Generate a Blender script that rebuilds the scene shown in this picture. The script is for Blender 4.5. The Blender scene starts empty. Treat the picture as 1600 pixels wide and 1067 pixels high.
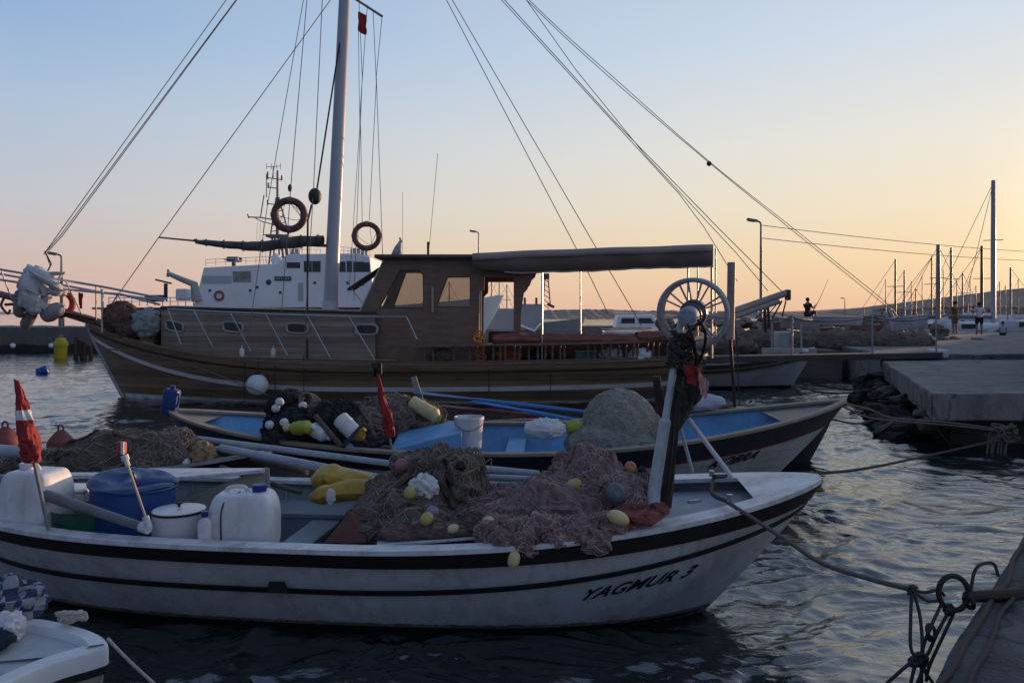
import bpy, bmesh, math, random
import numpy as np
from mathutils import Vector, Matrix, noise as mnoise

random.seed(7)
SC = bpy.context.scene
COL = SC.collection
PI = math.pi
R = math.radians
V = Vector
CH = 2.1          # eye height above the water
F = 1200.0        # focal length measured in pixels of the 1600 px wide photograph
HY = 490.0        # horizon row


def at(px, py, Y):
    """real point seen at a pixel, at the measured distance Y"""
    return V(((px - 800.0) * Y / F, Y, CH - (py - HY) * Y / F))


def gz(px, py, z):
    """real point seen at a pixel, at the measured height z"""
    Y = (CH - z) * F / (py - HY)
    return V(((px - 800.0) * Y / F, Y, z))


# ------------------------------------------------------------------ materials
MATS = {}


def srgb(r, g, b):
    def f(c):
        c /= 255.0
        return c / 12.92 if c <= 0.04045 else ((c + 0.055) / 1.055) ** 2.4
    return (f(r), f(g), f(b))


def mat(name, col, rough=0.6, metal=0.0, var=0.22, scale=5.0, bump=0.0, bscale=40.0, planks=0.0,
        dirt=0.0, dirtcol=(0.03, 0.025, 0.02), stretch=(1, 1, 1), spec=0.4, trans=0.0, seam=0.8, pvar=0.26, crack=0.0, streak=0.0, streakcol=(0.10, 0.05, 0.03)):
    if name in MATS:
        return MATS[name]
    m = bpy.data.materials.new(name)
    MATS[name] = m
    m.use_nodes = True
    nt = m.node_tree
    N = nt.nodes
    Lk = nt.links.new
    b = N['Principled BSDF']
    b.inputs['Roughness'].default_value = rough
    b.inputs['Metallic'].default_value = metal
    b.inputs['Specular IOR Level'].default_value = spec
    if trans:
        b.inputs['Transmission Weight'].default_value = trans
    tc = N.new('ShaderNodeTexCoord')
    mp = N.new('ShaderNodeMapping')
    mp.inputs['Scale'].default_value = stretch
    Lk(tc.outputs['Object'], mp.inputs['Vector'])
    n1 = N.new('ShaderNodeTexNoise')
    n1.inputs['Scale'].default_value = scale
    n1.inputs['Detail'].default_value = 7
    n1.inputs['Roughness'].default_value = 0.65
    Lk(mp.outputs['Vector'], n1.inputs['Vector'])
    rp = N.new('ShaderNodeValToRGB')
    rp.color_ramp.elements[0].position = 0.28
    rp.color_ramp.elements[1].position = 0.72
    rp.color_ramp.elements[0].color = tuple(max(0, c * (1 - var)) for c in col) + (1,)
    rp.color_ramp.elements[1].color = tuple(min(1, c * (1 + var)) for c in col) + (1,)
    Lk(n1.outputs['Fac'], rp.inputs['Fac'])
    out = rp.outputs['Color']
    if dirt:
        n2 = N.new('ShaderNodeTexNoise')
        n2.inputs['Scale'].default_value = scale * 0.6
        n2.inputs['Detail'].default_value = 9
        n2.inputs['Roughness'].default_value = 0.75
        mp2 = N.new('ShaderNodeMapping')
        mp2.inputs['Scale'].default_value = (1.0, 1.0, 0.45)
        mp2.inputs['Location'].default_value = (3.1, 1.7, 0.4)
        Lk(tc.outputs['Object'], mp2.inputs['Vector'])
        Lk(mp2.outputs['Vector'], n2.inputs['Vector'])
        r2 = N.new('ShaderNodeValToRGB')
        r2.color_ramp.elements[0].position = 0.47
        r2.color_ramp.elements[1].position = 0.74
        r2.color_ramp.elements[0].color = (0, 0, 0, 1)
        r2.color_ramp.elements[1].color = (dirt, dirt, dirt, 1)
        Lk(n2.outputs['Fac'], r2.inputs['Fac'])
        mx = N.new('ShaderNodeMix')
        mx.data_type = 'RGBA'
        Lk(r2.outputs['Color'], mx.inputs[0])
        Lk(out, mx.inputs[6])
        mx.inputs[7].default_value = tuple(dirtcol) + (1,)
        out = mx.outputs[2]
    if streak:
        n4 = N.new('ShaderNodeTexNoise')
        n4.inputs['Scale'].default_value = 1.0
        n4.inputs['Detail'].default_value = 6
        n4.inputs['Roughness'].default_value = 0.7
        mp4 = N.new('ShaderNodeMapping')
        mp4.inputs['Scale'].default_value = (11.0, 11.0, 0.9)
        Lk(tc.outputs['Object'], mp4.inputs['Vector'])
        Lk(mp4.outputs['Vector'], n4.inputs['Vector'])
        r4 = N.new('ShaderNodeValToRGB')
        r4.color_ramp.elements[0].position = 0.53
        r4.color_ramp.elements[1].position = 0.78
        r4.color_ramp.elements[0].color = (0, 0, 0, 1)
        r4.color_ramp.elements[1].color = (streak, streak, streak, 1)
        Lk(n4.outputs['Fac'], r4.inputs['Fac'])
        mx = N.new('ShaderNodeMix')
        mx.data_type = 'RGBA'
        Lk(r4.outputs['Color'], mx.inputs[0])
        Lk(out, mx.inputs[6])
        mx.inputs[7].default_value = tuple(streakcol) + (1,)
        out = mx.outputs[2]
    if crack:
        nw = N.new('ShaderNodeTexNoise')
        nw.inputs['Scale'].default_value = 2.5
        nw.inputs['Detail'].default_value = 4
        Lk(tc.outputs['Object'], nw.inputs['Vector'])
        va = N.new('ShaderNodeVectorMath')
        va.operation = 'MULTIPLY_ADD'
        va.inputs[1].default_value = (0.5, 0.5, 0.5)
        Lk(nw.outputs['Color'], va.inputs[0])
        Lk(tc.outputs['Object'], va.inputs[2])
        vo = N.new('ShaderNodeTexVoronoi')
        vo.feature = 'DISTANCE_TO_EDGE'
        vo.inputs['Scale'].default_value = crack
        Lk(va.outputs[0], vo.inputs['Vector'])
        r5 = N.new('ShaderNodeValToRGB')
        r5.color_ramp.elements[0].position = 0.0
        r5.color_ramp.elements[0].color = (0.35, 0.35, 0.35, 1)
        r5.color_ramp.elements[1].position = 0.018
        r5.color_ramp.elements[1].color = (1, 1, 1, 1)
        Lk(vo.outputs['Distance'], r5.inputs['Fac'])
        mx = N.new('ShaderNodeMix')
        mx.data_type = 'RGBA'
        mx.blend_type = 'MULTIPLY'
        mx.inputs[0].default_value = 0.8
        Lk(out, mx.inputs[6])
        Lk(r5.outputs['Color'], mx.inputs[7])
        out = mx.outputs[2]
    height = None
    if planks:
        sp = N.new('ShaderNodeSeparateXYZ')
        Lk(tc.outputs['Object'], sp.inputs[0])
        mu = N.new('ShaderNodeMath')
        mu.operation = 'DIVIDE'
        mu.inputs[1].default_value = planks
        Lk(sp.outputs['Z'], mu.inputs[0])
        fr = N.new('ShaderNodeMath')
        fr.operation = 'FRACT'
        Lk(mu.outputs[0], fr.inputs[0])
        r3 = N.new('ShaderNodeValToRGB')
        e = r3.color_ramp.elements
        e[0].position = 0.0
        e[0].color = (0.25, 0.25, 0.25, 1)
        e[1].position = 0.10
        e[1].color = (1, 1, 1, 1)
        e2 = r3.color_ramp.elements.new(0.97)
        e2.color = (0.85, 0.85, 0.85, 1)
        Lk(fr.outputs[0], r3.inputs['Fac'])
        mx = N.new('ShaderNodeMix')
        mx.data_type = 'RGBA'
        mx.blend_type = 'MULTIPLY'
        mx.inputs[0].default_value = seam
        Lk(out, mx.inputs[6])
        Lk(r3.outputs['Color'], mx.inputs[7])
        out = mx.outputs[2]
        fl = N.new('ShaderNodeMath')
        fl.operation = 'FLOOR'
        Lk(mu.outputs[0], fl.inputs[0])
        wn = N.new('ShaderNodeTexWhiteNoise')
        wn.noise_dimensions = '1D'
        Lk(fl.outputs[0], wn.inputs['W'])
        mr = N.new('ShaderNodeMapRange')
        mr.inputs['To Min'].default_value = 1 - pvar
        mr.inputs['To Max'].default_value = 1 + pvar
        Lk(wn.outputs['Value'], mr.inputs['Value'])
        vm = N.new('ShaderNodeVectorMath')
        vm.operation = 'SCALE'
        Lk(out, vm.inputs[0])
        Lk(mr.outputs[0], vm.inputs['Scale'])
        out = vm.outputs[0]
        height = r3.outputs['Color']
    Lk(out, b.inputs['Base Color'])
    # roughness breakup
    mr2 = N.new('ShaderNodeMapRange')
    mr2.inputs['To Min'].default_value = max(0.02, rough - 0.12)
    mr2.inputs['To Max'].default_value = min(1, rough + 0.12)
    Lk(n1.outputs['Fac'], mr2.inputs['Value'])
    Lk(mr2.outputs[0], b.inputs['Roughness'])
    if bump or planks:
        n3 = N.new('ShaderNodeTexNoise')
        n3.inputs['Scale'].default_value = bscale
        n3.inputs['Detail'].default_value = 5
        Lk(mp.outputs['Vector'], n3.inputs['Vector'])
        bp = N.new('ShaderNodeBump')
        bp.inputs['Strength'].default_value = bump if bump else 0.15
        bp.inputs['Distance'].default_value = 0.02
        Lk(n3.outputs['Fac'], bp.inputs['Height'])
        if height is not None:
            bp2 = N.new('ShaderNodeBump')
            bp2.inputs['Strength'].default_value = 0.5
            bp2.inputs['Distance'].default_value = 0.01
            Lk(height, bp2.inputs['Height'])
            Lk(bp.outputs['Normal'], bp2.inputs['Normal'])
            Lk(bp2.outputs['Normal'], b.inputs['Normal'])
        else:
            Lk(bp.outputs['Normal'], b.inputs['Normal'])
    return m


def glass_mat(name, tint=(0.5, 0.5, 0.5), rough=0.02):
    """thin pane: transparent with a fresnel reflection"""
    m = bpy.data.materials.new(name)
    m.use_nodes = True
    nt = m.node_tree
    N = nt.nodes
    N.remove(N['Principled BSDF'])
    o = N['Material Output']
    t = N.new('ShaderNodeBsdfTransparent')
    t.inputs[0].default_value = tuple(tint) + (1,)
    g = N.new('ShaderNodeBsdfGlossy')
    g.inputs['Roughness'].default_value = rough
    fz = N.new('ShaderNodeFresnel')
    fz.inputs[0].default_value = 1.5
    mx = N.new('ShaderNodeMixShader')
    nt.links.new(fz.outputs[0], mx.inputs[0])
    nt.links.new(t.outputs[0], mx.inputs[1])
    nt.links.new(g.outputs[0], mx.inputs[2])
    nt.links.new(mx.outputs[0], o.inputs[0])
    MATS[name] = m
    return m


# ------------------------------------------------------------------ scene graph helpers
WM = {}


def setp(o, label=None, cat=None, group=None, kind=None):
    if label:
        o['label'] = label
    if cat:
        o['category'] = cat
    if group:
        o['group'] = group
    if kind:
        o['kind'] = kind
    return o


def thing(name, label, cat, loc=(0, 0, 0), group=None):
    o = bpy.data.objects.new(name, None)
    o.empty_display_size = 0.1
    COL.objects.link(o)
    o.location = loc
    WM[o.name] = Matrix.Translation(V(loc))
    return setp(o, label, cat, group)


class MB:
    """collects shapes in world coordinates; build() makes ONE mesh object"""

    def __init__(self):
        self.v = []
        self.f = []

    def add(self, vs, fs, M=None):
        k = len(self.v)
        if M is not None:
            vs = [M @ V(p) for p in vs]
        self.v.extend([V(p) for p in vs])
        self.f.extend([tuple(i + k for i in q) for q in fs])
        return self

    def box(self, c, s, M=None, rz=0.0):
        x, y, z = [d / 2.0 for d in s]
        vs = [V((a * x, b * y, e * z)) for e in (-1, 1) for (a, b) in ((-1, -1), (1, -1), (1, 1), (-1, 1))]
        T_ = Matrix.Translation(V(c)) @ Matrix.Rotation(rz, 4, 'Z')
        vs = [T_ @ p for p in vs]
        return self.add(vs, [(3, 2, 1, 0), (4, 5, 6, 7), (0, 1, 5, 4), (1, 2, 6, 5), (2, 3, 7, 6), (3, 0, 4, 7)], M)

    def hexa(self, bot, top):
        """box from 4 bottom and 4 top points"""
        return self.add(list(bot) + list(top),
                        [(3, 2, 1, 0), (4, 5, 6, 7), (0, 1, 5, 4), (1, 2, 6, 5), (2, 3, 7, 6), (3, 0, 4, 7)])

    def rbox(self, s, r, M, seg=3):
        bm = bmesh.new()
        bmesh.ops.create_cube(bm, size=1.0)
        for v in bm.verts:
            v.co = V((v.co.x * s[0], v.co.y * s[1], v.co.z * s[2]))
        bmesh.ops.bevel(bm, geom=list(bm.edges), offset=r, segments=seg, profile=0.5, affect='EDGES')
        bm.verts.index_update()
        self.add([v.co.copy() for v in bm.verts], [tuple(v.index for v in f.verts) for f in bm.faces], M)
        bm.free()
        return self

    def tube(self, pts, r, n=6, cap=True):
        pts = [V(p) for p in pts]
        m = len(pts)
        if not hasattr(r, '__len__'):
            r = [r] * m
        k = len(self.v)
        prev = None
        for i in range(m):
            d = (pts[min(i + 1, m - 1)] - pts[max(i - 1, 0)])
            if d.length < 1e-9:
                d = V((0, 0, 1))
            d.normalize()
            if prev is None:
                a = V((0, 0, 1)) if abs(d.z) < 0.9 else V((1, 0, 0))
                u = d.cross(a).normalized()
            else:
                u = prev - d * prev.dot(d)
                if u.length < 1e-6:
                    u = d.orthogonal()
                u.normalize()
            prev = u
            w = d.cross(u)
            for j in range(n):
                an = 2 * PI * j / n
                self.v.append(pts[i] + (u * math.cos(an) + w * math.sin(an)) * r[i])
        for i in range(m - 1):
            for j in range(n):
                j2 = (j + 1) % n
                self.f.append((k + i * n + j, k + i * n + j2, k + (i + 1) * n + j2, k + (i + 1) * n + j))
        if cap:
            self.f.append(tuple(k + j for j in reversed(range(n))))
            self.f.append(tuple(k + (m - 1) * n + j for j in range(n)))
        return self

    def lathe(self, prof, M=None, n=24, cap=True):
        k0 = []
        vs = []
        fs = []
        for (r, z) in prof:
            for j in range(n):
                an = 2 * PI * j / n
                vs.append(V((r * math.cos(an), r * math.sin(an), z)))
        for i in range(len(prof) - 1):
            for j in range(n):
                j2 = (j + 1) % n
                fs.append((i * n + j, i * n + j2, (i + 1) * n + j2, (i + 1) * n + j))
        if cap:
            fs.append(tuple(reversed(range(n))))
            fs.append(tuple((len(prof) - 1) * n + j for j in range(n)))
        return self.add(vs, fs, M)

    def ring(self, c, nrm, rad, r, n=32, m=10):
        nrm = V(nrm).normalized()
        u = nrm.orthogonal().normalized()
        w = nrm.cross(u)
        k = len(self.v)
        for i in range(n):
            a = 2 * PI * i / n
            d = u * math.cos(a) + w * math.sin(a)
            for j in range(m):
                b = 2 * PI * j / m
                self.v.append(V(c) + d * (rad + r * math.cos(b)) + nrm * (r * math.sin(b)))
        for i in range(n):
            for j in range(m):
                i2 = (i + 1) % n
                j2 = (j + 1) % m
                self.f.append((k + i * m + j, k + i2 * m + j, k + i2 * m + j2, k + i * m + j2))
        return self

    def ball(self, c, rad, n=16, m=10, M=None, disp=None):
        rad = V(rad) if hasattr(rad, '__len__') else V((rad, rad, rad))
        k = len(self.v)
        c = V(c)
        for i in range(m + 1):
            th = PI * i / m
            for j in range(n):
                a = 2 * PI * j / n
                d = V((math.sin(th) * math.cos(a), math.sin(th) * math.sin(a), math.cos(th)))
                p = V((d.x * rad.x, d.y * rad.y, d.z * rad.z))
                if M is not None:
                    p = M @ p
                p = c + p
                if disp:
                    p = disp(p, d)
                self.v.append(p)
        for i in range(m):
            for j in range(n):
                j2 = (j + 1) % n
                self.f.append((k + i * n + j, k + (i + 1) * n + j, k + (i + 1) * n + j2, k + i * n + j2))
        return self

    def prism(self, poly, off):
        """polygon (list of points) extruded along off"""
        n = len(poly)
        off = V(off)
        vs = [V(p) for p in poly] + [V(p) + off for p in poly]
        fs = [tuple(reversed(range(n))), tuple(range(n, 2 * n))]
        for i in range(n):
            j = (i + 1) % n
            fs.append((i, j, n + j, n + i))
        return self.add(vs, fs)

    def grid(self, rows):
        """rows of points, quads between"""
        k = len(self.v)
        n = len(rows[0])
        for r_ in rows:
            self.v.extend([V(p) for p in r_])
        for i in range(len(rows) - 1):
            for j in range(n - 1):
                self.f.append((k + i * n + j, k + i * n + j + 1, k + (i + 1) * n + j + 1, k + (i + 1) * n + j))
        return self

    def build(self, name, m, parent=None, smooth=True, bevel=0.0, label=None, cat=None, group=None, kind=None,
              loc=None, angle=35):
        me = bpy.data.meshes.new(name)
        if parent is not None:
            Mi = WM[parent.name].inverted()
        elif loc is not None:
            Mi = Matrix.Translation(-V(loc))
        else:
            Mi = Matrix.Identity(4)
        me.from_pydata([tuple(Mi @ p) for p in self.v], [], self.f)
        me.validate(clean_customdata=False)
        bm = bmesh.new()
        bm.from_mesh(me)
        bmesh.ops.recalc_face_normals(bm, faces=bm.faces)
        bm.to_mesh(me)
        bm.free()
        me.materials.append(m)
        if getattr(self, 'm2', None):
            me.materials.append(self.m2)
            me.polygons.foreach_set('material_index', [1 if i >= self.split else 0 for i in range(len(me.polygons))])
        if smooth:
            me.polygons.foreach_set('use_smooth', [True] * len(me.polygons))
            try:
                me.set_sharp_from_angle(angle=R(angle))
            except Exception:
                pass
        o = bpy.data.objects.new(name, me)
        COL.objects.link(o)
        if parent is not None:
            o.parent = parent
            WM[o.name] = WM[parent.name]
        else:
            if loc is not None:
                o.location = loc
            WM[o.name] = Matrix.Translation(V(loc)) if loc is not None else Matrix.Identity(4)
        if bevel:
            md = o.modifiers.new('bevel', 'BEVEL')
            md.width = bevel
            md.segments = 2
            md.limit_method = 'ANGLE'
            md.angle_limit = R(40)
        return setp(o, label, cat, group, kind)


def sag(a, b, d, n=18):
    a = V(a)
    b = V(b)
    return [a.lerp(b, i / n) - V((0, 0, d * 4 * (i / n) * (1 - i / n))) for i in range(n + 1)]


def spline(pts, n=8):
    """catmull-rom through points"""
    P = [V(p) for p in pts]
    P = [P[0] * 2 - P[1]] + P + [P[-1] * 2 - P[-2]]
    out = []
    for i in range(1, len(P) - 2):
        for k in range(n):
            t = k / n
            a, b, c, d = P[i - 1], P[i], P[i + 1], P[i + 2]
            out.append(0.5 * ((2 * b) + (c - a) * t + (2 * a - 5 * b + 4 * c - d) * t * t + (3 * b - a - 3 * c + d) * t ** 3))
    out.append(P[-2].copy())
    return out


def frame(c, zdir, xhint=(1, 0, 0)):
    z = V(zdir).normalized()
    x = V(xhint) - z * V(xhint).dot(z)
    if x.length < 1e-4:
        x = z.orthogonal()
    x.normalize()
    y = z.cross(x)
    M = Matrix((x, y, z)).transposed().to_4x4()
    M.translation = V(c)
    return M


def fbm(p, o=4):
    return mnoise.fractal(p, 0.9, 2.1, o)


def skin(name, nodes, edges, m, parent, root=0, sub=2):
    """one continuous surface grown over a skeleton of joints"""
    Mi = WM[parent.name].inverted() if parent else Matrix.Identity(4)
    me = bpy.data.meshes.new(name)
    me.from_pydata([tuple(Mi @ V(p)) for p, r in nodes], edges, [])
    me.materials.append(m)
    o = bpy.data.objects.new(name, me)
    COL.objects.link(o)
    if parent:
        o.parent = parent
        WM[o.name] = WM[parent.name]
    else:
        WM[o.name] = Matrix.Identity(4)
    o.modifiers.new('skin', 'SKIN')
    if not me.skin_vertices:
        bpy.context.view_layer.objects.active = o
        bpy.ops.mesh.customdata_skin_add()
    for i, (p, r) in enumerate(nodes):
        sv = me.skin_vertices[0].data[i]
        sv.radius = (r, r) if not hasattr(r, '__len__') else r
        sv.use_root = (i == root)
    md = o.modifiers.new('sub', 'SUBSURF')
    md.levels = sub
    md.render_levels = sub
    return o


def text_mesh(body, size=1.0, shear=0.0, extrude=0.0, bold=0.0):
    cu = bpy.data.curves.new('txt', 'FONT')
    cu.body = body
    cu.size = size
    cu.shear = shear
    cu.extrude = extrude
    cu.offset = bold
    cu.space_character = 1.06
    cu.resolution_u = 4
    o = bpy.data.objects.new('txt', cu)
    COL.objects.link(o)
    bpy.context.view_layer.update()
    me = bpy.data.meshes.new_from_object(o.evaluated_get(bpy.context.evaluated_depsgraph_get()))
    vs = [v.co.copy() for v in me.vertices]
    fs = [tuple(p.vertices) for p in me.polygons]
    bpy.data.objects.remove(o)
    bpy.data.meshes.remove(me)
    return vs, fs


def panel_holes(outer, holes, depth):
    """flat panel with openings: outlines as (u,v); returned as verts (u,v,w), w from -depth/2 to depth/2"""
    cu = bpy.data.curves.new('pan', 'CURVE')
    cu.dimensions = '2D'
    cu.fill_mode = 'BOTH'
    cu.extrude = depth / 2
    for pl in [outer] + holes:
        s = cu.splines.new('POLY')
        s.points.add(len(pl) - 1)
        for i, (u, v) in enumerate(pl):
            s.points[i].co = (u, v, 0, 1)
        s.use_cyclic_u = True
    o = bpy.data.objects.new('pan', cu)
    COL.objects.link(o)
    bpy.context.view_layer.update()
    me = bpy.data.meshes.new_from_object(o.evaluated_get(bpy.context.evaluated_depsgraph_get()))
    vs = [v.co.copy() for v in me.vertices]
    fs = [tuple(p.vertices) for p in me.polygons]
    bpy.data.objects.remove(o)
    bpy.data.meshes.remove(me)
    return vs, fs


# ------------------------------------------------------------------ hulls
class Hull:
    def __init__(self, stern, bow, B, sheer, zk=-0.35, rake_b=1.1, rake_s=0.6, bow_pq=(3, 0.7), st_pq=(4, 0.7),
                 e=(0.45, 0.85), near=-1, bluff=0.0):
        s_, b_ = V((stern[0], stern[1], 0)), V((bow[0], bow[1], 0))
        self.L2 = (b_ - s_).length / 2
        ux = (b_ - s_).normalized()
        uy = V((0, 0, 1)).cross(ux)
        self.M = Matrix((ux, uy, V((0, 0, 1)))).transposed().to_4x4()
        self.M.translation = (s_ + b_) / 2
        self.B, self.sheer, self.zk = B, sheer, zk
        self.rb, self.rs, self.bpq, self.spq, self.e, self.near = rake_b, rake_s, bow_pq, st_pq, e, near
        self.bluff = bluff

    def half(self, s, t):
        p, q = self.bpq if s > 0 else self.spq
        if s > 0:
            p += self.bluff * max(0.0, 1 - t)
        b = self.B * max(0.0, 1 - abs(s) ** p) ** q
        ex = self.e[0] + (self.e[1] - self.e[0]) * abs(s) ** 3
        return b * max(t, 0) ** ex

    def tz(self, s, z):
        return (z - self.zk) / (self.sheer(s) - self.zk)

    def loc(self, s, t, side, off=0.0, dz=0.0):
        xs = -self.L2 + self.rs * (1 - t)
        xe = self.L2 - self.rb * max(0.0, 1 - t) ** 1.1
        x = xs + (xe - xs) * (s + 1) / 2
        h = max(0.0, self.half(s, t) + off)
        return V((x, side * h, self.zk + (self.sheer(s) - self.zk) * t + dz))

    def w(self, s, t, side, off=0.0, dz=0.0):
        return self.M @ self.loc(s, t, side, off, dz)

    def ss(self, a=-1.0, b=1.0, n=64):
        out = []
        for i in range(n + 1):
            u = i / n
            u = 0.5 - 0.5 * math.cos(PI * u) if (a <= -0.99 and b >= 0.99) else u
            out.append(a + (b - a) * u)
        return out

    def shell(self, t0=0.0, t1=1.0, off=0.0, nt=14, mb=None, sides=(-1, 1), a=-1, b=1):
        mb = mb or MB()
        for side in sides:
            mb.grid([[self.w(s, t0 + (t1 - t0) * k / nt, side, off) for k in range(nt + 1)] for s in self.ss(a, b)])
        return mb

    def band(self, f0, f1, off, a=-1, b=1, mb=None, sides=(-1, 1), inner=-0.01, n=64):
        """a strake: proud of the hull between heights t=f0(s) and t=f1(s)"""
        mb = mb or MB()
        for side in sides:
            rows = []
            for s in self.ss(a, b, n):
                t0, t1 = f0(s), f1(s)
                rows.append([self.w(s, t0, side, inner), self.w(s, t0, side, off), self.w(s, t1, side, off),
                             self.w(s, t1, side, inner)])
            mb.grid(rows)
        return mb

    def cap(self, win, wout, th, a=-1, b=1, mb=None, dz=0.0, n=64):
        """gunwale capping board"""
        mb = mb or MB()
        for side in (-1, 1):
            rows = []
            for s in self.ss(a, b, n):
                rows.append([self.w(s, 1, side, wout, dz), self.w(s, 1, side, wout, dz + th),
                             self.w(s, 1, side, -win, dz + th), self.w(s, 1, side, -win, dz), self.w(s, 1, side, wout, dz)])
            mb.grid(rows)
        return mb

    def sheet(self, z, inset=0.05, a=-1, b=1, mb=None, n=40, ny=6):
        """a level surface inside the hull (floor, deck); z is a number or a function of s"""
        mb = mb or MB()
        rows = []
        for s in self.ss(a, b, n):
            zz = z(s) if callable(z) else z
            t = min(1.0, self.tz(s, zz))
            p0 = self.loc(s, t, -1, -inset)
            p1 = self.loc(s, t, 1, -inset)
            rows.append([self.M @ p0.lerp(p1, k / ny) for k in range(ny + 1)])
        return mb.grid(rows)

    def cross(self, s, z0, z1, th, inset=0.05, mb=None):
        """a board athwartships between heights z0 and z1"""
        mb = mb or MB()
        ds = th / self.L2 / 2
        q = []
        for (sg, zz) in ((-1, z0), (1, z0), (1, z1), (-1, z1)):
            pass
        A = [self.w(s - ds, self.tz(s, z0), -1, -inset), self.w(s + ds, self.tz(s, z0), -1, -inset),
             self.w(s + ds, self.tz(s, z0), 1, -inset), self.w(s - ds, self.tz(s, z0), 1, -inset)]
        B_ = [self.w(s - ds, self.tz(s, z1), -1, -inset), self.w(s + ds, self.tz(s, z1), -1, -inset),
              self.w(s + ds, self.tz(s, z1), 1, -inset), self.w(s - ds, self.tz(s, z1), 1, -inset)]
        return mb.hexa(A, B_)

    def letters(self, body, size, s0, z0, slope, m, parent, name='boat_name', shear=0.25, bold=0.004, off=0.006):
        vs, fs = text_mesh(body, size, shear, 0.0, bold)
        out = []
        for p in vs:
            s = s0 + 1.12 * p.x / self.L2
            z = z0 + slope * 1.12 * p.x + p.y
            out.append(self.w(s, self.tz(s, z), self.near, off))
        return MB().add(out, fs).build(name, m, parent, smooth=False)


# ------------------------------------------------------------------ heaps of net
def heap(ells, seed, n=72, m=44, a1=0.05, f1=6.0, a2=0.022, f2=17.0, a3=0.008, hanks=0, hr=0.022, strands=200, sr=0.0045, slen=0.5, mb=None, m2=None):
    """ells: (centre, (rx,ry,rz), yaw) lumps with creased surfaces, with loose twine lying over them"""
    mb = mb or MB()
    rnd = random.Random(seed)
    o = V((seed * 3.7, seed * 1.3, 0.5))

    def disp(p, d):
        r1 = 1 - abs(mnoise.noise(p * f1 + o)) * 2
        r2 = 1 - abs(mnoise.noise(p * f2 + o * 2)) * 2
        return p + d * (a1 * (r1 - 0.3) + a2 * (r2 - 0.2) + a3 * mnoise.noise(p * 55 + o))
    infos = []
    for (c, rad, yaw) in ells:
        M = Matrix.Rotation(yaw, 3, 'Z')
        mb.ball(c, rad, n, m, M, disp)
        infos.append((V(c), V(rad), M))
    # gathered folds of net: thick soft cords tumbling down the lumps
    for k in range(hanks):
        c, rad, M = rnd.choice(infos)
        th = math.acos(rnd.uniform(0.1, 1.0))
        ph = rnd.uniform(0, 2 * PI)
        pts = []
        wob = rnd.uniform(-0.5, 0.5)
        nn = rnd.randint(9, 16)
        step = rnd.uniform(0.07, 0.13)
        for i in range(nn):
            d = V((math.sin(th) * math.cos(ph), math.sin(th) * math.sin(ph), math.cos(th)))
            p = c + M @ V((d.x * rad.x, d.y * rad.y, d.z * rad.z))
            p = disp(p, d) + d * (hr * 0.4 + 0.02 * mnoise.noise(p * 12 + o))
            pts.append(p)
            th += step * (0.6 + 0.6 * rnd.random()) * (1 if th < 1.9 else -0.3)
            wob += rnd.uniform(-0.5, 0.5)
            ph += 0.12 * wob / max(0.3, math.sin(th))
        P = spline(pts, 3)
        R0 = hr * rnd.uniform(0.5, 1.35)
        rr = [R0 * (0.65 + 0.55 * abs(mnoise.noise(q * 9 + o)) + 0.5 * abs(mnoise.noise(q * 25 + o))) * min(1, 0.3 + 0.3 * min(i, len(P) - 1 - i)) for i, q in enumerate(P)]
        mb.tube(P, rr, 7)
    mb.split = len(mb.f)
    mb.m2 = m2
    for k in range(strands):
        c, rad, M = rnd.choice(infos)
        th = math.acos(rnd.uniform(-0.2, 1.0))
        ph = rnd.uniform(0, 2 * PI)
        hd = rnd.uniform(0, 2 * PI)
        pts = []
        st = slen / max(rad) / 14 * rnd.uniform(0.5, 1.5)
        for i in range(15):
            d = V((math.sin(th) * math.cos(ph), math.sin(th) * math.sin(ph), math.cos(th)))
            p = c + M @ V((d.x * rad.x, d.y * rad.y, d.z * rad.z))
            p = disp(p, d) + d * rnd.uniform(-0.004, 0.012)
            pts.append(p)
            hd += rnd.uniform(-0.7, 0.7)
            th += st * math.cos(hd)
            ph += st * math.sin(hd) / max(0.25, math.sin(th))
        mb.tube(pts, sr * rnd.uniform(0.6, 1.4), 3, cap=False)
    return mb


def rock_mesh(name, m, seed, size):
    """broken stone: hull of random points, chipped edges, roughened faces"""
    rnd = random.Random(seed)
    bm = bmesh.new()
    for _ in range(15):
        d = V((rnd.gauss(0, 1), rnd.gauss(0, 1), rnd.gauss(0, 1))).normalized()
        k = rnd.uniform(0.78, 1.1)
        bm.verts.new((d.x * size[0] * k, d.y * size[1] * k, d.z * size[2] * k * 0.85))
    r = bmesh.ops.convex_hull(bm, input=list(bm.verts))
    bmesh.ops.delete(bm, geom=[g for g in r['geom_interior'] if isinstance(g, bmesh.types.BMVert)], context='VERTS')
    bmesh.ops.bevel(bm, geom=list(bm.edges), offset=0.07, segments=2, affect='EDGES')
    bmesh.ops.triangulate(bm, faces=list(bm.faces))
    for _ in range(2):
        bmesh.ops.subdivide_edges(bm, edges=[e for e in bm.edges if e.calc_length() > 0.22], cuts=1)
        bmesh.ops.triangulate(bm, faces=list(bm.faces))
    o = V((seed * 5.1, seed * 2.3, 1.7))
    for v in bm.verts:
        v.co += v.co.normalized() * (0.07 * mnoise.noise(v.co * 2.2 + o) + 0.035 * mnoise.noise(v.co * 6 + o))
    bmesh.ops.recalc_face_normals(bm, faces=list(bm.faces))
    mb = MB()
    bm.verts.index_update()
    mb.add([v.co.copy() for v in bm.verts], [tuple(v.index for v in f.verts) for f in bm.faces])
    bm.free()
    return mb.build(name, m, None, smooth=True, angle=24)
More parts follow.
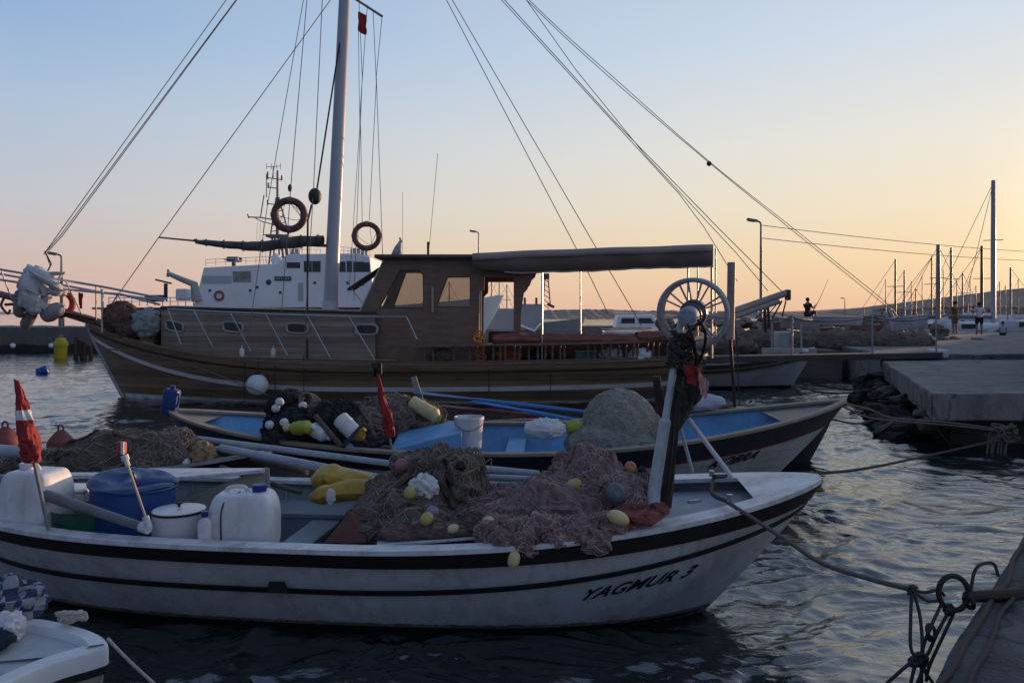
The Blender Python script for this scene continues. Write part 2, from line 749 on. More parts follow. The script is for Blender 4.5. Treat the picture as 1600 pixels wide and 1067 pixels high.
# ================================================================== camera
cam = bpy.data.cameras.new('camera')
camo = bpy.data.objects.new('camera', cam)
COL.objects.link(camo)
camo.location = (0, 0, CH)
camo.rotation_euler = (R(90), 0, 0)
cam.sensor_width = 36
cam.lens = 36 * F / 1600
cam.shift_y = -(533.5 - HY) / 1600
cam.clip_start = 0.05
cam.clip_end = 12000
SC.camera = camo
SC.view_settings.view_transform = 'Standard'
SC.view_settings.look = 'None'
SC.view_settings.exposure = 0
SC.view_settings.gamma = 1

# ================================================================== sky and sun
SUN_AZ = R(46)     # to the right of the view direction
SUN_EL = R(3.0)
wd = bpy.data.worlds.new('World')
SC.world = wd
wd.use_nodes = True
nt = wd.node_tree
N = nt.nodes
Lk = nt.links.new
N.clear()
wo = N.new('ShaderNodeOutputWorld')
sky = N.new('ShaderNodeTexSky')
sky.sky_type = 'NISHITA'
sky.sun_disc = False
sky.sun_elevation = SUN_EL
sky.sun_rotation = SUN_AZ
sky.air_density = 1.0
sky.dust_density = 1.5
bg0 = N.new('ShaderNodeBackground')
bg0.inputs['Strength'].default_value = 0.05
Lk(sky.outputs[0], bg0.inputs[0])
tc = N.new('ShaderNodeTexCoord')
sp = N.new('ShaderNodeSeparateXYZ')
Lk(tc.outputs['Generated'], sp.inputs[0])
cb = N.new('ShaderNodeCombineXYZ')
Lk(sp.outputs['X'], cb.inputs[0])
Lk(sp.outputs['Y'], cb.inputs[1])
nm = N.new('ShaderNodeVectorMath')
nm.operation = 'NORMALIZE'
Lk(cb.outputs[0], nm.inputs[0])
dt = N.new('ShaderNodeVectorMath')
dt.operation = 'DOT_PRODUCT'
GA = R(52)
dt.inputs[1].default_value = (math.sin(GA), math.cos(GA), 0)
Lk(nm.outputs[0], dt.inputs[0])


def skyramp(stops):
    r = N.new('ShaderNodeValToRGB')
    e = r.color_ramp.elements
    r.color_ramp.interpolation = 'EASE'
    r.color_ramp.interpolation = 'LINEAR'
    for i, (p, c) in enumerate(stops):
        el = e[i] if i < 2 else e.new(p)
        el.position = p
        el.color = srgb(*c) + (1,)
    Lk(sp.outputs['Z'], r.inputs['Fac'])
    return r.outputs['Color']


rl = skyramp([(0.0, (214, 178, 168)), (1.0, (106, 128, 164)), (0.035, (213, 184, 175)), (0.07, (209, 190, 184)), (0.13, (198, 199, 206)),
              (0.23, (177, 196, 218)), (0.32, (151, 182, 218)), (0.6, (118, 146, 188))])
rr = skyramp([(0.0, (238, 194, 162)), (1.0, (106, 128, 164)), (0.03, (244, 208, 168)), (0.065, (248, 219, 176)), (0.13, (245, 230, 202)), (0.2, (238, 233, 221)),
              (0.32, (212, 224, 236)), (0.6, (168, 187, 213))])
rb = skyramp([(0.0, (128, 129, 143)), (1.0, (104, 126, 162)), (0.15, (120, 130, 155)), (0.4, (105, 123, 158))])


def mixc(a, b, f0, f1):
    mr = N.new('ShaderNodeMapRange')
    mr.inputs['From Min'].default_value = f0
    mr.inputs['From Max'].default_value = f1
    Lk(dt.outputs['Value'], mr.inputs['Value'])
    mx = N.new('ShaderNodeMix')
    mx.data_type = 'RGBA'
    Lk(mr.outputs[0], mx.inputs[0])
    Lk(a, mx.inputs[6])
    Lk(b, mx.inputs[7])
    return mx.outputs[2]


c1 = mixc(rl, rr, 0.10, 0.96)
c2 = mixc(rb, c1, -0.75, 0.08)
# bright aureole round the sun, just outside the right edge of the picture
gd = N.new('ShaderNodeVectorMath')
gd.operation = 'DOT_PRODUCT'
gd.inputs[1].default_value = (math.sin(SUN_AZ) * math.cos(SUN_EL), math.cos(SUN_AZ) * math.cos(SUN_EL), math.sin(SUN_EL))
Lk(tc.outputs['Generated'], gd.inputs[0])
gm = N.new('ShaderNodeMath')
gm.operation = 'MAXIMUM'
gm.inputs[1].default_value = 0.0
Lk(gd.outputs['Value'], gm.inputs[0])
gp = N.new('ShaderNodeMath')
gp.operation = 'POWER'
gp.inputs[1].default_value = 150
Lk(gm.outputs[0], gp.inputs[0])
bgs = N.new('ShaderNodeBackground')
bgs.inputs[0].default_value = (1.0, 0.70, 0.36, 1)
gs2 = N.new('ShaderNodeMath')
gs2.operation = 'MULTIPLY'
gs2.inputs[1].default_value = 5.0
Lk(gp.outputs[0], gs2.inputs[0])
Lk(gs2.outputs[0], bgs.inputs['Strength'])
bg1 = N.new('ShaderNodeBackground')
bg1.inputs['Strength'].default_value = 0.97
Lk(c2, bg1.inputs[0])
ad = N.new('ShaderNodeAddShader')
bg0.inputs['Strength'].default_value = 0.004
Lk(bg0.outputs[0], ad.inputs[0])
Lk(bg1.outputs[0], ad.inputs[1])
ad2 = N.new('ShaderNodeAddShader')
Lk(ad.outputs[0], ad2.inputs[0])
Lk(bgs.outputs[0], ad2.inputs[1])
Lk(ad2.outputs[0], wo.inputs[0])

sl = bpy.data.lights.new('sun', 'SUN')
sl.energy = 4.5
sl.angle = R(1.0)
sl.color = (1.0, 0.60, 0.36)
so = bpy.data.objects.new('sun', sl)
COL.objects.link(so)
sdir = V((math.sin(SUN_AZ) * math.cos(SUN_EL), math.cos(SUN_AZ) * math.cos(SUN_EL), math.sin(SUN_EL)))
so.rotation_euler = sdir.to_track_quat('Z', 'Y').to_euler()

# ================================================================== materials used widely
WHITE = mat('white_paint', (0.62, 0.64, 0.66), 0.45, var=0.10, scale=3, dirt=0.55, dirtcol=(0.20, 0.17, 0.14), bump=0.08, bscale=25)
HULLW = mat('hull_white', (0.50, 0.53, 0.56), 0.5, var=0.12, scale=3.5, dirt=0.7, dirtcol=(0.17, 0.155, 0.14), bump=0.16, bscale=9, streak=0.55, streakcol=(0.17, 0.11, 0.075))
CAPW = mat('cap_white', (0.62, 0.63, 0.66), 0.45, var=0.14, scale=7, dirt=0.85, dirtcol=(0.17, 0.15, 0.13), bump=0.1, bscale=30)
BLACK = mat('tarred_black', (0.012, 0.011, 0.011), 0.6, var=0.4, scale=8, bump=0.15, bscale=30)
GREYB = mat('grey_blue_paint', (0.21, 0.26, 0.30), 0.55, var=0.18, scale=4, dirt=0.6, dirtcol=(0.10, 0.08, 0.06), bump=0.1, bscale=30)
BLUE = mat('blue_paint', (0.13, 0.34, 0.60), 0.5, var=0.2, scale=4, dirt=0.45, dirtcol=(0.10, 0.10, 0.09), bump=0.1, bscale=30)
DBLUE = mat('blue_plastic', (0.02, 0.07, 0.24), 0.4, var=0.2, scale=5, dirt=0.3, dirtcol=(0.10, 0.10, 0.10))
PLASTW = mat('white_plastic', (0.66, 0.67, 0.70), 0.4, var=0.08, scale=6, dirt=0.55, dirtcol=(0.28, 0.25, 0.20), bump=0.12, bscale=9, streak=0.3, streakcol=(0.25, 0.2, 0.15))
BCAP = mat('blue_cap', (0.01, 0.03, 0.20), 0.4, var=0.1)
ROPE = mat('rope_tan', (0.14, 0.12, 0.105), 0.85, var=0.35, scale=60, bump=0.4, bscale=160)
ROPED = mat('rope_dark', (0.045, 0.042, 0.04), 0.85, var=0.35, scale=60, bump=0.4, bscale=160)
WIRE = mat('wire_rope', (0.17, 0.16, 0.17), 0.5, var=0.2, metal=0.3)
WOODD = mat('dark_wood', (0.055, 0.036, 0.026), 0.6, var=0.4, scale=4, stretch=(1, 1, 6), bump=0.2, bscale=20)
STEEL = mat('steel_tube', (0.42, 0.43, 0.45), 0.35, metal=0.7, var=0.15, scale=10)
GALV = mat('galvanised', (0.34, 0.35, 0.37), 0.5, metal=0.1, var=0.25, scale=14, dirt=0.3, dirtcol=(0.12, 0.06, 0.03))
PIPEW = mat('pipe_white', (0.52, 0.55, 0.60), 0.45, var=0.15, scale=6, dirt=0.5, dirtcol=(0.15, 0.12, 0.1))
REDC = mat('red_cloth', (0.26, 0.022, 0.025), 0.8, var=0.3, scale=9, bump=0.3, bscale=60)
WCLOTH = mat('white_cloth', (0.6, 0.6, 0.62), 0.85, var=0.1, scale=9, bump=0.3, bscale=60)
YEL = mat('yellow_float', (0.44, 0.38, 0.11), 0.55, var=0.2, scale=14, dirt=0.5, dirtcol=(0.15, 0.12, 0.05))
CREAM = mat('cream_float', (0.60, 0.50, 0.26), 0.6, var=0.18, scale=14, dirt=0.4, dirtcol=(0.2, 0.15, 0.08))
FLW = mat('white_float', (0.62, 0.62, 0.64), 0.6, var=0.1, scale=14, dirt=0.4, dirtcol=(0.25, 0.2, 0.16))
YELOIL = mat('yellow_oilskin', (0.44, 0.27, 0.04), 0.5, var=0.25, scale=7, bump=0.3, bscale=20, dirt=0.4, dirtcol=(0.14, 0.09, 0.03))
ORANGE = mat('orange_rubber', (0.38, 0.07, 0.02), 0.5, var=0.2, scale=8, dirt=0.4, dirtcol=(0.1, 0.05, 0.03))
NETP = mat('net_purple', (0.27, 0.175, 0.172), 0.95, var=0.55, scale=9, bump=0.6, bscale=120, dirt=0.5, dirtcol=(0.08, 0.06, 0.06), spec=0.1)
NETB = mat('net_brown', (0.155, 0.125, 0.105), 0.95, var=0.5, scale=9, bump=0.6, bscale=120, dirt=0.6, dirtcol=(0.045, 0.04, 0.035), spec=0.1)
NETR = mat('net_pink', (0.30, 0.11, 0.10), 0.95, var=0.45, scale=12, bump=0.6, bscale=120, dirt=0.6, dirtcol=(0.12, 0.08, 0.075), spec=0.1)
NETG = mat('net_green', (0.30, 0.295, 0.255), 0.95, var=0.35, scale=10, bump=0.6, bscale=130, dirt=0.5, dirtcol=(0.17, 0.16, 0.14), spec=0.1)
TWP = mat('twine_purple', (0.42, 0.295, 0.285), 0.95, var=0.4, scale=14, spec=0.1)
TWB = mat('twine_brown', (0.30, 0.245, 0.20), 0.95, var=0.4, scale=14, spec=0.1)
NETK = mat('net_black', (0.028, 0.028, 0.032), 0.95, var=0.6, scale=14, bump=0.6, bscale=120, spec=0.1)
CONC = mat('concrete', (0.21, 0.21, 0.205), 0.9, var=0.3, scale=2.2, bump=0.5, bscale=22, dirt=0.9, dirtcol=(0.075, 0.075, 0.07), spec=0.2, streak=0.6, streakcol=(0.07, 0.065, 0.06), crack=0.45)
CONCN = mat('concrete_near', (0.115, 0.115, 0.12), 0.9, var=0.4, scale=3.5, bump=0.7, bscale=40, dirt=0.9, dirtcol=(0.04, 0.04, 0.04), spec=0.15, crack=0.9)
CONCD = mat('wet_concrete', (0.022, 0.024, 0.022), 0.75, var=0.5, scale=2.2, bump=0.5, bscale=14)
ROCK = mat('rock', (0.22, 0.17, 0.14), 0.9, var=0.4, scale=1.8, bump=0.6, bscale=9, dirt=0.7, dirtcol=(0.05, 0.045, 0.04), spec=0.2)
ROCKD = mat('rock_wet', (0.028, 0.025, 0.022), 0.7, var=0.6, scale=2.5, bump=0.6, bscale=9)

# ================================================================== water
def make_water():
    """one sheet from the quay out to the horizon: real waves near by, finer ripples as relief"""
    rng = np.random.RandomState(3)
    na = 620
    a0, a1 = R(-52), R(52)
    ang = np.concatenate([np.linspace(R(-180), a0, 40, endpoint=False), np.linspace(a0, a1, na), np.linspace(a1, R(180), 41)[1:]])
    rad = [0.4]
    while rad[-1] < 6000:
        r = rad[-1]
        rad.append(r + min(max(0.011, 0.0021 * r * (1 + r / 22)), 0.05 * r + 0.02))
    rad = np.array(rad)
    A, Rr = np.meshgrid(ang, rad)
    X = Rr * np.sin(A)
    Y = Rr * np.cos(A)
    Z = np.zeros_like(X)
    DX = np.zeros_like(X)
    DY = np.zeros_like(X)
    # warp for irregular crests
    wx = 0.35 * np.sin(0.9 * X + 1.3 * Y + 0.5) + 0.22 * np.sin(2.1 * X - 1.1 * Y + 2.0) + 0.1 * np.sin(4.3 * X + 3.1 * Y)
    wy = 0.30 * np.sin(1.2 * Y - 0.7 * X + 1.1) + 0.2 * np.sin(2.3 * Y + 1.7 * X + 0.3) + 0.1 * np.sin(4.9 * Y - 2.7 * X)
    Xw, Yw = X + wx, Y + wy
    cell = np.maximum(Rr * (a1 - a0) / na, np.gradient(rad)[:, None])
    for lam, amp, n in ((1.7, 0.0050, 6), (0.95, 0.0062, 9), (0.55, 0.0066, 12), (0.32, 0.0052, 16), (0.19, 0.0030, 18), (0.11, 0.0013, 16)):
        fade = np.clip((lam / cell - 2.5) / 2.5, 0, 1)
        acc = np.zeros_like(X)
        for i in range(n):
            th = rng.normal(R(80), R(38))
            k = 2 * PI / (lam * rng.uniform(0.75, 1.3))
            ph = k * (Xw * math.cos(th) + Yw * math.sin(th)) + rng.uniform(0, 2 * PI)
            s = np.sin(ph)
            acc += s + 0.25 * (s * s - 0.5)
        Z += amp * acc / math.sqrt(n / 2.0) * fade
    nr, nc = X.shape
    me = bpy.data.meshes.new('water')
    co = np.stack([X, Y, Z], -1).reshape(-1, 3).astype(np.float32)
    idx = np.arange(nr * nc).reshape(nr, nc)
    q = np.stack([idx[:-1, :-1], idx[:-1, 1:], idx[1:, 1:], idx[1:, :-1]], -1).reshape(-1, 4)
    me.vertices.add(len(co))
    me.vertices.foreach_set('co', co.ravel())
    me.loops.add(q.size)
    me.loops.foreach_set('vertex_index', q.ravel().astype(np.int32))
    me.polygons.add(len(q))
    me.polygons.foreach_set('loop_start', np.arange(0, q.size, 4, dtype=np.int32))
    me.polygons.foreach_set('loop_total', np.full(len(q), 4, dtype=np.int32))
    me.polygons.foreach_set('use_smooth', np.ones(len(q), dtype=bool))
    me.update(calc_edges=True)
    me.flip_normals() if me.polygons[len(q) // 2].normal.z < 0 else None
    m = bpy.data.materials.new('sea_water')
    m.use_nodes = True
    nt = m.node_tree
    N = nt.nodes
    b = N['Principled BSDF']
    b.inputs['Base Color'].default_value = (0.006, 0.012, 0.014, 1)
    b.inputs['Roughness'].default_value = 0.045
    b.inputs['IOR'].default_value = 2.0
    b.inputs['Specular IOR Level'].default_value = 0.7
    tc = N.new('ShaderNodeTexCoord')
    mp = N.new('ShaderNodeMapping')
    mp.inputs['Scale'].default_value = (0.75, 1.25, 1)
    nt.links.new(tc.outputs['Object'], mp.inputs[0])
    n1 = N.new('ShaderNodeTexNoise')
    n1.inputs['Scale'].default_value = 6.5
    n1.inputs['Detail'].default_value = 6
    n1.inputs['Roughness'].default_value = 0.55
    n1.inputs['Distortion'].default_value = 0.6
    nt.links.new(mp.outputs[0], n1.inputs[0])
    n2 = N.new('ShaderNodeTexNoise')
    n2.inputs['Scale'].default_value = 0.9
    n2.inputs['Detail'].default_value = 3
    nt.links.new(mp.outputs[0], n2.inputs[0])
    bp = N.new('ShaderNodeBump')
    bp.inputs['Strength'].default_value = 0.45
    bp.inputs['Distance'].default_value = 0.035
    nt.links.new(n1.outputs['Fac'], bp.inputs['Height'])
    bp2 = N.new('ShaderNodeBump')
    bp2.inputs['Strength'].default_value = 0.3
    bp2.inputs['Distance'].default_value = 0.12
    nt.links.new(n2.outputs['Fac'], bp2.inputs['Height'])
    nt.links.new(bp.outputs[0], bp2.inputs['Normal'])
    nt.links.new(bp2.outputs[0], b.inputs['Normal'])
    me.materials.append(m)
    o = bpy.data.objects.new('water', me)
    COL.objects.link(o)
    setp(o, kind='structure')


make_water()

# ================================================================== quays, breakwaters, hills
def rough_block(name, poly, z0, z1, m, label=None, amp=0.015, step=0.25, kind='structure', bev=0.02):
    """a cast block: outline poly (x,y), subdivided so that its edges can wander a little"""
    bm = bmesh.new()
    vs = [bm.verts.new((p[0], p[1], z0)) for p in poly]
    f = bm.faces.new(vs)
    r = bmesh.ops.extrude_face_region(bm, geom=[f])
    for g in r['geom']:
        if isinstance(g, bmesh.types.BMVert):
            g.co.z = z1
    bmesh.ops.recalc_face_normals(bm, faces=bm.faces)
    bmesh.ops.bevel(bm, geom=list(bm.edges), offset=bev, segments=2, affect='EDGES')
    for _ in range(7):
        es = [e for e in bm.edges if e.calc_length() > step]
        if not es or len(bm.verts) > 20000:
            break
        bmesh.ops.subdivide_edges(bm, edges=es, cuts=1, use_grid_fill=True)
    for v in bm.verts:
        v.co += V((mnoise.noise(v.co * 2.1), mnoise.noise(v.co * 2.1 + V((9, 0, 0))), mnoise.noise(v.co * 2.7 + V((0, 7, 0))))) * amp
        v.co += V((mnoise.noise(v.co * 9), mnoise.noise(v.co * 9 + V((9, 0, 0))), mnoise.noise(v.co * 9 + V((0, 7, 0))))) * amp * 0.4
    me = bpy.data.meshes.new(name)
    bmesh.ops.triangulate(bm, faces=[f for f in bm.faces if len(f.verts) > 4])
    bm.to_mesh(me)
    bm.free()
    me.polygons.foreach_set('use_smooth', [True] * len(me.polygons))
    me.set_sharp_from_angle(angle=R(40))
    me.materials.append(m)
    o = bpy.data.objects.new(name, me)
    COL.objects.link(o)
    return setp(o, label=label, kind=kind)


# the quay the photographer stands on (bottom right corner)
ed0, ed1 = V((1.42, 2.8)), V((3.56, 5.33))
eu = (ed1 - ed0).normalized()
pa = ed0 - eu * 4.5
pb = ed0 + eu * 5.2
rough_block('near_quay', [(pa.x, pa.y), (pb.x, pb.y), (pb.x + 14, pb.y - 1.0), (pa.x + 14, pa.y - 8)], -0.6, 0.6, CONCN, amp=0.010, step=0.16, bev=0.03)
# the slab quay on the right, with the dark recess under its lip
rough_block('quay_slab', [(6.5, 11.9), (9.95, 20.8), (60, 20.8), (60, 11.9)], 0.44, 0.86, CONC, amp=0.015, step=0.5)
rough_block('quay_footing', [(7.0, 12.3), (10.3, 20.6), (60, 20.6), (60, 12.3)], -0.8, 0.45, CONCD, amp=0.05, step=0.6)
# upper level where the people stand
rough_block('upper_quay', [(10.2, 20.83), (14.5, 46), (90, 46), (90, 20.83)], -0.8, 1.0, CONC, amp=0.02, step=1.2)
# quay behind the gangplank
rough_block('rear_quay', [(7.2, 26.0), (10.6, 24.6), (14.4, 62), (7.0, 62)], -0.8, 0.92, mat('concrete_brown', (0.13, 0.115, 0.10), 0.9, var=0.35, scale=1.2, bump=0.4, bscale=10, dirt=0.7, dirtcol=(0.04, 0.035, 0.03)), amp=0.05, step=0.8)
# mole on the far left
rough_block('far_mole', [(-60, 43.5), (-16.0, 43.0), (-15.2, 47), (-60, 50)], -1.0, 1.32, mat('concrete_mole', (0.15, 0.14, 0.135), 0.9, var=0.3, scale=0.6, bump=0.4, bscale=6, dirt=0.8, dirtcol=(0.05, 0.045, 0.04)), amp=0.08, step=1.0)
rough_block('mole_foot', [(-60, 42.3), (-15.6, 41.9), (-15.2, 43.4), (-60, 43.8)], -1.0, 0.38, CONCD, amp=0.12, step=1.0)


def hill(name, prof, D, m, z0=-3, depth=0.5, seed=1, rough=1.0):
    """a hill ridge from a measured skyline (px, py) at distance D, with a slope towards the water"""
    px = [p[0] for p in prof]
    py = [p[1] for p in prof]
    n = 260
    rows = [[] for _ in range(9)]
    for i in range(n + 1):
        x = px[0] + (px[-1] - px[0]) * i / n
        y = np.interp(x, px, py)
        top = at(x, y, D)
        top.z += rough * (mnoise.noise(V((x * 0.05, seed, 0))) * 0.0012 + mnoise.noise(V((x * 0.21, seed, 3))) * 0.0008) * D
        for k in range(9):
            u = k / 8
            yy = D * (1 - depth * (1 - u))
            zz = z0 + (top.z - z0) * (u ** 0.9)
            xx = top.x * (1 - depth * 0.6 * (1 - u))
            zz += rough * mnoise.noise(V((xx * 0.02, yy * 0.02, seed))) * 0.004 * D * u * (1 - u)
            rows[k].append(V((xx, yy, zz)))
    mb = MB().grid(rows)
    o = mb.build(name, m, None)
    setp(o, kind='structure')
    return o


HILLR = mat('dry_hill', (0.25, 0.17, 0.145), 0.95, var=0.35, scale=0.03, dirt=0.7, dirtcol=(0.15, 0.13, 0.10))
HILLG = mat('scrub_hill', (0.20, 0.155, 0.13), 0.95, var=0.4, scale=0.05, dirt=0.7, dirtcol=(0.06, 0.07, 0.05))
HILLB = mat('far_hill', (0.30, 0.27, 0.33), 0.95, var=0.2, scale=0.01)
hill('hill', [(1150, 489), (1250, 486), (1330, 482), (1400, 474), (1480, 464), (1560, 454), (1640, 446), (1800, 440), (2300, 447), (2900, 470)], 700, HILLR, seed=2, rough=0.6)
hill('wooded_shore', [(640, 490), (700, 487), (780, 487), (860, 484), (930, 483), (1000, 485), (1100, 486), (1200, 487), (1300, 488), (1420, 489)], 420, HILLG, seed=5, rough=1.5)
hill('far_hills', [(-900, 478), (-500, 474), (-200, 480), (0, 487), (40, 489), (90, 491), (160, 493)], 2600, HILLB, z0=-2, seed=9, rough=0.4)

# unseen low wall added on the slab to keep the low sun off
pw_ = rough_block('sun_block_parapet', [(8.9, 12.3), (8.9, 12.75), (30, 12.75), (30, 12.3)], 0.84, 1.75, CONC, amp=0.02, step=0.5, kind=None)
setp(pw_, 'unseen low wall added on the slab quay to block the sun', 'wall')
pw_ = rough_block('sun_block_wall', [(9.3, 13.0), (9.9, 13.0), (47, 62), (46.2, 62)], 0.8, 2.35, CONC, amp=0.02, step=1.0, kind=None)  # unseen wall added to shade the quays from the low sun
setp(pw_, 'unseen long wall added right of the quay to block the sun', 'wall')
# boulders: the dark pile at the slab's foot and the mole behind the gulet's stern
protos = [rock_mesh('boulder', ROCK, i, (1, 1, 1)) for i in range(5)]
darkp = [rock_mesh('boulder', ROCKD, i + 7, (1, 1, 1)) for i in range(4)]
allrocks = []


def put_rock(src, p, s, label, group):
    if src not in allrocks and not src.get('label'):
        o = src
    else:
        o = src.copy()
        COL.objects.link(o)
    allrocks.append(o)
    o.location = p
    o.scale = (s * random.uniform(0.8, 1.3), s * random.uniform(0.8, 1.3), s * random.uniform(0.6, 0.9))
    o.rotation_euler = (random.uniform(-0.4, 0.4), random.uniform(-0.4, 0.4), random.uniform(0, 6.28))
    setp(o, label, 'rock', group)


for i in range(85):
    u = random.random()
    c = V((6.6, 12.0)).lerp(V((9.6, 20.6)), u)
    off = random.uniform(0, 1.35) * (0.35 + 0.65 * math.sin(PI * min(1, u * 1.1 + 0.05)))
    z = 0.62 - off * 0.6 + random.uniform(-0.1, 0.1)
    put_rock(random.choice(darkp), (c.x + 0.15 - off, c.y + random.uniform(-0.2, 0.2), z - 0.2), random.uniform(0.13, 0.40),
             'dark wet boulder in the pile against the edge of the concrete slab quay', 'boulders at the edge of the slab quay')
for i in range(190):
    u = (i + random.random()) / 190
    x = 6.6 + u * 14
    k = random.random() ** 0.8
    y = 27.0 + u * 5 + k * 9
    z = 0.95 + 0.95 * min(1, k * 1.3) + random.uniform(-0.1, 0.1)
    put_rock(random.choice(protos), (x, y, z - 0.2), random.uniform(0.16, 0.42),
             'brown grey boulder of the rubble bank behind the gangplank', 'boulders of the rubble bank')
for i in range(26):
    x = -16.2 + random.uniform(-0.6, 2.4)
    put_rock(random.choice(protos), (x, 44 + random.uniform(-1.5, 2.5), random.uniform(0.1, 1.0) * (1 - max(0, x + 16) * 0.25)), random.uniform(0.4, 0.8),
             'boulder at the end of the far mole beside the yellow buoy', 'boulders at the end of the far mole')
# ================================================================== the near fishing boat
def sh_near(s):
    return 0.60 + 0.33 * max(0, s) ** 2.0 + 0.14 * max(0, -s) ** 3


nb = Hull((-4.45, 6.15), (2.19, 5.42), 0.99, sh_near, zk=-0.35, rake_b=1.12, rake_s=0.6, bow_pq=(2.7, 0.72), st_pq=(4, 0.7), bluff=4.5)
NB = thing('fishing_boat', 'white wooden fishing boat with black rubbing strakes and purple nets, nearest to the camera', 'fishing boat', nb.M @ V((0, 0, 0)))
o = nb.shell(0, 1).build('hull', HULLW, NB)
nb.shell(0.25, 1, -0.045).build('inner_lining', GREYB, NB)
nb.sheet(0.10, 0.05, -0.97, 0.45).build('floor', GREYB, NB)
cp = nb.cap(0.11, 0.02, 0.03, -0.995, 0.5)
nb.cap(0.17, 0.02, 0.03, 0.5, 0.996, mb=cp)
rows = []
for s in nb.ss(0.84, 0.995, 14):
    a, b = nb.w(s, 1, -1, -0.165, 0.029), nb.w(s, 1, 1, -0.165, 0.029)
    rows.append([a.lerp(b, k / 4) for k in range(5)])
cp.grid(rows)
cp.build('gunwale', CAPW, NB)
# black sheer strake, thin middle strake, and boot stripe
nb.band(lambda s: nb.tz(s, nb.sheer(s) - 0.092 - 0.02 * max(0, s)), lambda s: 1.0, 0.028).build('rubbing_strake', BLACK, NB)
mid = lambda s: sh_near(s) * 0.52 + 0.28 * max(0, s) ** 2.2
nb.band(lambda s: nb.tz(s, mid(s) - 0.017), lambda s: nb.tz(s, mid(s) + 0.017), 0.026).build('rubbing_strake', BLACK, NB)
nb.band(lambda s: nb.tz(s, -0.06), lambda s: nb.tz(s, 0.022 + 0.02 * max(0, s)), 0.006, -0.98, 0.985).build('boot_stripe', BLACK, NB)
nb.band(lambda s: nb.tz(s, 0.0), lambda s: nb.tz(s, 0.05 + 0.02 * max(0, s) + 0.014 * mnoise.noise(V((s * 26, 0, 3))) + 0.008 * mnoise.noise(V((s * 90, 0, 3)))), 0.004, -0.975, 0.98, n=220).build('scum_line', mat('scum', (0.13, 0.135, 0.105), 0.8, var=0.5, scale=14, dirt=0.8, dirtcol=(0.30, 0.30, 0.29)), NB)
# small bracket on the middle strake
mb = MB()
p = nb.w(-0.07, nb.tz(-0.07, 0.345), -1, 0.02)
mb.prism([p + V((-0.075, 0, -0.03)), p + V((0.06, 0, -0.03)), p + V((0.03, 0, 0.035)), p + V((-0.06, 0, 0.035))], (0, -0.03, 0))
mb.build('bracket', BLACK, NB)
# foredeck, sunk below the covering board
nb.sheet(lambda s: nb.sheer(s) - 0.085, 0.04, 0.47, 0.93).build('foredeck', mat('deck_grey', (0.30, 0.35, 0.40), 0.55, var=0.15, scale=4, dirt=0.6, dirtcol=(0.14, 0.12, 0.1), bump=0.1), NB)
mb = MB()
nb.cross(0.47, 0.08, sh_near(0.47) - 0.09, 0.03, 0.05, mb)
mb.build('bulkhead', GREYB, NB)
mb = MB()
nb.cross(-0.12, 0.40, 0.43, 0.24, 0.06, mb)
mb.build('thwart', GREYB, NB, bevel=0.006)
mb = MB()
nb.cross(0.22, 0.40, 0.43, 0.24, 0.06, mb)
mb.build('thwart', GREYB, NB, bevel=0.006)
mb = MB()
nb.cross(-0.62, 0.08, 0.46, 0.03, 0.05, mb)
mb.build('bulkhead', GREYB, NB)
# bench along the far side
mb = MB()
rows = []
for s in nb.ss(-0.5, 0.2, 16):
    fr = nb.loc(s, 0.7, 1, -0.42)
    ou = nb.loc(s, nb.tz(s, 0.47), 1, -0.05)
    rows.append([nb.M @ V((fr.x, fr.y, 0.10)), nb.M @ V((fr.x, fr.y, 0.44)), nb.M @ V((fr.x, fr.y - 0.02, 0.44)), nb.M @ V((fr.x, fr.y - 0.02, 0.47)), nb.M @ V((fr.x, fr.y, 0.47)), nb.M @ V((ou.x, ou.y, 0.47))])
mb.grid(rows)
mb.build('side_bench', GREYB, NB, smooth=False)
# ribs inside
mb = MB()
for i in range(15):
    s = -0.8 + i * 0.085
    for side in (1,):
        pts = [nb.w(s, 0.35 + 0.6 * k / 6, side, -0.06) for k in range(7)]
        mb.tube(pts, 0.016, 4)
mb.build('rib', GREYB, NB)
# locker with a sloping side and a lid, aft on the far side
mb = MB()
mb.prism([at(262, 796, 6.1), at(416, 796, 6.1), at(415, 731, 6.1), at(330, 762, 6.1), at(262, 786, 6.1)], (0, 0.03, 0))
mb.prism([at(415, 731, 6.1), at(419, 800, 6.1), at(419, 800, 6.6), at(415, 731, 6.6)], (0.03, 0, 0))
mb.build('locker_side', mat('beige_board', (0.36, 0.35, 0.32), 0.6, var=0.12, scale=4, dirt=0.5, dirtcol=(0.15, 0.13, 0.1)), NB, smooth=False, bevel=0.005)
mb = MB()
q = [at(196, 752, 6.0), at(414, 733, 6.0), at(414, 731, 6.55), at(232, 731, 6.55)]
mb.hexa([p - V((0, 0, 0.03)) for p in q], q)
mb.build('locker_lid', CAPW, NB, smooth=False, bevel=0.006)
# loose board on the near gunwale
mb = MB()
q = [at(588, 851, 4.95), at(752, 838, 4.95), at(754, 834, 5.12), at(590, 845, 5.12)]
mb.hexa([p - V((0, 0, 0.02)) for p in q], q)
mb.build('gunwale_board', CAPW, NB, smooth=False, bevel=0.005)
LET = mat('letter_black', (0.010, 0.010, 0.014), 0.5, var=0.2)
nb.letters('YAGMUR 3', 0.128, 0.575, 0.265, 0.18, LET, NB, shear=0.12, bold=0.003)

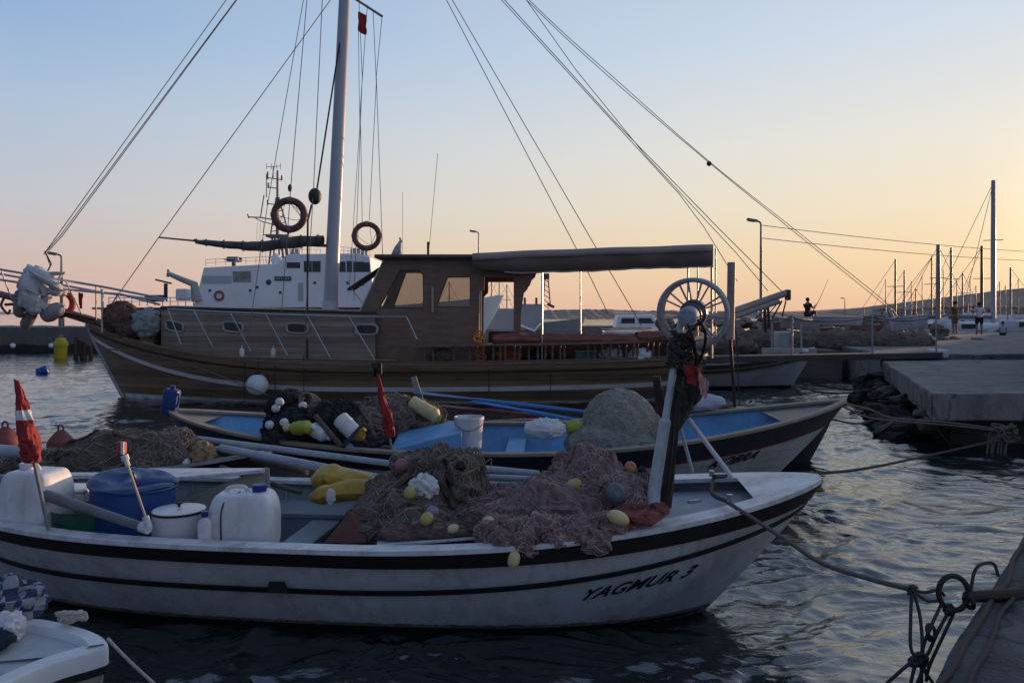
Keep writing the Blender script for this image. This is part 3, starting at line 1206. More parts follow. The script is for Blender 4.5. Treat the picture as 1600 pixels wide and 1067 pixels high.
# line hauler post on the foredeck with its wheel
pb_, pt_ = at(1017, 797, 5.3), at(1067, 486, 5.3)
mb = MB()
mb.tube([pb_, pb_.lerp(pt_, 0.45), pb_.lerp(pt_, 0.46), pt_], [0.044, 0.039, 0.026, 0.022], 14)
post = mb.build('hauler_post', PIPEW, NB)
ax = V((-0.42, -0.88, -0.14)).normalized()
hc = at(1084, 489, 5.36)
mb = MB()
mb.ring(hc - ax * 0.035, ax, 0.228, 0.016, 56, 8)
mb.ring(hc + ax * 0.045, ax, 0.236, 0.016, 56, 8)
wheel = mb.build('hauler_wheel', GALV, NB)
mb = MB()
u = ax.orthogonal().normalized()
w_ = ax.cross(u)
for i in range(9):
    a = 2 * PI * i / 9
    d = u * math.cos(a) + w_ * math.sin(a)
    mb.tube([hc - ax * 0.035 + d * 0.225, hc + d * 0.05], 0.007, 6)
    d2 = u * math.cos(a + 0.2) + w_ * math.sin(a + 0.2)
    mb.tube([hc + ax * 0.045 + d2 * 0.232, hc + ax * 0.02 + d2 * 0.05], 0.007, 6)
    mb.tube([hc - ax * 0.035 + d * 0.228, hc + ax * 0.045 + d * 0.236], 0.007, 6)
mb.build('spokes', GALV, wheel)
mb = MB()
Mx = frame(hc - ax * 0.05, ax)
mb.lathe([(0.02, 0), (0.085, 0.0), (0.095, 0.03), (0.095, 0.08), (0.075, 0.10), (0.075, 0.15), (0.01, 0.16)], Mx, 28)
mb.build('hub', mat('hub_dark', (0.09, 0.09, 0.10), 0.5, var=0.3, scale=12, metal=0.3, dirt=0.4, dirtcol=(0.1, 0.05, 0.03)), wheel)
mb = MB()
Mx = frame(hc + ax * 0.10, ax)
mb.lathe([(0.03, 0), (0.060, 0.0), (0.066, 0.015), (0.068, 0.10), (0.060, 0.12), (0.040, 0.13), (0.005, 0.132)], Mx, 28)
for k in range(6):
    a = 2 * PI * k / 6
    Mb = Mx @ Matrix.Translation((0.048 * math.cos(a), 0.048 * math.sin(a), 0.122))
    mb.lathe([(0.008, 0), (0.008, 0.012), (0.001, 0.013)], Mb, 6)
mb.build('hydraulic_motor', mat('motor_paint', (0.34, 0.38, 0.44), 0.7, var=0.2, scale=14, dirt=0.5, dirtcol=(0.12, 0.08, 0.05)), wheel)
mb = MB()
mb.tube(spline([hc + ax * 0.22 + V((0.01, 0, -0.04)), hc + ax * 0.24 + V((0.05, 0, -0.16)), hc + ax * 0.1 + V((0.03, 0, -0.34)), at(1058, 600, 5.28), at(1050, 690, 5.26), at(1040, 775, 5.25)]), 0.011, 7)
mb.tube(spline([hc + ax * 0.20 + V((0.04, 0, 0.02)), hc + ax * 0.2 + V((0.12, 0, -0.1)), hc + ax * 0.1 + V((0.07, 0, -0.30)), at(1066, 610, 5.24), at(1056, 700, 5.22), at(1046, 775, 5.22)]), 0.010, 7)
mb.build('hydraulic_hose', BLACK, NB)
# dark timber behind the pipe, forked at its head
mb = MB()
mb.tube(spline([at(1040, 792, 5.42), at(1047, 720, 5.42), at(1052, 668, 5.42), at(1050, 640, 5.42)]), [0.042] * 8 + [0.038] * 8 + [0.036] * 8 + [0.030], 10)
mb.tube(spline([at(1052, 668, 5.42), at(1036, 640, 5.40), at(1028, 612, 5.38), at(1026, 588, 5.36)]), [0.042] * 10 + [0.034] * 8 + [0.028] * 6 + [0.022], 10)
mb.tube(spline([at(1054, 668, 5.42), at(1074, 636, 5.44), at(1090, 618, 5.45), at(1098, 596, 5.47)]), [0.042] * 10 + [0.034] * 8 + [0.030] * 6 + [0.024], 10)
mb.tube([at(1054, 640, 5.42), at(1062, 560, 5.40), at(1066, 520, 5.38)], [0.036, 0.05, 0.045], 10)
mb.build('forked_timber', mat('weathered_timber', (0.045, 0.035, 0.030), 0.8, var=0.5, scale=7, bump=0.5, bscale=40), NB)
mb = MB()
mb.tube([at(1076, 655, 5.35), at(1143, 745, 5.1)], 0.017, 8)
mb.build('brace', PIPEW, NB)
mb = MB()
mb.tube([at(1063, 668, 5.45), at(1082, 737, 5.75)], 0.014, 8)
mb.build('brace', PIPEW, NB)
# rope wound below the wheel
rnd = random.Random(5)
mb = MB()
for k in range(16):
    pts = []
    a0 = rnd.uniform(0, 6.28)
    c = pt_.lerp(pb_, rnd.uniform(0.10, 0.26)) + V((0.03, 0, 0))
    for i in range(13):
        a = a0 + i * 0.55
        rr_ = rnd.uniform(0.045, 0.075)
        pts.append(c + V((math.cos(a) * rr_ * 1.2, math.sin(a) * rr_, rnd.uniform(-0.03, 0.03) - i * 0.004)))
    mb.tube(pts, rnd.uniform(0.008, 0.013), 6)
for k in range(9):
    c = at(rnd.uniform(1052, 1085), rnd.uniform(525, 560), 5.3)
    mb.tube(spline([c, c + V((rnd.uniform(-0.03, 0.06), 0.02, -0.08)), c + V((rnd.uniform(-0.02, 0.10), 0.0, -0.18)), c + V((rnd.uniform(-0.03, 0.10), -0.02, -0.30 - rnd.random() * 0.1))], 5), 0.008, 5)
mb.build('wound_rope', ROPED, NB)
mb = MB()
mb.tube([at(1140, 783, 4.95), at(1140, 772, 4.95)], 0.02, 8)
mb.build('cleat', STEEL, NB)
MB().tube([at(1112, 744, 5.85), at(1112, 735, 5.85)], 0.02, 8).build('cleat', STEEL, NB)
mb = MB()
mb.box(at(1085, 783, 5.25), (0.10, 0.03, 0.02), rz=0.5)
mb.build('ringbolt', GALV, NB)

# rags hanging at the fork
def cloth(pts_rows, name, m, label=None, cat=None, parent=None, th=0.004, loc=None):
    mb = MB().grid(pts_rows)
    o = mb.build(name, m, parent, label=label, cat=cat, loc=loc)
    md = o.modifiers.new('thick', 'SOLIDIFY')
    md.thickness = th
    md2 = o.modifiers.new('sub', 'SUBSURF')
    md2.levels = 1
    md2.render_levels = 1
    return o


def hanging(p0, p1, drop, nx=9, nz=9, amp=0.02, seed=0, taper=0.6):
    """rows of points for a rag hanging between two points"""
    rows = []
    p0, p1 = V(p0), V(p1)
    for j in range(nz):
        v = j / (nz - 1)
        row = []
        for i in range(nx):
            u = i / (nx - 1)
            uu = 0.5 + (u - 0.5) * (1 - (1 - taper) * v)
            p = p0.lerp(p1, uu) + V((0, 0, -drop * v))
            p += V((mnoise.noise(V((u * 3, v * 3, seed))), 2.0 * mnoise.noise(V((u * 5, v * 1.5, seed + 4))), 0.6 * mnoise.noise(V((u * 3, v * 2, seed + 8))))) * amp
            row.append(p)
        rows.append(row)
    return rows


cloth(hanging(at(1066, 566, 5.2), at(1100, 578, 5.2), 0.13, amp=0.03, seed=1), 'rag', REDC, 'red rag tied to the wheel post of the nearest boat', 'rag', loc=at(1080, 590, 5.2))
cloth(hanging(at(1088, 575, 5.18), at(1108, 598, 5.18), 0.14, amp=0.03, seed=3, taper=0.5), 'rag', mat('pink_cloth', (0.5, 0.30, 0.28), 0.85, var=0.2, scale=9, bump=0.3), 'faded pink rag hanging beside the red one', 'rag', loc=at(1095, 600, 5.18))
cloth(hanging(at(1058, 600, 5.25), at(1092, 604, 5.25), 0.16, amp=0.04, seed=6, taper=0.7), 'rag', mat('dark_green_cloth', (0.03, 0.04, 0.03), 0.9, var=0.4, scale=9, bump=0.3), 'dark green rag bundled over the forked timber', 'rag', loc=at(1075, 625, 5.25))

# ------------------------------------------------------------------ nets in the near boat
mb = heap([(at(640, 815, 5.65), (0.40, 0.36, 0.22), 0.3), (at(690, 765, 5.9), (0.20, 0.26, 0.30), 0.0), (at(650, 740, 6.1), (0.18, 0.22, 0.13), 0.4),
           (at(722, 775, 5.8), (0.13, 0.2, 0.33), 0.1), (at(608, 785, 5.9), (0.17, 0.2, 0.16), 0)], 3, strands=700, sr=0.0032, a1=0.07, a2=0.035, m2=TWB, hanks=90, hr=0.02)
mb.build('fishing_net', NETB, None, label='brown grey fishing net piled highest amidships in the nearest boat', cat='fishing net', loc=at(660, 830, 5.6))
mb = heap([(at(880, 808, 5.55), (0.40, 0.40, 0.27), 0.2), (at(918, 762, 5.75), (0.22, 0.28, 0.26), 0.5), (at(825, 825, 5.45), (0.34, 0.34, 0.16), 0.0),
           (at(965, 800, 5.5), (0.22, 0.30, 0.24), 0.0), (at(780, 832, 5.45), (0.28, 0.34, 0.16), 0.2), (at(760, 805, 5.8), (0.26, 0.3, 0.17), 0.2)], 5, strands=900, sr=0.0032, a1=0.07, a2=0.035, m2=TWP, hanks=150, hr=0.02)
mb.build('fishing_net', NETP, None, label='purple brown fishing net piled behind the pipe post in the nearest boat', cat='fishing net', loc=at(880, 830, 5.5))
mb = heap([(at(815, 840, 4.82), (0.11, 0.09, 0.10), 0), (at(855, 832, 4.84), (0.12, 0.10, 0.09), 0.3), (at(905, 836, 4.80), (0.12, 0.08, 0.085), -0.2),
           (at(945, 826, 4.82), (0.11, 0.09, 0.075), -0.3), (at(775, 832, 4.95), (0.12, 0.12, 0.09), 0.2), (at(928, 846, 4.74), (0.07, 0.045, 0.065), 0), (at(828, 850, 4.75), (0.075, 0.045, 0.075), 0), (at(795, 842, 4.78), (0.07, 0.04, 0.05), 0), (at(870, 843, 4.76), (0.06, 0.04, 0.05), 0)],
          8, n=56, m=36, a1=0.035, f1=12, a2=0.018, f2=34, strands=500, sr=0.0025, slen=0.25, m2=TWP, hanks=110, hr=0.011)
mb.build('fishing_net', NETP, None, label='fold of purple net draped over the near gunwale with floats on it', cat='fishing net', loc=at(860, 840, 4.9))
mb = heap([(at(1000, 805, 4.86), (0.13, 0.07, 0.05), -0.2), (at(960, 815, 4.86), (0.11, 0.07, 0.05), -0.3), (at(1030, 797, 4.88), (0.05, 0.05, 0.03), -0.2)], 12, n=48, m=30, a1=0.02, f1=14, a2=0.01, f2=40, strands=130, sr=0.0025, slen=0.2)
mb.build('fishing_net', NETR, None, label='salmon pink end of net lying on the white bow gunwale', cat='fishing net', loc=at(990, 812, 4.9))
mb = heap([(at(700, 825, 5.1), (0.26, 0.12, 0.06), -0.05), (at(640, 830, 5.12), (0.20, 0.10, 0.05), 0.1), (at(740, 820, 5.1), (0.12, 0.1, 0.06), 0)], 14, n=56, m=30, a1=0.02, f1=12, a2=0.012, f2=34, strands=160, sr=0.003, slen=0.25)
mb.build('fishing_net', mat('net_mixed', (0.20, 0.14, 0.125), 0.95, var=0.5, scale=12, bump=0.6, bscale=120, dirt=0.6, dirtcol=(0.08, 0.07, 0.06), spec=0.1), None, label='flat roll of pinkish grey net along the gunwale board', cat='fishing net', loc=at(700, 830, 5.1))
# tall frayed bunch standing out of the brown heap
rnd = random.Random(11)
mb = MB()
for k in range(90):
    a = at(rnd.gauss(722, 14), rnd.uniform(700, 722), 5.85 + rnd.uniform(-0.1, 0.1))
    b = at(rnd.gauss(745, 16), rnd.uniform(790, 830), 5.7 + rnd.uniform(-0.12, 0.12))
    mb.tube(spline([a + V((-0.05, 0, -0.02)), a, a.lerp(b, 0.45) + V((rnd.uniform(0, 0.05), rnd.uniform(-0.04, 0.04), 0)), b], 4), rnd.uniform(0.003, 0.006), 4)
mb.build('rope_bunch', mat('frayed_twine', (0.20, 0.165, 0.13), 0.95, var=0.4, scale=30, bump=0.3, spec=0.1), None, label='bunch of tan twine falling down the right side of the brown net', cat='twine', loc=at(735, 800, 5.75))


def float_(px, py, Y, L, r, d, m, label, group=None, kind=0):
    """a net float: a bored ellipsoid with end collars"""
    c = at(px, py, Y)
    M = frame(c, d)
    mb = MB()
    pr = [(r * 0.22, -L / 2 + 0.006), (r * 0.42, -L / 2)]
    for i in range(1, 12):
        t = -1 + 2 * i / 12
        pr.append((r * max(0.42, (1 - abs(t) ** 2.6) ** 0.5), t * L / 2))
    pr += [(r * 0.42, L / 2), (r * 0.22, L / 2 - 0.006)]
    mb.lathe(pr, M, 18)
    if kind:
        mb.ring(c, d, r * 1.0, r * 0.05, 24, 5)
    o = mb.build('net_float', m, None, label=label, cat='net float', group=group, loc=c)
    return o


GF = 'floats on the nets of the nearest boat'
float_(803, 874, 4.68, 0.105, 0.037, (0.25, 0, 1), CREAM, 'pale yellow float hanging outside the near hull below the net', GF)
float_(966, 809, 4.74, 0.135, 0.044, (1, 0.1, -0.45), CREAM, 'cream oblong float lying on the pink net by the bow', GF)
float_(897, 757, 5.42, 0.105, 0.042, (1, 0, 0.3), YEL, 'yellow float on the slope of the purple net heap', GF)
float_(640, 770, 5.42, 0.09, 0.04, (0.1, 0, 1), YEL, 'yellow float standing upright in the brown net', GF)
float_(667, 810, 5.02, 0.085, 0.04, (0.6, 0.2, 0.8), YEL, 'bright yellow float behind the gunwale board', GF)
float_(708, 826, 4.98, 0.075, 0.03, (1, 0, 0.3), CREAM, 'small cream float in the flat roll of net', GF)
float_(765, 818, 4.93, 0.10, 0.042, (0.5, 0.1, -0.8), CREAM, 'cream float at the end of the gunwale board', GF)
float_(837, 806, 5.15, 0.065, 0.035, (0.3, -0.4, 1), mat('peach_float', (0.55, 0.34, 0.24), 0.6, var=0.15, scale=12, dirt=0.3), 'small pale peach float between the two net heaps', GF)
float_(985, 730, 5.6, 0.06, 0.045, (0.3, -0.8, 0.4), mat('orange_float', (0.5, 0.24, 0.10), 0.6, var=0.2, scale=12, dirt=0.4), 'round orange float at the top of the ropes beside the post', GF)
float_(962, 770, 5.20, 0.10, 0.07, (0.3, -0.9, 0.3), mat('teal_float', (0.10, 0.15, 0.17), 0.5, var=0.3, scale=12, dirt=0.4), 'big dull blue green float half buried in the purple net', GF)
float_(627, 727, 5.85, 0.10, 0.052, (0.4, -0.5, 0.6), mat('dull_pink_float', (0.32, 0.14, 0.15), 0.6, var=0.2, scale=12, dirt=0.5), 'dull pink float at the top of the brown net', GF)
float_(584, 783, 5.75, 0.12, 0.06, (0.6, 0.1, 0.7), FLW, 'grey white float beside the yellow oilskins', GF)
float_(675, 800, 5.25, 0.09, 0.045, (0.2, -0.4, 0.7), mat('lilac_float', (0.24, 0.24, 0.34), 0.6, var=0.2, scale=12, dirt=0.4), 'lilac grey float just above the yellow float', GF)
float_(1004, 736, 5.6, 0.07, 0.035, (0.3, -0.3, 1), BLACK, 'small black float hung next to the pipe post', GF)
float_(720, 727, 5.6, 0.07, 0.04, (0.3, -0.6, 0.6), BLACK, 'black float on the shoulder of the brown net', GF)
# hanging rope loops beside the post
mb = MB()
for k in range(8):
    x = 975 + k * 5
    mb.tube(spline([at(x, 738, 5.55), at(x - 3, 760, 5.5), at(x - 2 + rnd.uniform(-3, 3), 790, 5.48), at(x + 4, 800, 5.47), at(x + 6, 770, 5.5), at(x + 4, 740, 5.55)], 5), 0.011, 6)
mb.build('rope_coil', ROPE, None, label='coil of tan rope hanging beside the pipe post', cat='rope', loc=at(990, 770, 5.5))
# white crumpled sack in the net
def blob(name, c, rad, m, label, cat, seed=0, a=0.12, f=3.0, yaw=0.0, n=36, mm=24, flat=None, group=None):
    o = V((seed * 2.1, seed, 3.3))
    mr = min(rad)

    def disp(p, d):
        q = p * (f / max(rad)) + o
        k = a * (mnoise.noise(q) + 0.5 * (1 - 2 * abs(mnoise.noise(q * 2.3))) + 0.25 * mnoise.noise(q * 5))
        p = p + d * k * mr * 2
        if flat is not None and p.z < flat:
            p.z = flat + (p.z - flat) * 0.1
        return p
    return MB().ball(c, rad, n, mm, Matrix.Rotation(yaw, 3, 'Z'), disp).build(name, m, None, label=label, cat=cat, loc=c, group=group)


blob('sack', at(662, 762, 5.55), (0.10, 0.08, 0.085), WCLOTH, 'crumpled white sack caught in the brown net', 'sack', 2, 0.2)
# yellow oilskins on the far bench
def fold(name, pts, r, m, label, cat, seed=0, n=14, parent=None, group=None):
    """soft rolled cloth following a line"""
    P = spline(pts, 7)
    o = V((seed, 2.2, seed * 3))
    mb = MB()
    rows = []
    for i, p in enumerate(P):
        t = i / (len(P) - 1)
        d = (P[min(i + 1, len(P) - 1)] - P[max(0, i - 1)]).normalized()
        u = d.cross(V((0, 0, 1))).normalized()
        w = u.cross(d)
        e = min(1.0, 0.35 + 4 * t, 0.35 + 4 * (1 - t))
        row = []
        for j in range(n + 1):
            a = 2 * PI * (j % n) / n
            q = V((math.cos(a) * 1.2, math.sin(a) * 1.2, t * 3)) + o
            k = 1 + 0.4 * mnoise.noise(q) + 0.25 * (1 - 2 * abs(mnoise.noise(q * 2.2)))
            row.append(p + (u * math.cos(a) * 1.25 + w * math.sin(a)) * r * e * k)
        rows.append(row)
    mb.grid(rows)
    o_ = mb.build(name, m, parent, label=label, cat=cat, group=group, loc=None if parent else pts[0])
    md = o_.modifiers.new('sub', 'SUBSURF')
    md.levels = md.render_levels = 1
    return o_


fold('oilskin', [at(488, 752, 6.3), at(515, 744, 6.3), at(545, 752, 6.25), at(600, 758, 6.2)], 0.085, YELOIL, 'upper yellow oilskin rolled on the far bench of the nearest boat', 'oilskin', 3)
fold('oilskin', [at(486, 778, 6.0), at(520, 770, 5.98), at(560, 766, 5.95), at(605, 768, 5.95)], 0.07, YELOIL, 'lower yellow oilskin with a reddish fold beside the white float', 'oilskin', 8)
blob('dish_rag', at(517, 776, 5.86), (0.035, 0.02, 0.06), WCLOTH, 'small white rag on the corner of the yellow oilskin', 'rag', 5, 0.2)
# reddish boards leaning in the middle
mb = MB()
q0, q1 = at(520, 848, 5.35), at(640, 742, 5.7)
mb.tube([q0, q0.lerp(q1, 0.3), q1], [0.03, 0.034, 0.03], 6)
mb.build('boat_hook', mat('brown_pole', (0.10, 0.06, 0.045), 0.7, var=0.4, scale=6), None, label='brown pole leaning across the nearest boat into the net', cat='pole', loc=q0)
mb = MB()
q = [at(505, 848, 5.25), at(572, 848, 5.25), at(566, 806, 5.45), at(545, 800, 5.45)]
mb.prism(q, (0.03, 0.05, 0))
mb.build('rudder_board', mat('red_brown_board', (0.11, 0.035, 0.025), 0.6, var=0.4, scale=6, dirt=0.4), None, label='dark red board leaning against the brown pole', cat='board', loc=q[0], smooth=False, bevel=0.006)

# ------------------------------------------------------------------ cans, barrels and pots in the stern
def jerrycan(c, s, rz, label, m=PLASTW, cap=BCAP, capx=0.55, strap=True):
    """square moulded can with shoulders, neck, cap and handle"""
    t = thing('jerrycan', label, 'jerrycan', c)
    M = Matrix.Translation(c) @ Matrix.Rotation(rz, 4, 'Z')
    mb = MB()
    bm = bmesh.new()
    bmesh.ops.create_cube(bm, size=1.0)
    bmesh.ops.subdivide_edges(bm, edges=list(bm.edges), cuts=5, use_grid_fill=True)
    for v in bm.verts:
        x, y, z = v.co
        # superellipse plan, shoulders drawn in at the top
        k = (abs(2 * x) ** 8 + abs(2 * y) ** 8 + 1e-9) ** 0.125
        mx = max(abs(2 * x), abs(2 * y), 1e-9)
        f = mx / k
        sh = 1.0
        if z > 0.1:
            sh = 1 - 0.20 * ((z - 0.1) / 0.4) ** 2.2
        elif z < -0.42:
            sh = 0.96
        v.co = V((x * f * s[0] * sh, y * f * s[1] * sh, (z + 0.5) * s[2]))
    bm.verts.index_update()
    mb.add([v.co.copy() for v in bm.verts], [tuple(v.index for v in f.verts) for f in bm.faces], M)
    bm.free()
    o = mb.build('body', m, t)
    md = o.modifiers.new('sub', 'SUBSURF')
    md.levels = md.render_levels = 2
    mb = MB()
    cx = s[0] * (capx - 0.5)
    mb.lathe([(0.045, s[2] - 0.012), (0.045, s[2] + 0.012), (0.05, s[2] + 0.013), (0.05, s[2] + 0.04), (0.044, s[2] + 0.046), (0.002, s[2] + 0.047)], M @ Matrix.Translation((cx, 0, 0)), 18)
    mb.build('cap', cap, t)
    mb = MB()
    mb.tube(spline([M @ V((-s[0] * 0.30, 0, s[2] - 0.03)), M @ V((-s[0] * 0.24, 0, s[2] + 0.025)), M @ V((-s[0] * 0.02, 0, s[2] + 0.03)), M @ V((s[0] * 0.05, 0, s[2] - 0.01))], 6), 0.014, 8)
    mb.build('handle', m, t)
    if strap:
        mb = MB()
        y = -s[1] / 2 - 0.006
        mb.tube(spline([M @ V((-s[0] * 0.05, -s[1] * 0.1, s[2] + 0.004)), M @ V((-s[0] * 0.2, -s[1] * 0.38, s[2] * 0.93)), M @ V((-s[0] * 0.25, y, s[2] * 0.72)), M @ V((-s[0] * 0.25, y, s[2] * 0.3)), M @ V((-s[0] * 0.23, y, 0.02))], 6), 0.005, 6)
        mb.build('lanyard', ROPED, t)
    return t


p = at(383, 858, 5.22)
jerrycan(p, (0.44, 0.30, 0.395), 0.05, 'white jerrycan with a blue cap and dark lanyard, right of the cooking pot', capx=0.72)
# big white can on the left
p = at(58, 830, 5.45)
jerrycan(p, (0.40, 0.34, 0.44), -0.2, 'large white plastic can at the left edge behind the furled red flag', capx=0.3, cap=PLASTW, strap=False)
# cooking pot
def pot(c, r, h, label):
    t = thing('cooking_pot', label, 'pot', c)
    M = Matrix.Translation(c)
    mb = MB().lathe([(r * 0.9, 0), (r * 0.96, 0.02), (r, h * 0.4), (r * 1.0, h), (r * 1.02, h + 0.004)], M, 40)
    mb.build('pot_body', mat('enamel_white', (0.60, 0.60, 0.60), 0.3, var=0.08, scale=5, dirt=0.5, dirtcol=(0.3, 0.26, 0.2)), t)
    mb = MB().lathe([(r * 1.03, h), (r * 1.05, h + 0.004), (r * 1.05, h + 0.012), (r * 1.03, h + 0.016)], M, 40)
    mb.build('rim', BLACK, t)
    mb = MB().lathe([(r * 1.03, h + 0.012), (r * 0.98, h + 0.020), (r * 0.5, h + 0.030), (0.01, h + 0.036)], M, 40)
    lid = mb.build('lid', MATS['enamel_white'], t)
    mb = MB().lathe([(0.010, h + 0.034), (0.009, h + 0.05), (0.022, h + 0.054), (0.022, h + 0.064), (0.002, h + 0.067)], M, 14)
    mb.build('knob', BLACK, lid)
    mb = MB()
    for s in (-1, 1):
        mb.tube(spline([M @ V((s * r, -0.05, h * 0.8)), M @ V((s * (r + 0.035), -0.04, h * 0.82)), M @ V((s * (r + 0.035), 0.04, h * 0.82)), M @ V((s * r, 0.05, h * 0.8))], 5), 0.007, 6)
    mb.build('handle', BLACK, t)


pot(at(280, 862, 5.25), 0.172, 0.275, 'white enamel cooking pot with a black rimmed lid in the nearest boat')


def bottle(c, s, label):
    t = thing('bottle', label, 'bottle', c)
    M = Matrix.Translation(c)
    MB().lathe([(0.03 * s, 0), (0.042 * s, 0.005 * s), (0.043 * s, 0.13 * s), (0.036 * s, 0.155 * s), (0.017 * s, 0.175 * s), (0.016 * s, 0.185 * s)], M, 20).build('bottle_body', PLASTW, t)
    MB().lathe([(0.021 * s, 0.18 * s), (0.022 * s, 0.184 * s), (0.022 * s, 0.215 * s), (0.002, 0.217 * s)], M, 16).build('cap', BCAP, t)


bottle(at(320, 852, 5.05), 1.05, 'small white bottle with a blue cap between the pot and the jerrycan')
# blue barrel
def barrel(c, r, h, label):
    t = thing('barrel', label, 'barrel', c)
    M = Matrix.Translation(c) @ Matrix.Rotation(R(4), 4, 'Y')
    pr = [(r * 0.93, 0), (r * 0.97, 0.02), (r * 0.99, h * 0.3), (r * 1.02, h * 0.33), (r * 1.02, h * 0.36), (r, h * 0.4), (r, h * 0.7), (r * 1.02, h * 0.73), (r * 1.02, h * 0.76), (r, h * 0.8),
          (r * 1.0, h * 0.97), (r * 1.03, h * 0.98), (r * 1.03, h), (r * 0.97, h), (r * 0.95, h * 0.9), (r * 0.9, h * 0.06), (0.01, h * 0.05)]
    MB().lathe(pr, M, 44).build('barrel_body', DBLUE, t, angle=50)
    mb = MB().ring(M @ V((0, 0, h)), M.to_3x3() @ V((0, 0, 1)), r * 1.01, 0.012, 44, 8)
    mb.build('rim', DBLUE, t)
    cloth_rows = [[M @ V((r * k / 6.0 * math.cos(a) * 1.02, r * k / 6.0 * math.sin(a) * 1.02, h + 0.012 + (0.10 * (1 - k / 6.0) * max(0, math.cos(a - 0.9)) + 0.012 * mnoise.noise(V((k, a * 2, 4)))))) for k in range(7)] for a in [2 * PI * i / 36 for i in range(37)]]


barrel(at(199, 905, 5.62), 0.285, 0.70, 'dark blue plastic barrel in the stern of the nearest boat')
# blue tarp thrown over the barrel's mouth
bc = at(199, 905, 5.62)
rows = []
for i in range(25):
    row = []
    a = 2 * PI * i / 24
    aa = 2 * PI * (i % 24) / 24
    for k in range(9):
        u = k / 8
        r = 0.315 * u
        z = 0.70 + 0.055 * (1 - u) * math.cos(aa - 2.4) + 0.06 * max(0, math.cos(aa - 2.6)) * u - 0.05 * max(0, u - 0.9) * 10 * (0.6 + 0.6 * mnoise.noise(V((math.cos(aa) * 2, math.sin(aa) * 2, 7)))) + 0.03 * mnoise.noise(V((math.cos(aa) * u * 3, math.sin(aa) * u * 3, 2)))
        z += 0.03
        row.append(bc + V((r * math.cos(aa) + 0.05, r * math.sin(aa), z)))
    rows.append(row)
cloth(rows, 'tarpaulin', mat('blue_tarp', (0.022, 0.06, 0.17), 0.5, var=0.3, scale=8, bump=0.3, bscale=30), 'dark blue tarpaulin thrown over the mouth of the blue barrel', 'tarpaulin', th=0.005, loc=at(180, 750, 5.6))
# green tub with white rope handle
c = at(122, 838, 5.42)
t = thing('tub', 'green plastic tub with a white rope handle beside the blue barrel', 'tub', c)
M = Matrix.Translation(c)
MB().lathe([(0.12, 0), (0.145, 0.01), (0.165, 0.19), (0.172, 0.195), (0.172, 0.205), (0.165, 0.205), (0.13, 0.03), (0.01, 0.025)], M, 36).build('tub_body', mat('green_plastic', (0.02, 0.10, 0.075), 0.45, var=0.2, scale=6, dirt=0.4), t)
MB().tube(spline([M @ V((-0.15, -0.08, 0.19)), M @ V((-0.12, -0.17, 0.13)), M @ V((-0.02, -0.20, 0.085)), M @ V((0.06, -0.19, 0.075))], 8), 0.007, 7).build('handle', PLASTW, t)
# white crate
c = at(118, 800, 5.75)
t = thing('crate', 'low white box between the white can and the blue barrel', 'box', c)
MB().rbox((0.26, 0.22, 0.22), 0.02, Matrix.Translation(c + V((0, 0, 0.06)))).build('box_body', PLASTW, t)
MB().rbox((0.275, 0.235, 0.03), 0.012, Matrix.Translation(c + V((0, 0, 0.18)))).build('lid', PLASTW, t)
# thick grey tiller pole with a pale end
a, b = at(-30, 740, 5.5), at(226, 824, 5.02)
t = thing('tiller_pole', 'thick grey pole lying aslant across the stern of the nearest boat', 'pole', b)
MB().tube([a, a.lerp(b, 0.5), b], [0.040, 0.038, 0.028], 12).build('pole_shaft', mat('grey_pole', (0.16, 0.17, 0.18), 0.5, var=0.25, scale=6, dirt=0.4), t)
d = (b - a).normalized()
MB().tube([b - d * 0.03, b + d * 0.035], 0.034, 12).build('end_cap', PLASTW, t)
# thin marker stick with red and white top
a, b = at(231, 818, 5.0), at(200, 728, 5.0)
t = thing('marker_stick', 'thin pale stick with a red and white top in the stern', 'marker', a)
MB().tube([a, b], 0.0085, 8).build('stick_shaft', mat('pale_stick', (0.50, 0.40, 0.30), 0.5, var=0.15), t)
d = (b - a).normalized()
MB().tube([b, b + d * 0.04], 0.016, 10).build('collar', PLASTW, t)
MB().tube([b + d * 0.04, b + d * 0.075], 0.024, 10).build('white_band', PLASTW, t)
MB().box(b + d * 0.125, (0.055, 0.045, 0.085)).build('red_flasher', mat('red_plastic', (0.42, 0.05, 0.06), 0.4, var=0.2), t, smooth=False, bevel=0.012)
MB().box(b + d * 0.125 + V((0.015, -0.018, 0)), (0.02, 0.02, 0.08)).build('reflector', PLASTW, t, smooth=False, bevel=0.004)
MB().tube([a - d * 0.02, a + d * 0.05], 0.022, 10).build('socket', PLASTW, t)

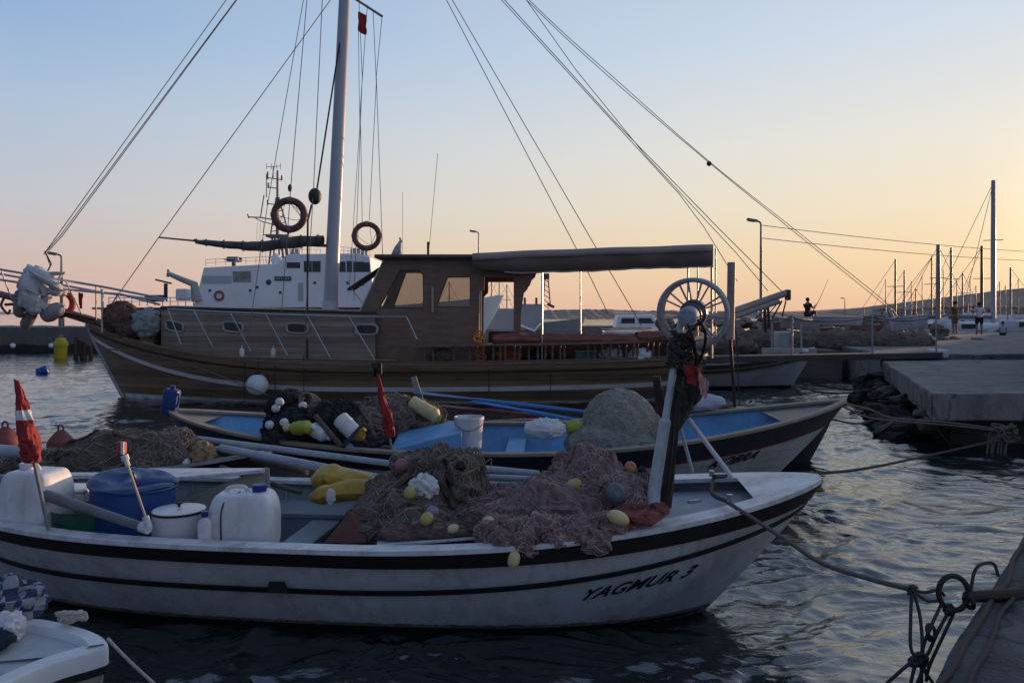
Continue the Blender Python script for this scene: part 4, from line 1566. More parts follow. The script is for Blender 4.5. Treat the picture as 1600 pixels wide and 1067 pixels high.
# furled flags on poles
def furled(name, pole, fl, rad, label, flagm, band=None, polem=None, pr=0.012, seed=1):
    """flag wound round its pole; pole and fl are lists of points"""
    t = thing(name, label, 'flag', pole[0])
    MB().tube(pole, pr, 8).build('flag_pole', polem or mat('grey_stick', (0.20, 0.20, 0.20), 0.5, var=0.25), t)
    P = spline(fl, 10)
    n = 32

    def seg(a, b, m, nm, k=1.0):
        rows = []
        for i in range(a, b + 1):
            tt = i / (len(P) - 1)
            r = rad * 0.86 * (0.25 + 0.75 * min(1, tt * 1.6)) * (1.0 - 0.15 * max(0, tt - 0.9) * 10)
            row = []
            for j in range(n + 1):
                an = 2 * PI * (j % n) / n
                q = V((math.cos(an) * 1.3, math.sin(an) * 1.3, tt * 4 + seed))
                kk = 1 + 0.35 * mnoise.noise(q) + 0.3 * (1 - 2 * abs(mnoise.noise(q * 1.9 + V((0, 0, tt * 6))))) + 0.14 * math.sin(3 * an + tt * 17 + seed) + 0.08 * math.sin(7 * an - tt * 9)
                row.append(P[i] + V((math.cos(an), math.sin(an), 0)) * r * kk * k)
            rows.append(row)
        o = MB().grid(rows).build(nm, m, t)
        return o
    L = len(P) - 1
    if band:
        i0, i1 = int(L * band[0]), int(L * band[1])
        seg(0, i0, flagm, 'flag_cloth')
        seg(i0, i1, WCLOTH, 'white_stripe', 1.03)
        seg(i1, L, flagm, 'flag_cloth')
    else:
        seg(0, L, flagm, 'flag_cloth')
    return t


furled('furled_flag', [at(76, 828, 5.1), at(52, 715, 5.1), at(24, 592, 5.1)], [at(26, 594, 5.1), at(36, 640, 5.1), at(45, 690, 5.1), at(49, 722, 5.1)], 0.058,
       'red flag with white band furled on a pole, leftmost in the nearest boat', REDC, band=(0.36, 0.45))
# ================================================================== second fishing boat (blue inside)
def sh_k(s):
    return 0.60 + 0.46 * max(0, s) ** 2.0 + 0.30 * max(0, -s) ** 2.4


kb = Hull((-4.22, 9.45), (3.95, 9.1), 1.2, sh_k, zk=-0.35, rake_b=1.35, rake_s=0.8, bow_pq=(2.5, 0.75), st_pq=(2.6, 0.75), bluff=3.0)
KB = thing('fishing_boat', 'wooden fishing boat with bright blue inside and a deep black sheer band', 'fishing boat', kb.M @ V((0, 0, 0)))
kb.shell(0, 1).build('hull', mat('hull_grey_white', (0.44, 0.47, 0.50), 0.5, var=0.12, scale=2.5, dirt=0.6, dirtcol=(0.16, 0.14, 0.12), bump=0.16, bscale=9, planks=0.11, seam=0.13, pvar=0.03, streak=0.5, streakcol=(0.16, 0.11, 0.08)), KB)
kb.shell(0.2, 1, -0.05).build('inner_lining', BLUE, KB)
kb.sheet(0.12, 0.05, -0.95, 0.62).build('floor', BLUE, KB)
BEIGE = mat('bare_wood', (0.27, 0.22, 0.16), 0.65, var=0.25, scale=5, dirt=0.5, dirtcol=(0.10, 0.08, 0.06), bump=0.15, stretch=(1, 1, 5))
cp = kb.cap(0.10, 0.03, 0.03, -0.995, 0.996)
cp.build('gunwale', BEIGE, KB)
kb.band(lambda s: kb.tz(s, kb.sheer(s) - 0.175 - 0.04 * max(0, s)), lambda s: 1.0, 0.028).build('sheer_band', mat('band_blue_black', (0.016, 0.017, 0.028), 0.5, var=0.4, scale=5, bump=0.1), KB)
kb.band(lambda s: kb.tz(s, kb.sheer(s) - 0.205 - 0.05 * max(0, s)), lambda s: kb.tz(s, kb.sheer(s) - 0.175 - 0.04 * max(0, s)), 0.02).build('red_line', mat('dull_red', (0.10, 0.02, 0.02), 0.6, var=0.3), KB)
kb.band(lambda s: kb.tz(s, -0.06), lambda s: kb.tz(s, 0.05), 0.006, -0.98, 0.985).build('boot_stripe', BLACK, KB)
for i, (a, b) in enumerate(((-0.97, -0.88), (0.80, 0.97))):
    kb.sheet(lambda s: kb.sheer(s) - 0.03, 0.05, a, b).build('end_deck', BEIGE, KB)
for s in (-0.35, 0.05, 0.36):
    mb = MB()
    kb.cross(s, 0.42, 0.45, 0.24, 0.06, mb)
    mb.build('thwart', BLUE, KB, bevel=0.006)
kb.letters('KOBRA', 0.15, 0.625, 0.415, 0.145, LET, KB, shear=0.2, bold=0.005, off=0.018)
# engine box with its sloped top
mb = MB()
q0 = [at(610, 712, 8.45), at(722, 712, 8.45), at(722, 700, 9.2), at(610, 700, 9.2)]
zt = 0.86
mb.hexa([V((p.x, p.y, 0.12)) for p in q0], [V((q0[0].x + 0.0, q0[0].y, 0.60)), V((q0[1].x, q0[1].y, 0.80)), V((q0[2].x, q0[2].y, 0.84)), V((q0[3].x + 0.1, q0[3].y, 0.68))])
mb.build('engine_box', BLUE, KB, smooth=False, bevel=0.012)
# inner riser along the near side
mb = MB()
rows = []
for s in kb.ss(0.02, 0.42, 12):
    ou = kb.loc(s, kb.tz(s, 0.55), -1, -0.06)
    rows.append([kb.M @ V((ou.x, ou.y + 0.3, 0.12)), kb.M @ V((ou.x, ou.y + 0.3, 0.50)), kb.M @ V((ou.x, ou.y, 0.50))])
mb.grid(rows)
mb.build('side_bench', BLUE, KB, smooth=False)

# contents
c = at(733, 700, 8.75)
t = thing('bucket', 'white plastic bucket beside the blue engine box of the second boat', 'bucket', c)
M = Matrix.Translation(c)
MB().lathe([(0.135, 0.0), (0.14, 0.01), (0.162, 0.33), (0.17, 0.335), (0.17, 0.36), (0.158, 0.36), (0.136, 0.02), (0.01, 0.015)], M, 32).build('bucket_body', PLASTW, t)
MB().tube(spline([M @ V((-0.17, 0, 0.34)), M @ V((-0.14, -0.12, 0.27)), M @ V((0, -0.185, 0.22)), M @ V((0.14, -0.12, 0.27)), M @ V((0.17, 0, 0.34))], 6), 0.005, 6).build('handle', WIRE, t)
blob('plastic_bag', at(852, 670, 8.7), (0.23, 0.16, 0.11), WCLOTH, 'bulging white plastic bag on the bench of the second boat', 'bag', 3, 0.13, 4)
c = at(893, 676, 8.8)
t = thing('canister', 'yellow green plastic canister beside the white bag', 'canister', c)
M = Matrix.Translation(c + V((-0.06, 0, 0.06))) @ Matrix.Rotation(R(80), 4, 'Y')
YG = mat('yellow_green', (0.34, 0.38, 0.05), 0.5, var=0.2, scale=9, dirt=0.4, dirtcol=(0.1, 0.1, 0.03))
MB().lathe([(0.06, 0), (0.075, 0.01), (0.075, 0.13), (0.06, 0.16), (0.03, 0.17)], M, 22).build('canister_body', YG, t)
MB().lathe([(0.036, 0.165), (0.036, 0.19), (0.002, 0.192)], M, 16).build('cap', YG, t)
# covered net dome
mb = heap([(at(968, 672, 9.0), (0.44, 0.42, 0.46), 0)], 21, n=120, m=80, a1=0.018, f1=6, a2=0.010, f2=26, a3=0.006, strands=700, sr=0.0025, slen=0.7, m2=mat('twine_green', (0.40, 0.395, 0.345), 0.95, var=0.3, scale=14, spec=0.1))
mb.build('net_mound', NETG, None, label='smooth grey green mound of netting in the second boat', cat='fishing net', loc=at(968, 672, 9.0))
mb = heap([(at(955, 692, 8.75), (0.52, 0.22, 0.20), 0.0), (at(1020, 680, 8.9), (0.22, 0.22, 0.22), 0)], 22, n=90, m=50, a1=0.025, f1=7, a2=0.012, f2=26, strands=400, sr=0.0025, slen=0.5, m2=MATS['twine_green'])
mb.build('net_skirt', NETG, None, label='low fold of grey green net at the foot of the mound', cat='fishing net', loc=at(955, 690, 8.75))
# oars along the far side
OARB = mat('oar_blue', (0.06, 0.20, 0.46), 0.5, var=0.25, scale=5, dirt=0.5, dirtcol=(0.12, 0.12, 0.12))
def oar(a, b, m, label, blade=0.8, bw=0.085, r=0.026):
    t = thing('oar', label, 'oar', a)
    d = (b - a)
    L = d.length
    d.normalize()
    MB().tube([a, a + d * (L * 0.5), a + d * (L - blade)], [r * 0.8, r, r * 0.8], 10).build('loom', m, t)
    s = d.cross(V((0, 0, 1))).normalized()
    up = s.cross(d)
    rows = []
    for i in range(9):
        u = i / 8
        w = bw * (0.25 + 0.75 * min(1, u * 1.8))
        c = a + d * (L - blade + blade * u)
        rows.append([c - s * w, c - s * w * 0.5 + up * 0.012, c + up * 0.016, c + s * w * 0.5 + up * 0.012, c + s * w, c - up * 0.014, c - s * w])
    MB().grid(rows).build('blade', m, t)


oar(at(930, 645, 9.9), at(648, 613, 10.3), OARB, 'light blue oar lying highest along the far side of the second boat')
oar(at(930, 662, 9.6), at(740, 626, 10.2), mat('oar_bright', (0.05, 0.24, 0.62), 0.5, var=0.2, scale=5, dirt=0.4, dirtcol=(0.12, 0.12, 0.12)), 'bright blue oar lying below the light blue oar', 0.7)
oar(at(870, 652, 10.1), at(690, 634, 10.4), mat('oar_red', (0.22, 0.05, 0.05), 0.6, var=0.3, scale=5, dirt=0.5), 'reddish oar half hidden under the blue oars', 0.6)
# pale wedge standing at the oar ends
mb = MB().prism([at(652, 632, 10.3), at(664, 632, 10.3), at(650, 588, 10.3), at(642, 590, 10.3)], (0, 0.03, 0))
mb.build('thole_board', mat('grey_board', (0.26, 0.26, 0.26), 0.7, var=0.2, scale=5, dirt=0.4), None, label='grey upright board by the tips of the oars', cat='board', loc=at(655, 632, 10.3), smooth=False, bevel=0.004)
# nets aft
mb = heap([(at(480, 672, 8.85), (0.42, 0.36, 0.26), 0), (at(452, 650, 9.1), (0.22, 0.25, 0.27), 0), (at(520, 660, 9.0), (0.3, 0.3, 0.22), 0), (at(440, 690, 8.6), (0.2, 0.2, 0.14), 0)], 31, strands=400, sr=0.005, a2=0.035, hanks=90, hr=0.025, m2=mat('twine_black', (0.06, 0.058, 0.06), 0.95, var=0.5, scale=14, spec=0.1))
mb.build('fishing_net', NETK, None, label='black tangle of net and floats at the after end of the second boat', cat='fishing net', loc=at(480, 690, 8.8))
mb = heap([(at(612, 655, 9.5), (0.42, 0.35, 0.27), 0.1), (at(575, 668, 9.2), (0.3, 0.3, 0.2), 0.1), (at(655, 655, 9.6), (0.28, 0.3, 0.2), 0)], 33, strands=400, sr=0.004, a2=0.03, m2=TWB, hanks=80, hr=0.025)
mb.build('fishing_net', NETB, None, label='brown grey net heap behind the furled red flag of the second boat', cat='fishing net', loc=at(612, 670, 9.4))
GK = 'white floats in the black net of the second boat'
for (x, y, w) in ((437, 628, 'topmost white float on the black net'), (431, 638, 'white float just under the topmost one on the black net'), (473, 634, 'lilac white float under the coil of rope on the black net'),
                  (425, 687, 'white float at the lower left corner of the black net'), (449, 683, 'lower white float left of the yellow canister'), (421, 664, 'dull white float on the left flank of the black net'), (444, 660, 'small grey white float in the middle of the black net')):
    float_(x, y, 8.5 if y > 650 else 8.75, 0.09, 0.048, (random.uniform(-1, 1), -0.6, random.uniform(-1, 1)), FLW, w, GK)
float_(449, 668, 8.45, 0.1, 0.05, (1, -0.3, 0.1), CREAM, 'cream float in the middle of the black net')
mb = MB()
for k in range(5):
    mb.ring(at(478, 624, 8.8) + V((0.01 * k, 0.02 * k, -0.012 * k)), (0.5, -0.8, 0.3 + 0.05 * k), 0.075 + 0.008 * k, 0.014, 24, 6)
mb.build('rope_coil', ROPE, None, label='grey coil of rope on top of the black net', cat='rope', loc=at(478, 624, 8.8))


def canister(px, py, Y, d, L, r, label, m=YG, m2=None):
    """cut plastic canister used as a net marker"""
    c = at(px, py, Y)
    t = thing('canister', label, 'canister', c)
    M = frame(c, d)
    MB().lathe([(r * 0.9, -L / 2), (r, -L / 2 + 0.015), (r, L * 0.1), (r, L / 2 - 0.05), (r * 0.55, L / 2 - 0.01), (r * 0.35, L / 2)], M, 22).build('canister_body', m, t)
    MB().lathe([(r * 0.4, L / 2 - 0.005), (r * 0.4, L / 2 + 0.03), (0.002, L / 2 + 0.032)], M, 14).build('cap', m2 or m, t)
    MB().ring(c - V(d).normalized() * (L * 0.15), d, r * 1.005, 0.006, 22, 6).build('moulded_rib', m, t)


canister(473, 668, 8.4, (1, -0.4, 0.15), 0.24, 0.075, 'yellow green canister lying on the black net', m2=PLASTW)
canister(545, 668, 8.5, (0.8, -0.3, -0.7), 0.30, 0.095, 'white canister with yellow ends right of the crossed boards', m=PLASTW, m2=YG)
canister(563, 678, 8.45, (0.6, -0.4, 0.6), 0.12, 0.06, 'small yellow canister at the end of the black strap', m=YELOIL)
canister(500, 676, 8.45, (0.9, -0.3, -0.4), 0.22, 0.08, 'bluish white canister left of the crossed boards', m=PLASTW)
canister(664, 640, 9.3, (1, -0.3, -0.5), 0.40, 0.085, 'long pale yellow canister lying by the grey board', m=CREAM, m2=YG)
mb = MB()
mb.tube([at(493, 650, 8.5), at(535, 700, 8.25)], 0.03, 6)
mb.build('board', mat('grey_brown_board', (0.10, 0.08, 0.065), 0.8, var=0.4, scale=8), None, label='grey brown stick leaning down to the right between the canisters', cat='stick', loc=at(515, 675, 8.4))
mb = MB().tube([at(566, 664, 8.4), at(536, 698, 8.2)], 0.022, 6)
mb.build('strap', BLACK, None, label='black strap running down from the yellow canister', cat='strap', loc=at(550, 680, 8.3))
# blue canister over the stern
c = at(263, 653, 9.42)
t = thing('jerrycan', 'blue jerrycan hanging at the stern of the second boat', 'jerrycan', c)
M = Matrix.Translation(c) @ Matrix.Rotation(0.15, 4, 'Y')
MB().rbox((0.18, 0.14, 0.32), 0.03, M @ Matrix.Translation((0, 0, 0.2))).build('can_body', mat('deep_blue', (0.015, 0.05, 0.20), 0.4, var=0.2), t)
MB().tube(spline([M @ V((0.05, -0.06, 0.33)), M @ V((0.11, -0.06, 0.30)), M @ V((0.11, -0.06, 0.18)), M @ V((0.06, -0.06, 0.15))], 5), 0.014, 8).build('handle', MATS['deep_blue'], t)
MB().lathe([(0.03, 0.35), (0.03, 0.40), (0.002, 0.402)], M, 14).build('cap', BCAP, t)
furled('furled_flag', [at(612, 700, 8.3), at(600, 640, 8.3), at(588, 570, 8.3)], [at(590, 584, 8.3), at(596, 618, 8.3), at(605, 650, 8.3), at(609, 682, 8.3)], 0.055,
       'dark red flag furled on a pole amidships in the second boat', REDC, pr=0.014, seed=4)
mb = MB()
for k in range(14):
    c = at(589, 575, 8.3)
    mb.tube([c + V((random.uniform(-.05, .05), random.uniform(-.04, .04), random.uniform(-0.1, 0.06))) for _ in range(4)], 0.012, 5)
mb.build('black_rag', BLACK, None, label='black rag knotted at the tip of the second boat flagpole', cat='rag', loc=at(589, 575, 8.3))
# pole standing at the far gunwale
a, b = at(1148, 636, 9.75), at(1141, 528, 9.75)
t = thing('pole', 'upright pipe on a thin dark pole beside the hauler wheel', 'pole', a)
MB().tube([a, b], 0.020, 8).build('dark_pole', BLACK, t)
MB().tube([b - V((0, 0, 0.02)), at(1143, 410, 9.75)], 0.050, 14).build('pipe', mat('pipe_rust', (0.30, 0.25, 0.23), 0.6, var=0.3, scale=9, dirt=0.4, dirtcol=(0.12, 0.06, 0.04)), t)
MB().tube([at(1155, 634, 9.8), at(1151, 530, 9.8), at(1148, 500, 9.8)], 0.008, 6).build('cord', ROPED, t)
# bundle lying beyond the bow
blob('sail_bag', at(1085, 629, 10.12), (0.42, 0.12, 0.12), mat('pale_bag', (0.42, 0.46, 0.56), 0.8, var=0.15, scale=7, bump=0.2), 'pale blue bag lying along the far gunwale behind the post', 'bag', 6, 0.12, 3)

# ================================================================== small dark boat beyond the second boat
db = Hull((-0.6, 11.6), (4.55, 10.95), 0.75, lambda s: 0.42 + 0.16 * max(0, s) ** 2, zk=-0.3, rake_b=0.45, rake_s=0.3)
DB = thing('rowing_boat', 'dark hulled small boat half hidden beyond the blue boat bow', 'boat', db.M @ V((0, 0, 0)))
DKH = mat('dark_hull', (0.018, 0.02, 0.03), 0.5, var=0.3, scale=4, bump=0.1)
db.shell(0, 1).build('hull', DKH, DB)
db.shell(0.2, 1, -0.04).build('inner_lining', GREYB, DB)
db.sheet(0.08, 0.04, -0.95, 0.9).build('floor', GREYB, DB)
db.cap(0.07, 0.02, 0.025).build('gunwale', BEIGE, DB)
mb = MB()
db.cross(0.0, 0.28, 0.31, 0.2, 0.04, mb)
mb.build('thwart', GREYB, DB)

# ================================================================== boat on the left that carries the big brown net
lb = Hull((-9.6, 8.4), (-2.35, 7.55), 0.95, lambda s: 0.52 + 0.22 * max(0, s) ** 2, zk=-0.3, rake_b=0.8, rake_s=0.4, bow_pq=(2.6, 0.75))
LB = thing('fishing_boat', 'low dark fishing boat on the left loaded with a broad brown net', 'fishing boat', lb.M @ V((0, 0, 0)))
lb.shell(0, 1).build('hull', DKH, LB)
lb.shell(0.2, 1, -0.045).build('inner_lining', GREYB, LB)
lb.sheet(0.10, 0.05, -0.95, 0.6).build('floor', GREYB, LB)
lb.sheet(lambda s: lb.sheer(s) - 0.05, 0.05, 0.6, 0.97).build('foredeck', WOODD, LB)
lb.cap(0.10, 0.03, 0.03).build('gunwale', mat('gunwale_grey', (0.30, 0.31, 0.33), 0.55, var=0.2, scale=5, dirt=0.5), LB)
mb = heap([(at(190, 735, 7.8), (0.72, 0.45, 0.38), 0.0), (at(95, 740, 7.8), (0.6, 0.45, 0.22), 0), (at(255, 735, 7.75), (0.42, 0.4, 0.30), 0), (at(15, 745, 7.8), (0.5, 0.4, 0.2), 0)], 41, n=96, m=56, a1=0.05, f1=4, a2=0.02, f2=14, strands=600, sr=0.0032, slen=0.9, m2=TWB, hanks=120, hr=0.022)
mb.build('fishing_net', mat('net_dark_brown', (0.110, 0.085, 0.065), 0.95, var=0.45, scale=6, bump=0.6, bscale=110, dirt=0.6, dirtcol=(0.03, 0.026, 0.02), spec=0.1), None, label='broad dark brown net spread over the left boat behind the blue barrel', cat='fishing net', loc=at(180, 740, 7.8))
mb = heap([(at(275, 712, 7.4), (0.24, 0.22, 0.22), 0), (at(248, 725, 7.4), (0.22, 0.22, 0.16), 0)], 43, strands=240, sr=0.004, a2=0.035, m2=TWB)
mb.build('rope_pile', NETB, None, label='tangled rope pile at the right end of the broad brown net', cat='rope', loc=at(270, 730, 7.4))
blob('canvas_bag', at(316, 712, 7.3), (0.12, 0.10, 0.12), mat('tan_canvas', (0.28, 0.19, 0.11), 0.85, var=0.3, scale=9, bump=0.3), 'tan canvas bag right of the rope pile', 'bag', 4, 0.22)
float_(277, 680, 7.45, 0.13, 0.06, (1, -0.3, 0.2), FLW, 'whitish float at the top of the rope pile')
float_(291, 722, 7.2, 0.07, 0.038, (1, -0.3, 0.2), FLW, 'small white float below the tan bag')
# conical red buoys beyond
def cone_buoy(px, py, Y, s, label):
    c = at(px, py, Y)
    t = thing('mooring_buoy', label, 'buoy', c)
    M = Matrix.Translation(c)
    RB = mat('buoy_red', (0.22, 0.05, 0.045), 0.6, var=0.3, scale=6, dirt=0.5, dirtcol=(0.06, 0.04, 0.04))
    MB().lathe([(0.05 * s, -0.16 * s), (0.16 * s, -0.12 * s), (0.19 * s, -0.02 * s), (0.17 * s, 0.05 * s), (0.09 * s, 0.15 * s), (0.05 * s, 0.19 * s), (0.01, 0.2 * s)], M, 26).build('buoy_body', RB, t)
    MB().ring(c + V((0, 0, 0.22 * s)), (0.2, 1, 0), 0.045 * s, 0.014 * s, 18, 6).build('eye', RB, t)


cone_buoy(95, 692, 8.6, 0.75, 'dull red cone buoy beside the broad brown net')
cone_buoy(8, 690, 8.6, 0.85, 'brown red cone buoy cut by the left edge of the picture')
# long pale spars lying from the left boat past the near one
def spar(a, b, r, m, label):
    MB().tube([a, a.lerp(b, 0.5), b], [r, r, r * 0.85], 12).build('spar', m, None, label=label, cat='pole', loc=a)


PALE = mat('pale_spar', (0.34, 0.38, 0.44), 0.5, var=0.15, scale=5, dirt=0.5, dirtcol=(0.12, 0.11, 0.10))
spar(at(288, 683, 7.75), at(626, 726, 6.75), 0.032, PALE, 'long pale blue spar, upper one behind the yellow oilskins')
spar(at(345, 700, 7.4), at(600, 748, 6.5), 0.040, PALE, 'thick pale spar, lower one ending at the yellow oilskins')
spar(at(712, 729, 6.9), at(842, 740, 6.7), 0.034, PALE, 'pale oar shaft between the two net heaps')
spar(at(760, 746, 6.6), at(830, 748, 6.5), 0.03, PALE, 'shorter pale spar below the oar shaft between the nets')
spar(at(-30, 702, 7.2), at(44, 707, 7.1), 0.06, PALE, 'stub of a pale spar at the left edge above the white can')
spar(at(345, 730, 6.9), at(470, 770, 6.4), 0.022, MATS['grey_brown_board'], 'thin brown stick lying behind the locker')
spar(at(300, 695, 7.9), at(480, 738, 7.0), 0.03, MATS['grey_brown_board'], 'brown spar under the two pale spars')

# ================================================================== white dinghy in the bottom left corner
t = thing('dinghy', 'white plastic dinghy with a raised rim in the bottom left corner', 'dinghy', at(60, 1000, 3.9))
out = [gz(-120, 935, 0.46), gz(20, 962, 0.47), gz(70, 965, 0.47), gz(122, 976, 0.475), gz(152, 986, 0.48), gz(166, 996, 0.48), gz(169, 1006, 0.48), gz(150, 1014, 0.47),
       gz(100, 1028, 0.46), gz(50, 1047, 0.45), gz(0, 1073, 0.45), gz(-60, 1120, 0.45), gz(-160, 1180, 0.45)]
out = [p for p in spline(out, 5)]
cen = sum(out, V()) / len(out)


def ringof(w, dz, kz=0.0):
    """outline moved inwards by w metres"""
    n = len(out)
    r = []
    for i, p in enumerate(out):
        a, b = out[max(0, i - 2)], out[min(n - 1, i + 2)]
        d = V((b.x - a.x, b.y - a.y, 0)).normalized()
        nrm = V((d.y, -d.x, 0))
        r.append(V((p.x + nrm.x * w, p.y + nrm.y * w, p.z + dz)))
    return r


DGW = mat('gelcoat', (0.66, 0.67, 0.69), 0.35, var=0.05, scale=3, dirt=0.4, dirtcol=(0.30, 0.28, 0.24))
rows = [ringof(0.105, -0.035), ringof(0.095, -0.012), ringof(0.085, 0.0), ringof(0.02, 0.0), ringof(0.004, -0.012), ringof(0.0, -0.03), ringof(0.0, -0.095), ringof(0.02, -0.105)]
MB().grid(rows).build('rim', DGW, t)
r0 = ringof(0.103, -0.034)
E_ = (r0[0] + r0[-1]) / 2
MB().grid([r0, [p.lerp(E_, 0.5) for p in r0], [E_] * len(r0)]).build('deck', mat('dinghy_deck', (0.45, 0.46, 0.48), 0.5, var=0.08, scale=4, dirt=0.4), t, smooth=False)
MB().grid([ringof(0.015, -0.095), ringof(-0.008, -0.10), ringof(-0.008, -0.13), ringof(0.02, -0.135)]).build('rubber_fender', BLACK, t)
MB().grid([ringof(0.02, -0.13), ringof(0.06, -0.25), ringof(0.12, -0.40), ringof(0.25, -0.62)]).build('hull', mat('dinghy_hull', (0.40, 0.40, 0.37), 0.5, var=0.1, dirt=0.5), t)
CHK = bpy.data.materials.new('checked_cloth')
CHK.use_nodes = True
n_ = CHK.node_tree.nodes
tc = n_.new('ShaderNodeTexCoord')
mp = n_.new('ShaderNodeMapping')
mp.inputs['Rotation'].default_value = (0.3, 0.2, 0.7)
ck = n_.new('ShaderNodeTexChecker')
ck.inputs['Scale'].default_value = 15
ck.inputs['Color1'].default_value = (0.26, 0.28, 0.31, 1)
ck.inputs['Color2'].default_value = (0.03, 0.045, 0.12, 1)
CHK.node_tree.links.new(tc.outputs['Object'], mp.inputs[0])
CHK.node_tree.links.new(mp.outputs[0], ck.inputs[0])
CHK.node_tree.links.new(ck.outputs[0], n_['Principled BSDF'].inputs['Base Color'])
n_['Principled BSDF'].inputs['Roughness'].default_value = 0.9
c0 = gz(20, 968, 0.46)
blob('towel', c0 + V((-0.02, 0.02, 0.085)), (0.15, 0.10, 0.11), CHK, 'blue and white checked towel heaped on the dinghy', 'towel', 4, 0.28, 2.2, 0.3, flat=c0.z + 0.0)
blob('cloth', gz(8, 995, 0.46) + V((0, 0, 0.045)), (0.085, 0.08, 0.06), WCLOTH, 'pale cloth crumpled below the checked towel', 'cloth', 7, 0.25, 2.5)
blob('dark_cloth', gz(0, 1010, 0.46) + V((-0.03, 0, 0.03)), (0.08, 0.07, 0.04), mat('navy_cloth', (0.015, 0.02, 0.05), 0.9, var=0.3), 'navy cloth lying under the pale one at the edge', 'cloth', 9, 0.25, 2.5)
mb = MB()
c0 = gz(108, 972, 0.49)
rnd = random.Random(2)
for k in range(10):
    p = [c0 + V((rnd.uniform(-0.06, 0.08), rnd.uniform(-0.02, 0.03), rnd.uniform(0.0, 0.07) * (1 - i * 0.1))) for i in range(5)]
    mb.tube(spline(p, 5), 0.010, 6)
mb.build('rope_knot', mat('rope_white', (0.42, 0.39, 0.36), 0.85, var=0.3, scale=60, bump=0.4, bscale=160), None, label='whitish rope bundled on the rim of the dinghy', cat='rope', loc=c0)
mb = MB().tube(spline([gz(168, 997, 0.47), gz(205, 1035, 0.36), gz(260, 1085, 0.2), gz(330, 1150, 0.05)], 8), 0.008, 8)
mb.build('mooring_line', MATS['rope_white'], None, label='pale mooring line running from the dinghy down to the right', cat='rope', loc=gz(168, 997, 0.47))
# ================================================================== the gulet
def sh_g(s):
    return 0.93 + 0.92 * max(0, s) ** 2.6 + 0.15 * max(0, -s) ** 2


gu = Hull((4.9, 19.45), (-10.64, 19.25), 1.95, sh_g, zk=-0.6, rake_b=1.24, rake_s=0.5, bow_pq=(2.1, 0.8), st_pq=(7, 0.5), e=(0.38, 0.85), near=1)
GU = thing('gulet', 'varnished brown wooden sailing boat with wheelhouse, grey awning and white mast', 'sailing boat', gu.M @ V((0, 0, 0)))
GMID = gu.M.translation.x


def gs(X):
    return (GMID - X) / gu.L2


WOODH = mat('varnished_planks', (0.25, 0.168, 0.108), 0.45, var=0.35, scale=2.2, stretch=(0.35, 1, 5), planks=0.14, bump=0.08, bscale=12, dirt=0.4, dirtcol=(0.10, 0.07, 0.05))
WOODC = mat('cabin_planks', (0.27, 0.215, 0.17), 0.5, var=0.3, scale=2.2, stretch=(0.35, 1, 5), planks=0.12, bump=0.08, bscale=12, dirt=0.4, dirtcol=(0.13, 0.10, 0.08))
WOODP = mat('mahogany', (0.19, 0.125, 0.092), 0.4, var=0.3, scale=3, stretch=(1, 1, 4), bump=0.08, dirt=0.3)
gu.shell(0, 1, nt=18).build('hull', WOODH, GU)
gu.sheet(lambda s: gu.sheer(s) - 0.16, 0.02, -0.99, 0.985).build('deck', mat('teak_deck', (0.16, 0.12, 0.085), 0.7, var=0.25, scale=4, bump=0.1), GU)
gu.cap(0.09, 0.03, 0.045, dz=0.0).build('cap_rail', WOODP, GU)
gu.band(lambda s: gu.tz(s, gu.sheer(s) - 0.20), lambda s: gu.tz(s, gu.sheer(s) - 0.15), 0.03).build('rubbing_strake', WOODD, GU)
gst = lambda s: 0.35 + 1.16 * max(0, s) ** 3.4 + 0.12 * max(0, -s) ** 2
gu.band(lambda s: gu.tz(s, gst(s) - 0.055), lambda s: gu.tz(s, gst(s) + 0.055), 0.035).build('white_strake', mat('strake_white', (0.74, 0.76, 0.78), 0.45, var=0.1, scale=3, dirt=0.4, dirtcol=(0.3, 0.27, 0.24)), GU)
gu.band(lambda s: gu.tz(s, -0.1), lambda s: gu.tz(s, 0.05 + 0.06 * max(0, s) ** 2), 0.008, -0.98, 0.985).build('waterline_stripe', CAPW, GU)
# stem post, pale edged
mb = MB()
mb.tube([gu.M @ (gu.loc(1, t, 1) + V((0.02, 0, 0))) for t in [0.2 + 0.8 * k / 16 for k in range(17)]], 0.05, 8)
mb.build('stem_post', mat('stem_pale', (0.40, 0.42, 0.43), 0.5, var=0.2, scale=4, dirt=0.5), GU)
# trunk cabin
def ztop(s):
    return 2.10 + 0.20 * max(0, s)


mb = MB()
for side in (-1, 1):
    rows = []
    for s in gu.ss(0.04, 0.72, 30):
        p = gu.loc(s, 1, side, -0.34)
        rows.append([gu.M @ V((p.x, p.y, gu.sheer(s) - 0.17)), gu.M @ V((p.x, p.y * 0.985, ztop(s) - 0.03)), gu.M @ V((p.x, p.y * 0.965, ztop(s)))])
    mb.grid(rows)
rows = []
for s in gu.ss(0.04, 0.72, 30):
    p = gu.loc(s, 1, 1, -0.34)
    rows.append([gu.M @ V((p.x, p.y * 0.965 * (1 - k / 4), ztop(s) + 0.06 * (1 - (1 - k / 4) ** 2))) for k in range(9)])
mb.grid(rows)
p = gu.loc(0.72, 1, 1, -0.34)
f = [V((p.x, p.y * 0.965 * (1 - k / 4), ztop(0.72) + 0.06 * (1 - (1 - k / 4) ** 2))) for k in range(9)]
b = [V((p.x + 0.30, p.y * 0.8 * (1 - k / 4), gu.sheer(0.75) - 0.17)) for k in range(9)]
mb.grid([[gu.M @ q for q in f], [gu.M @ q for q in b]])
mb.build('trunk_cabin', WOODC, GU)
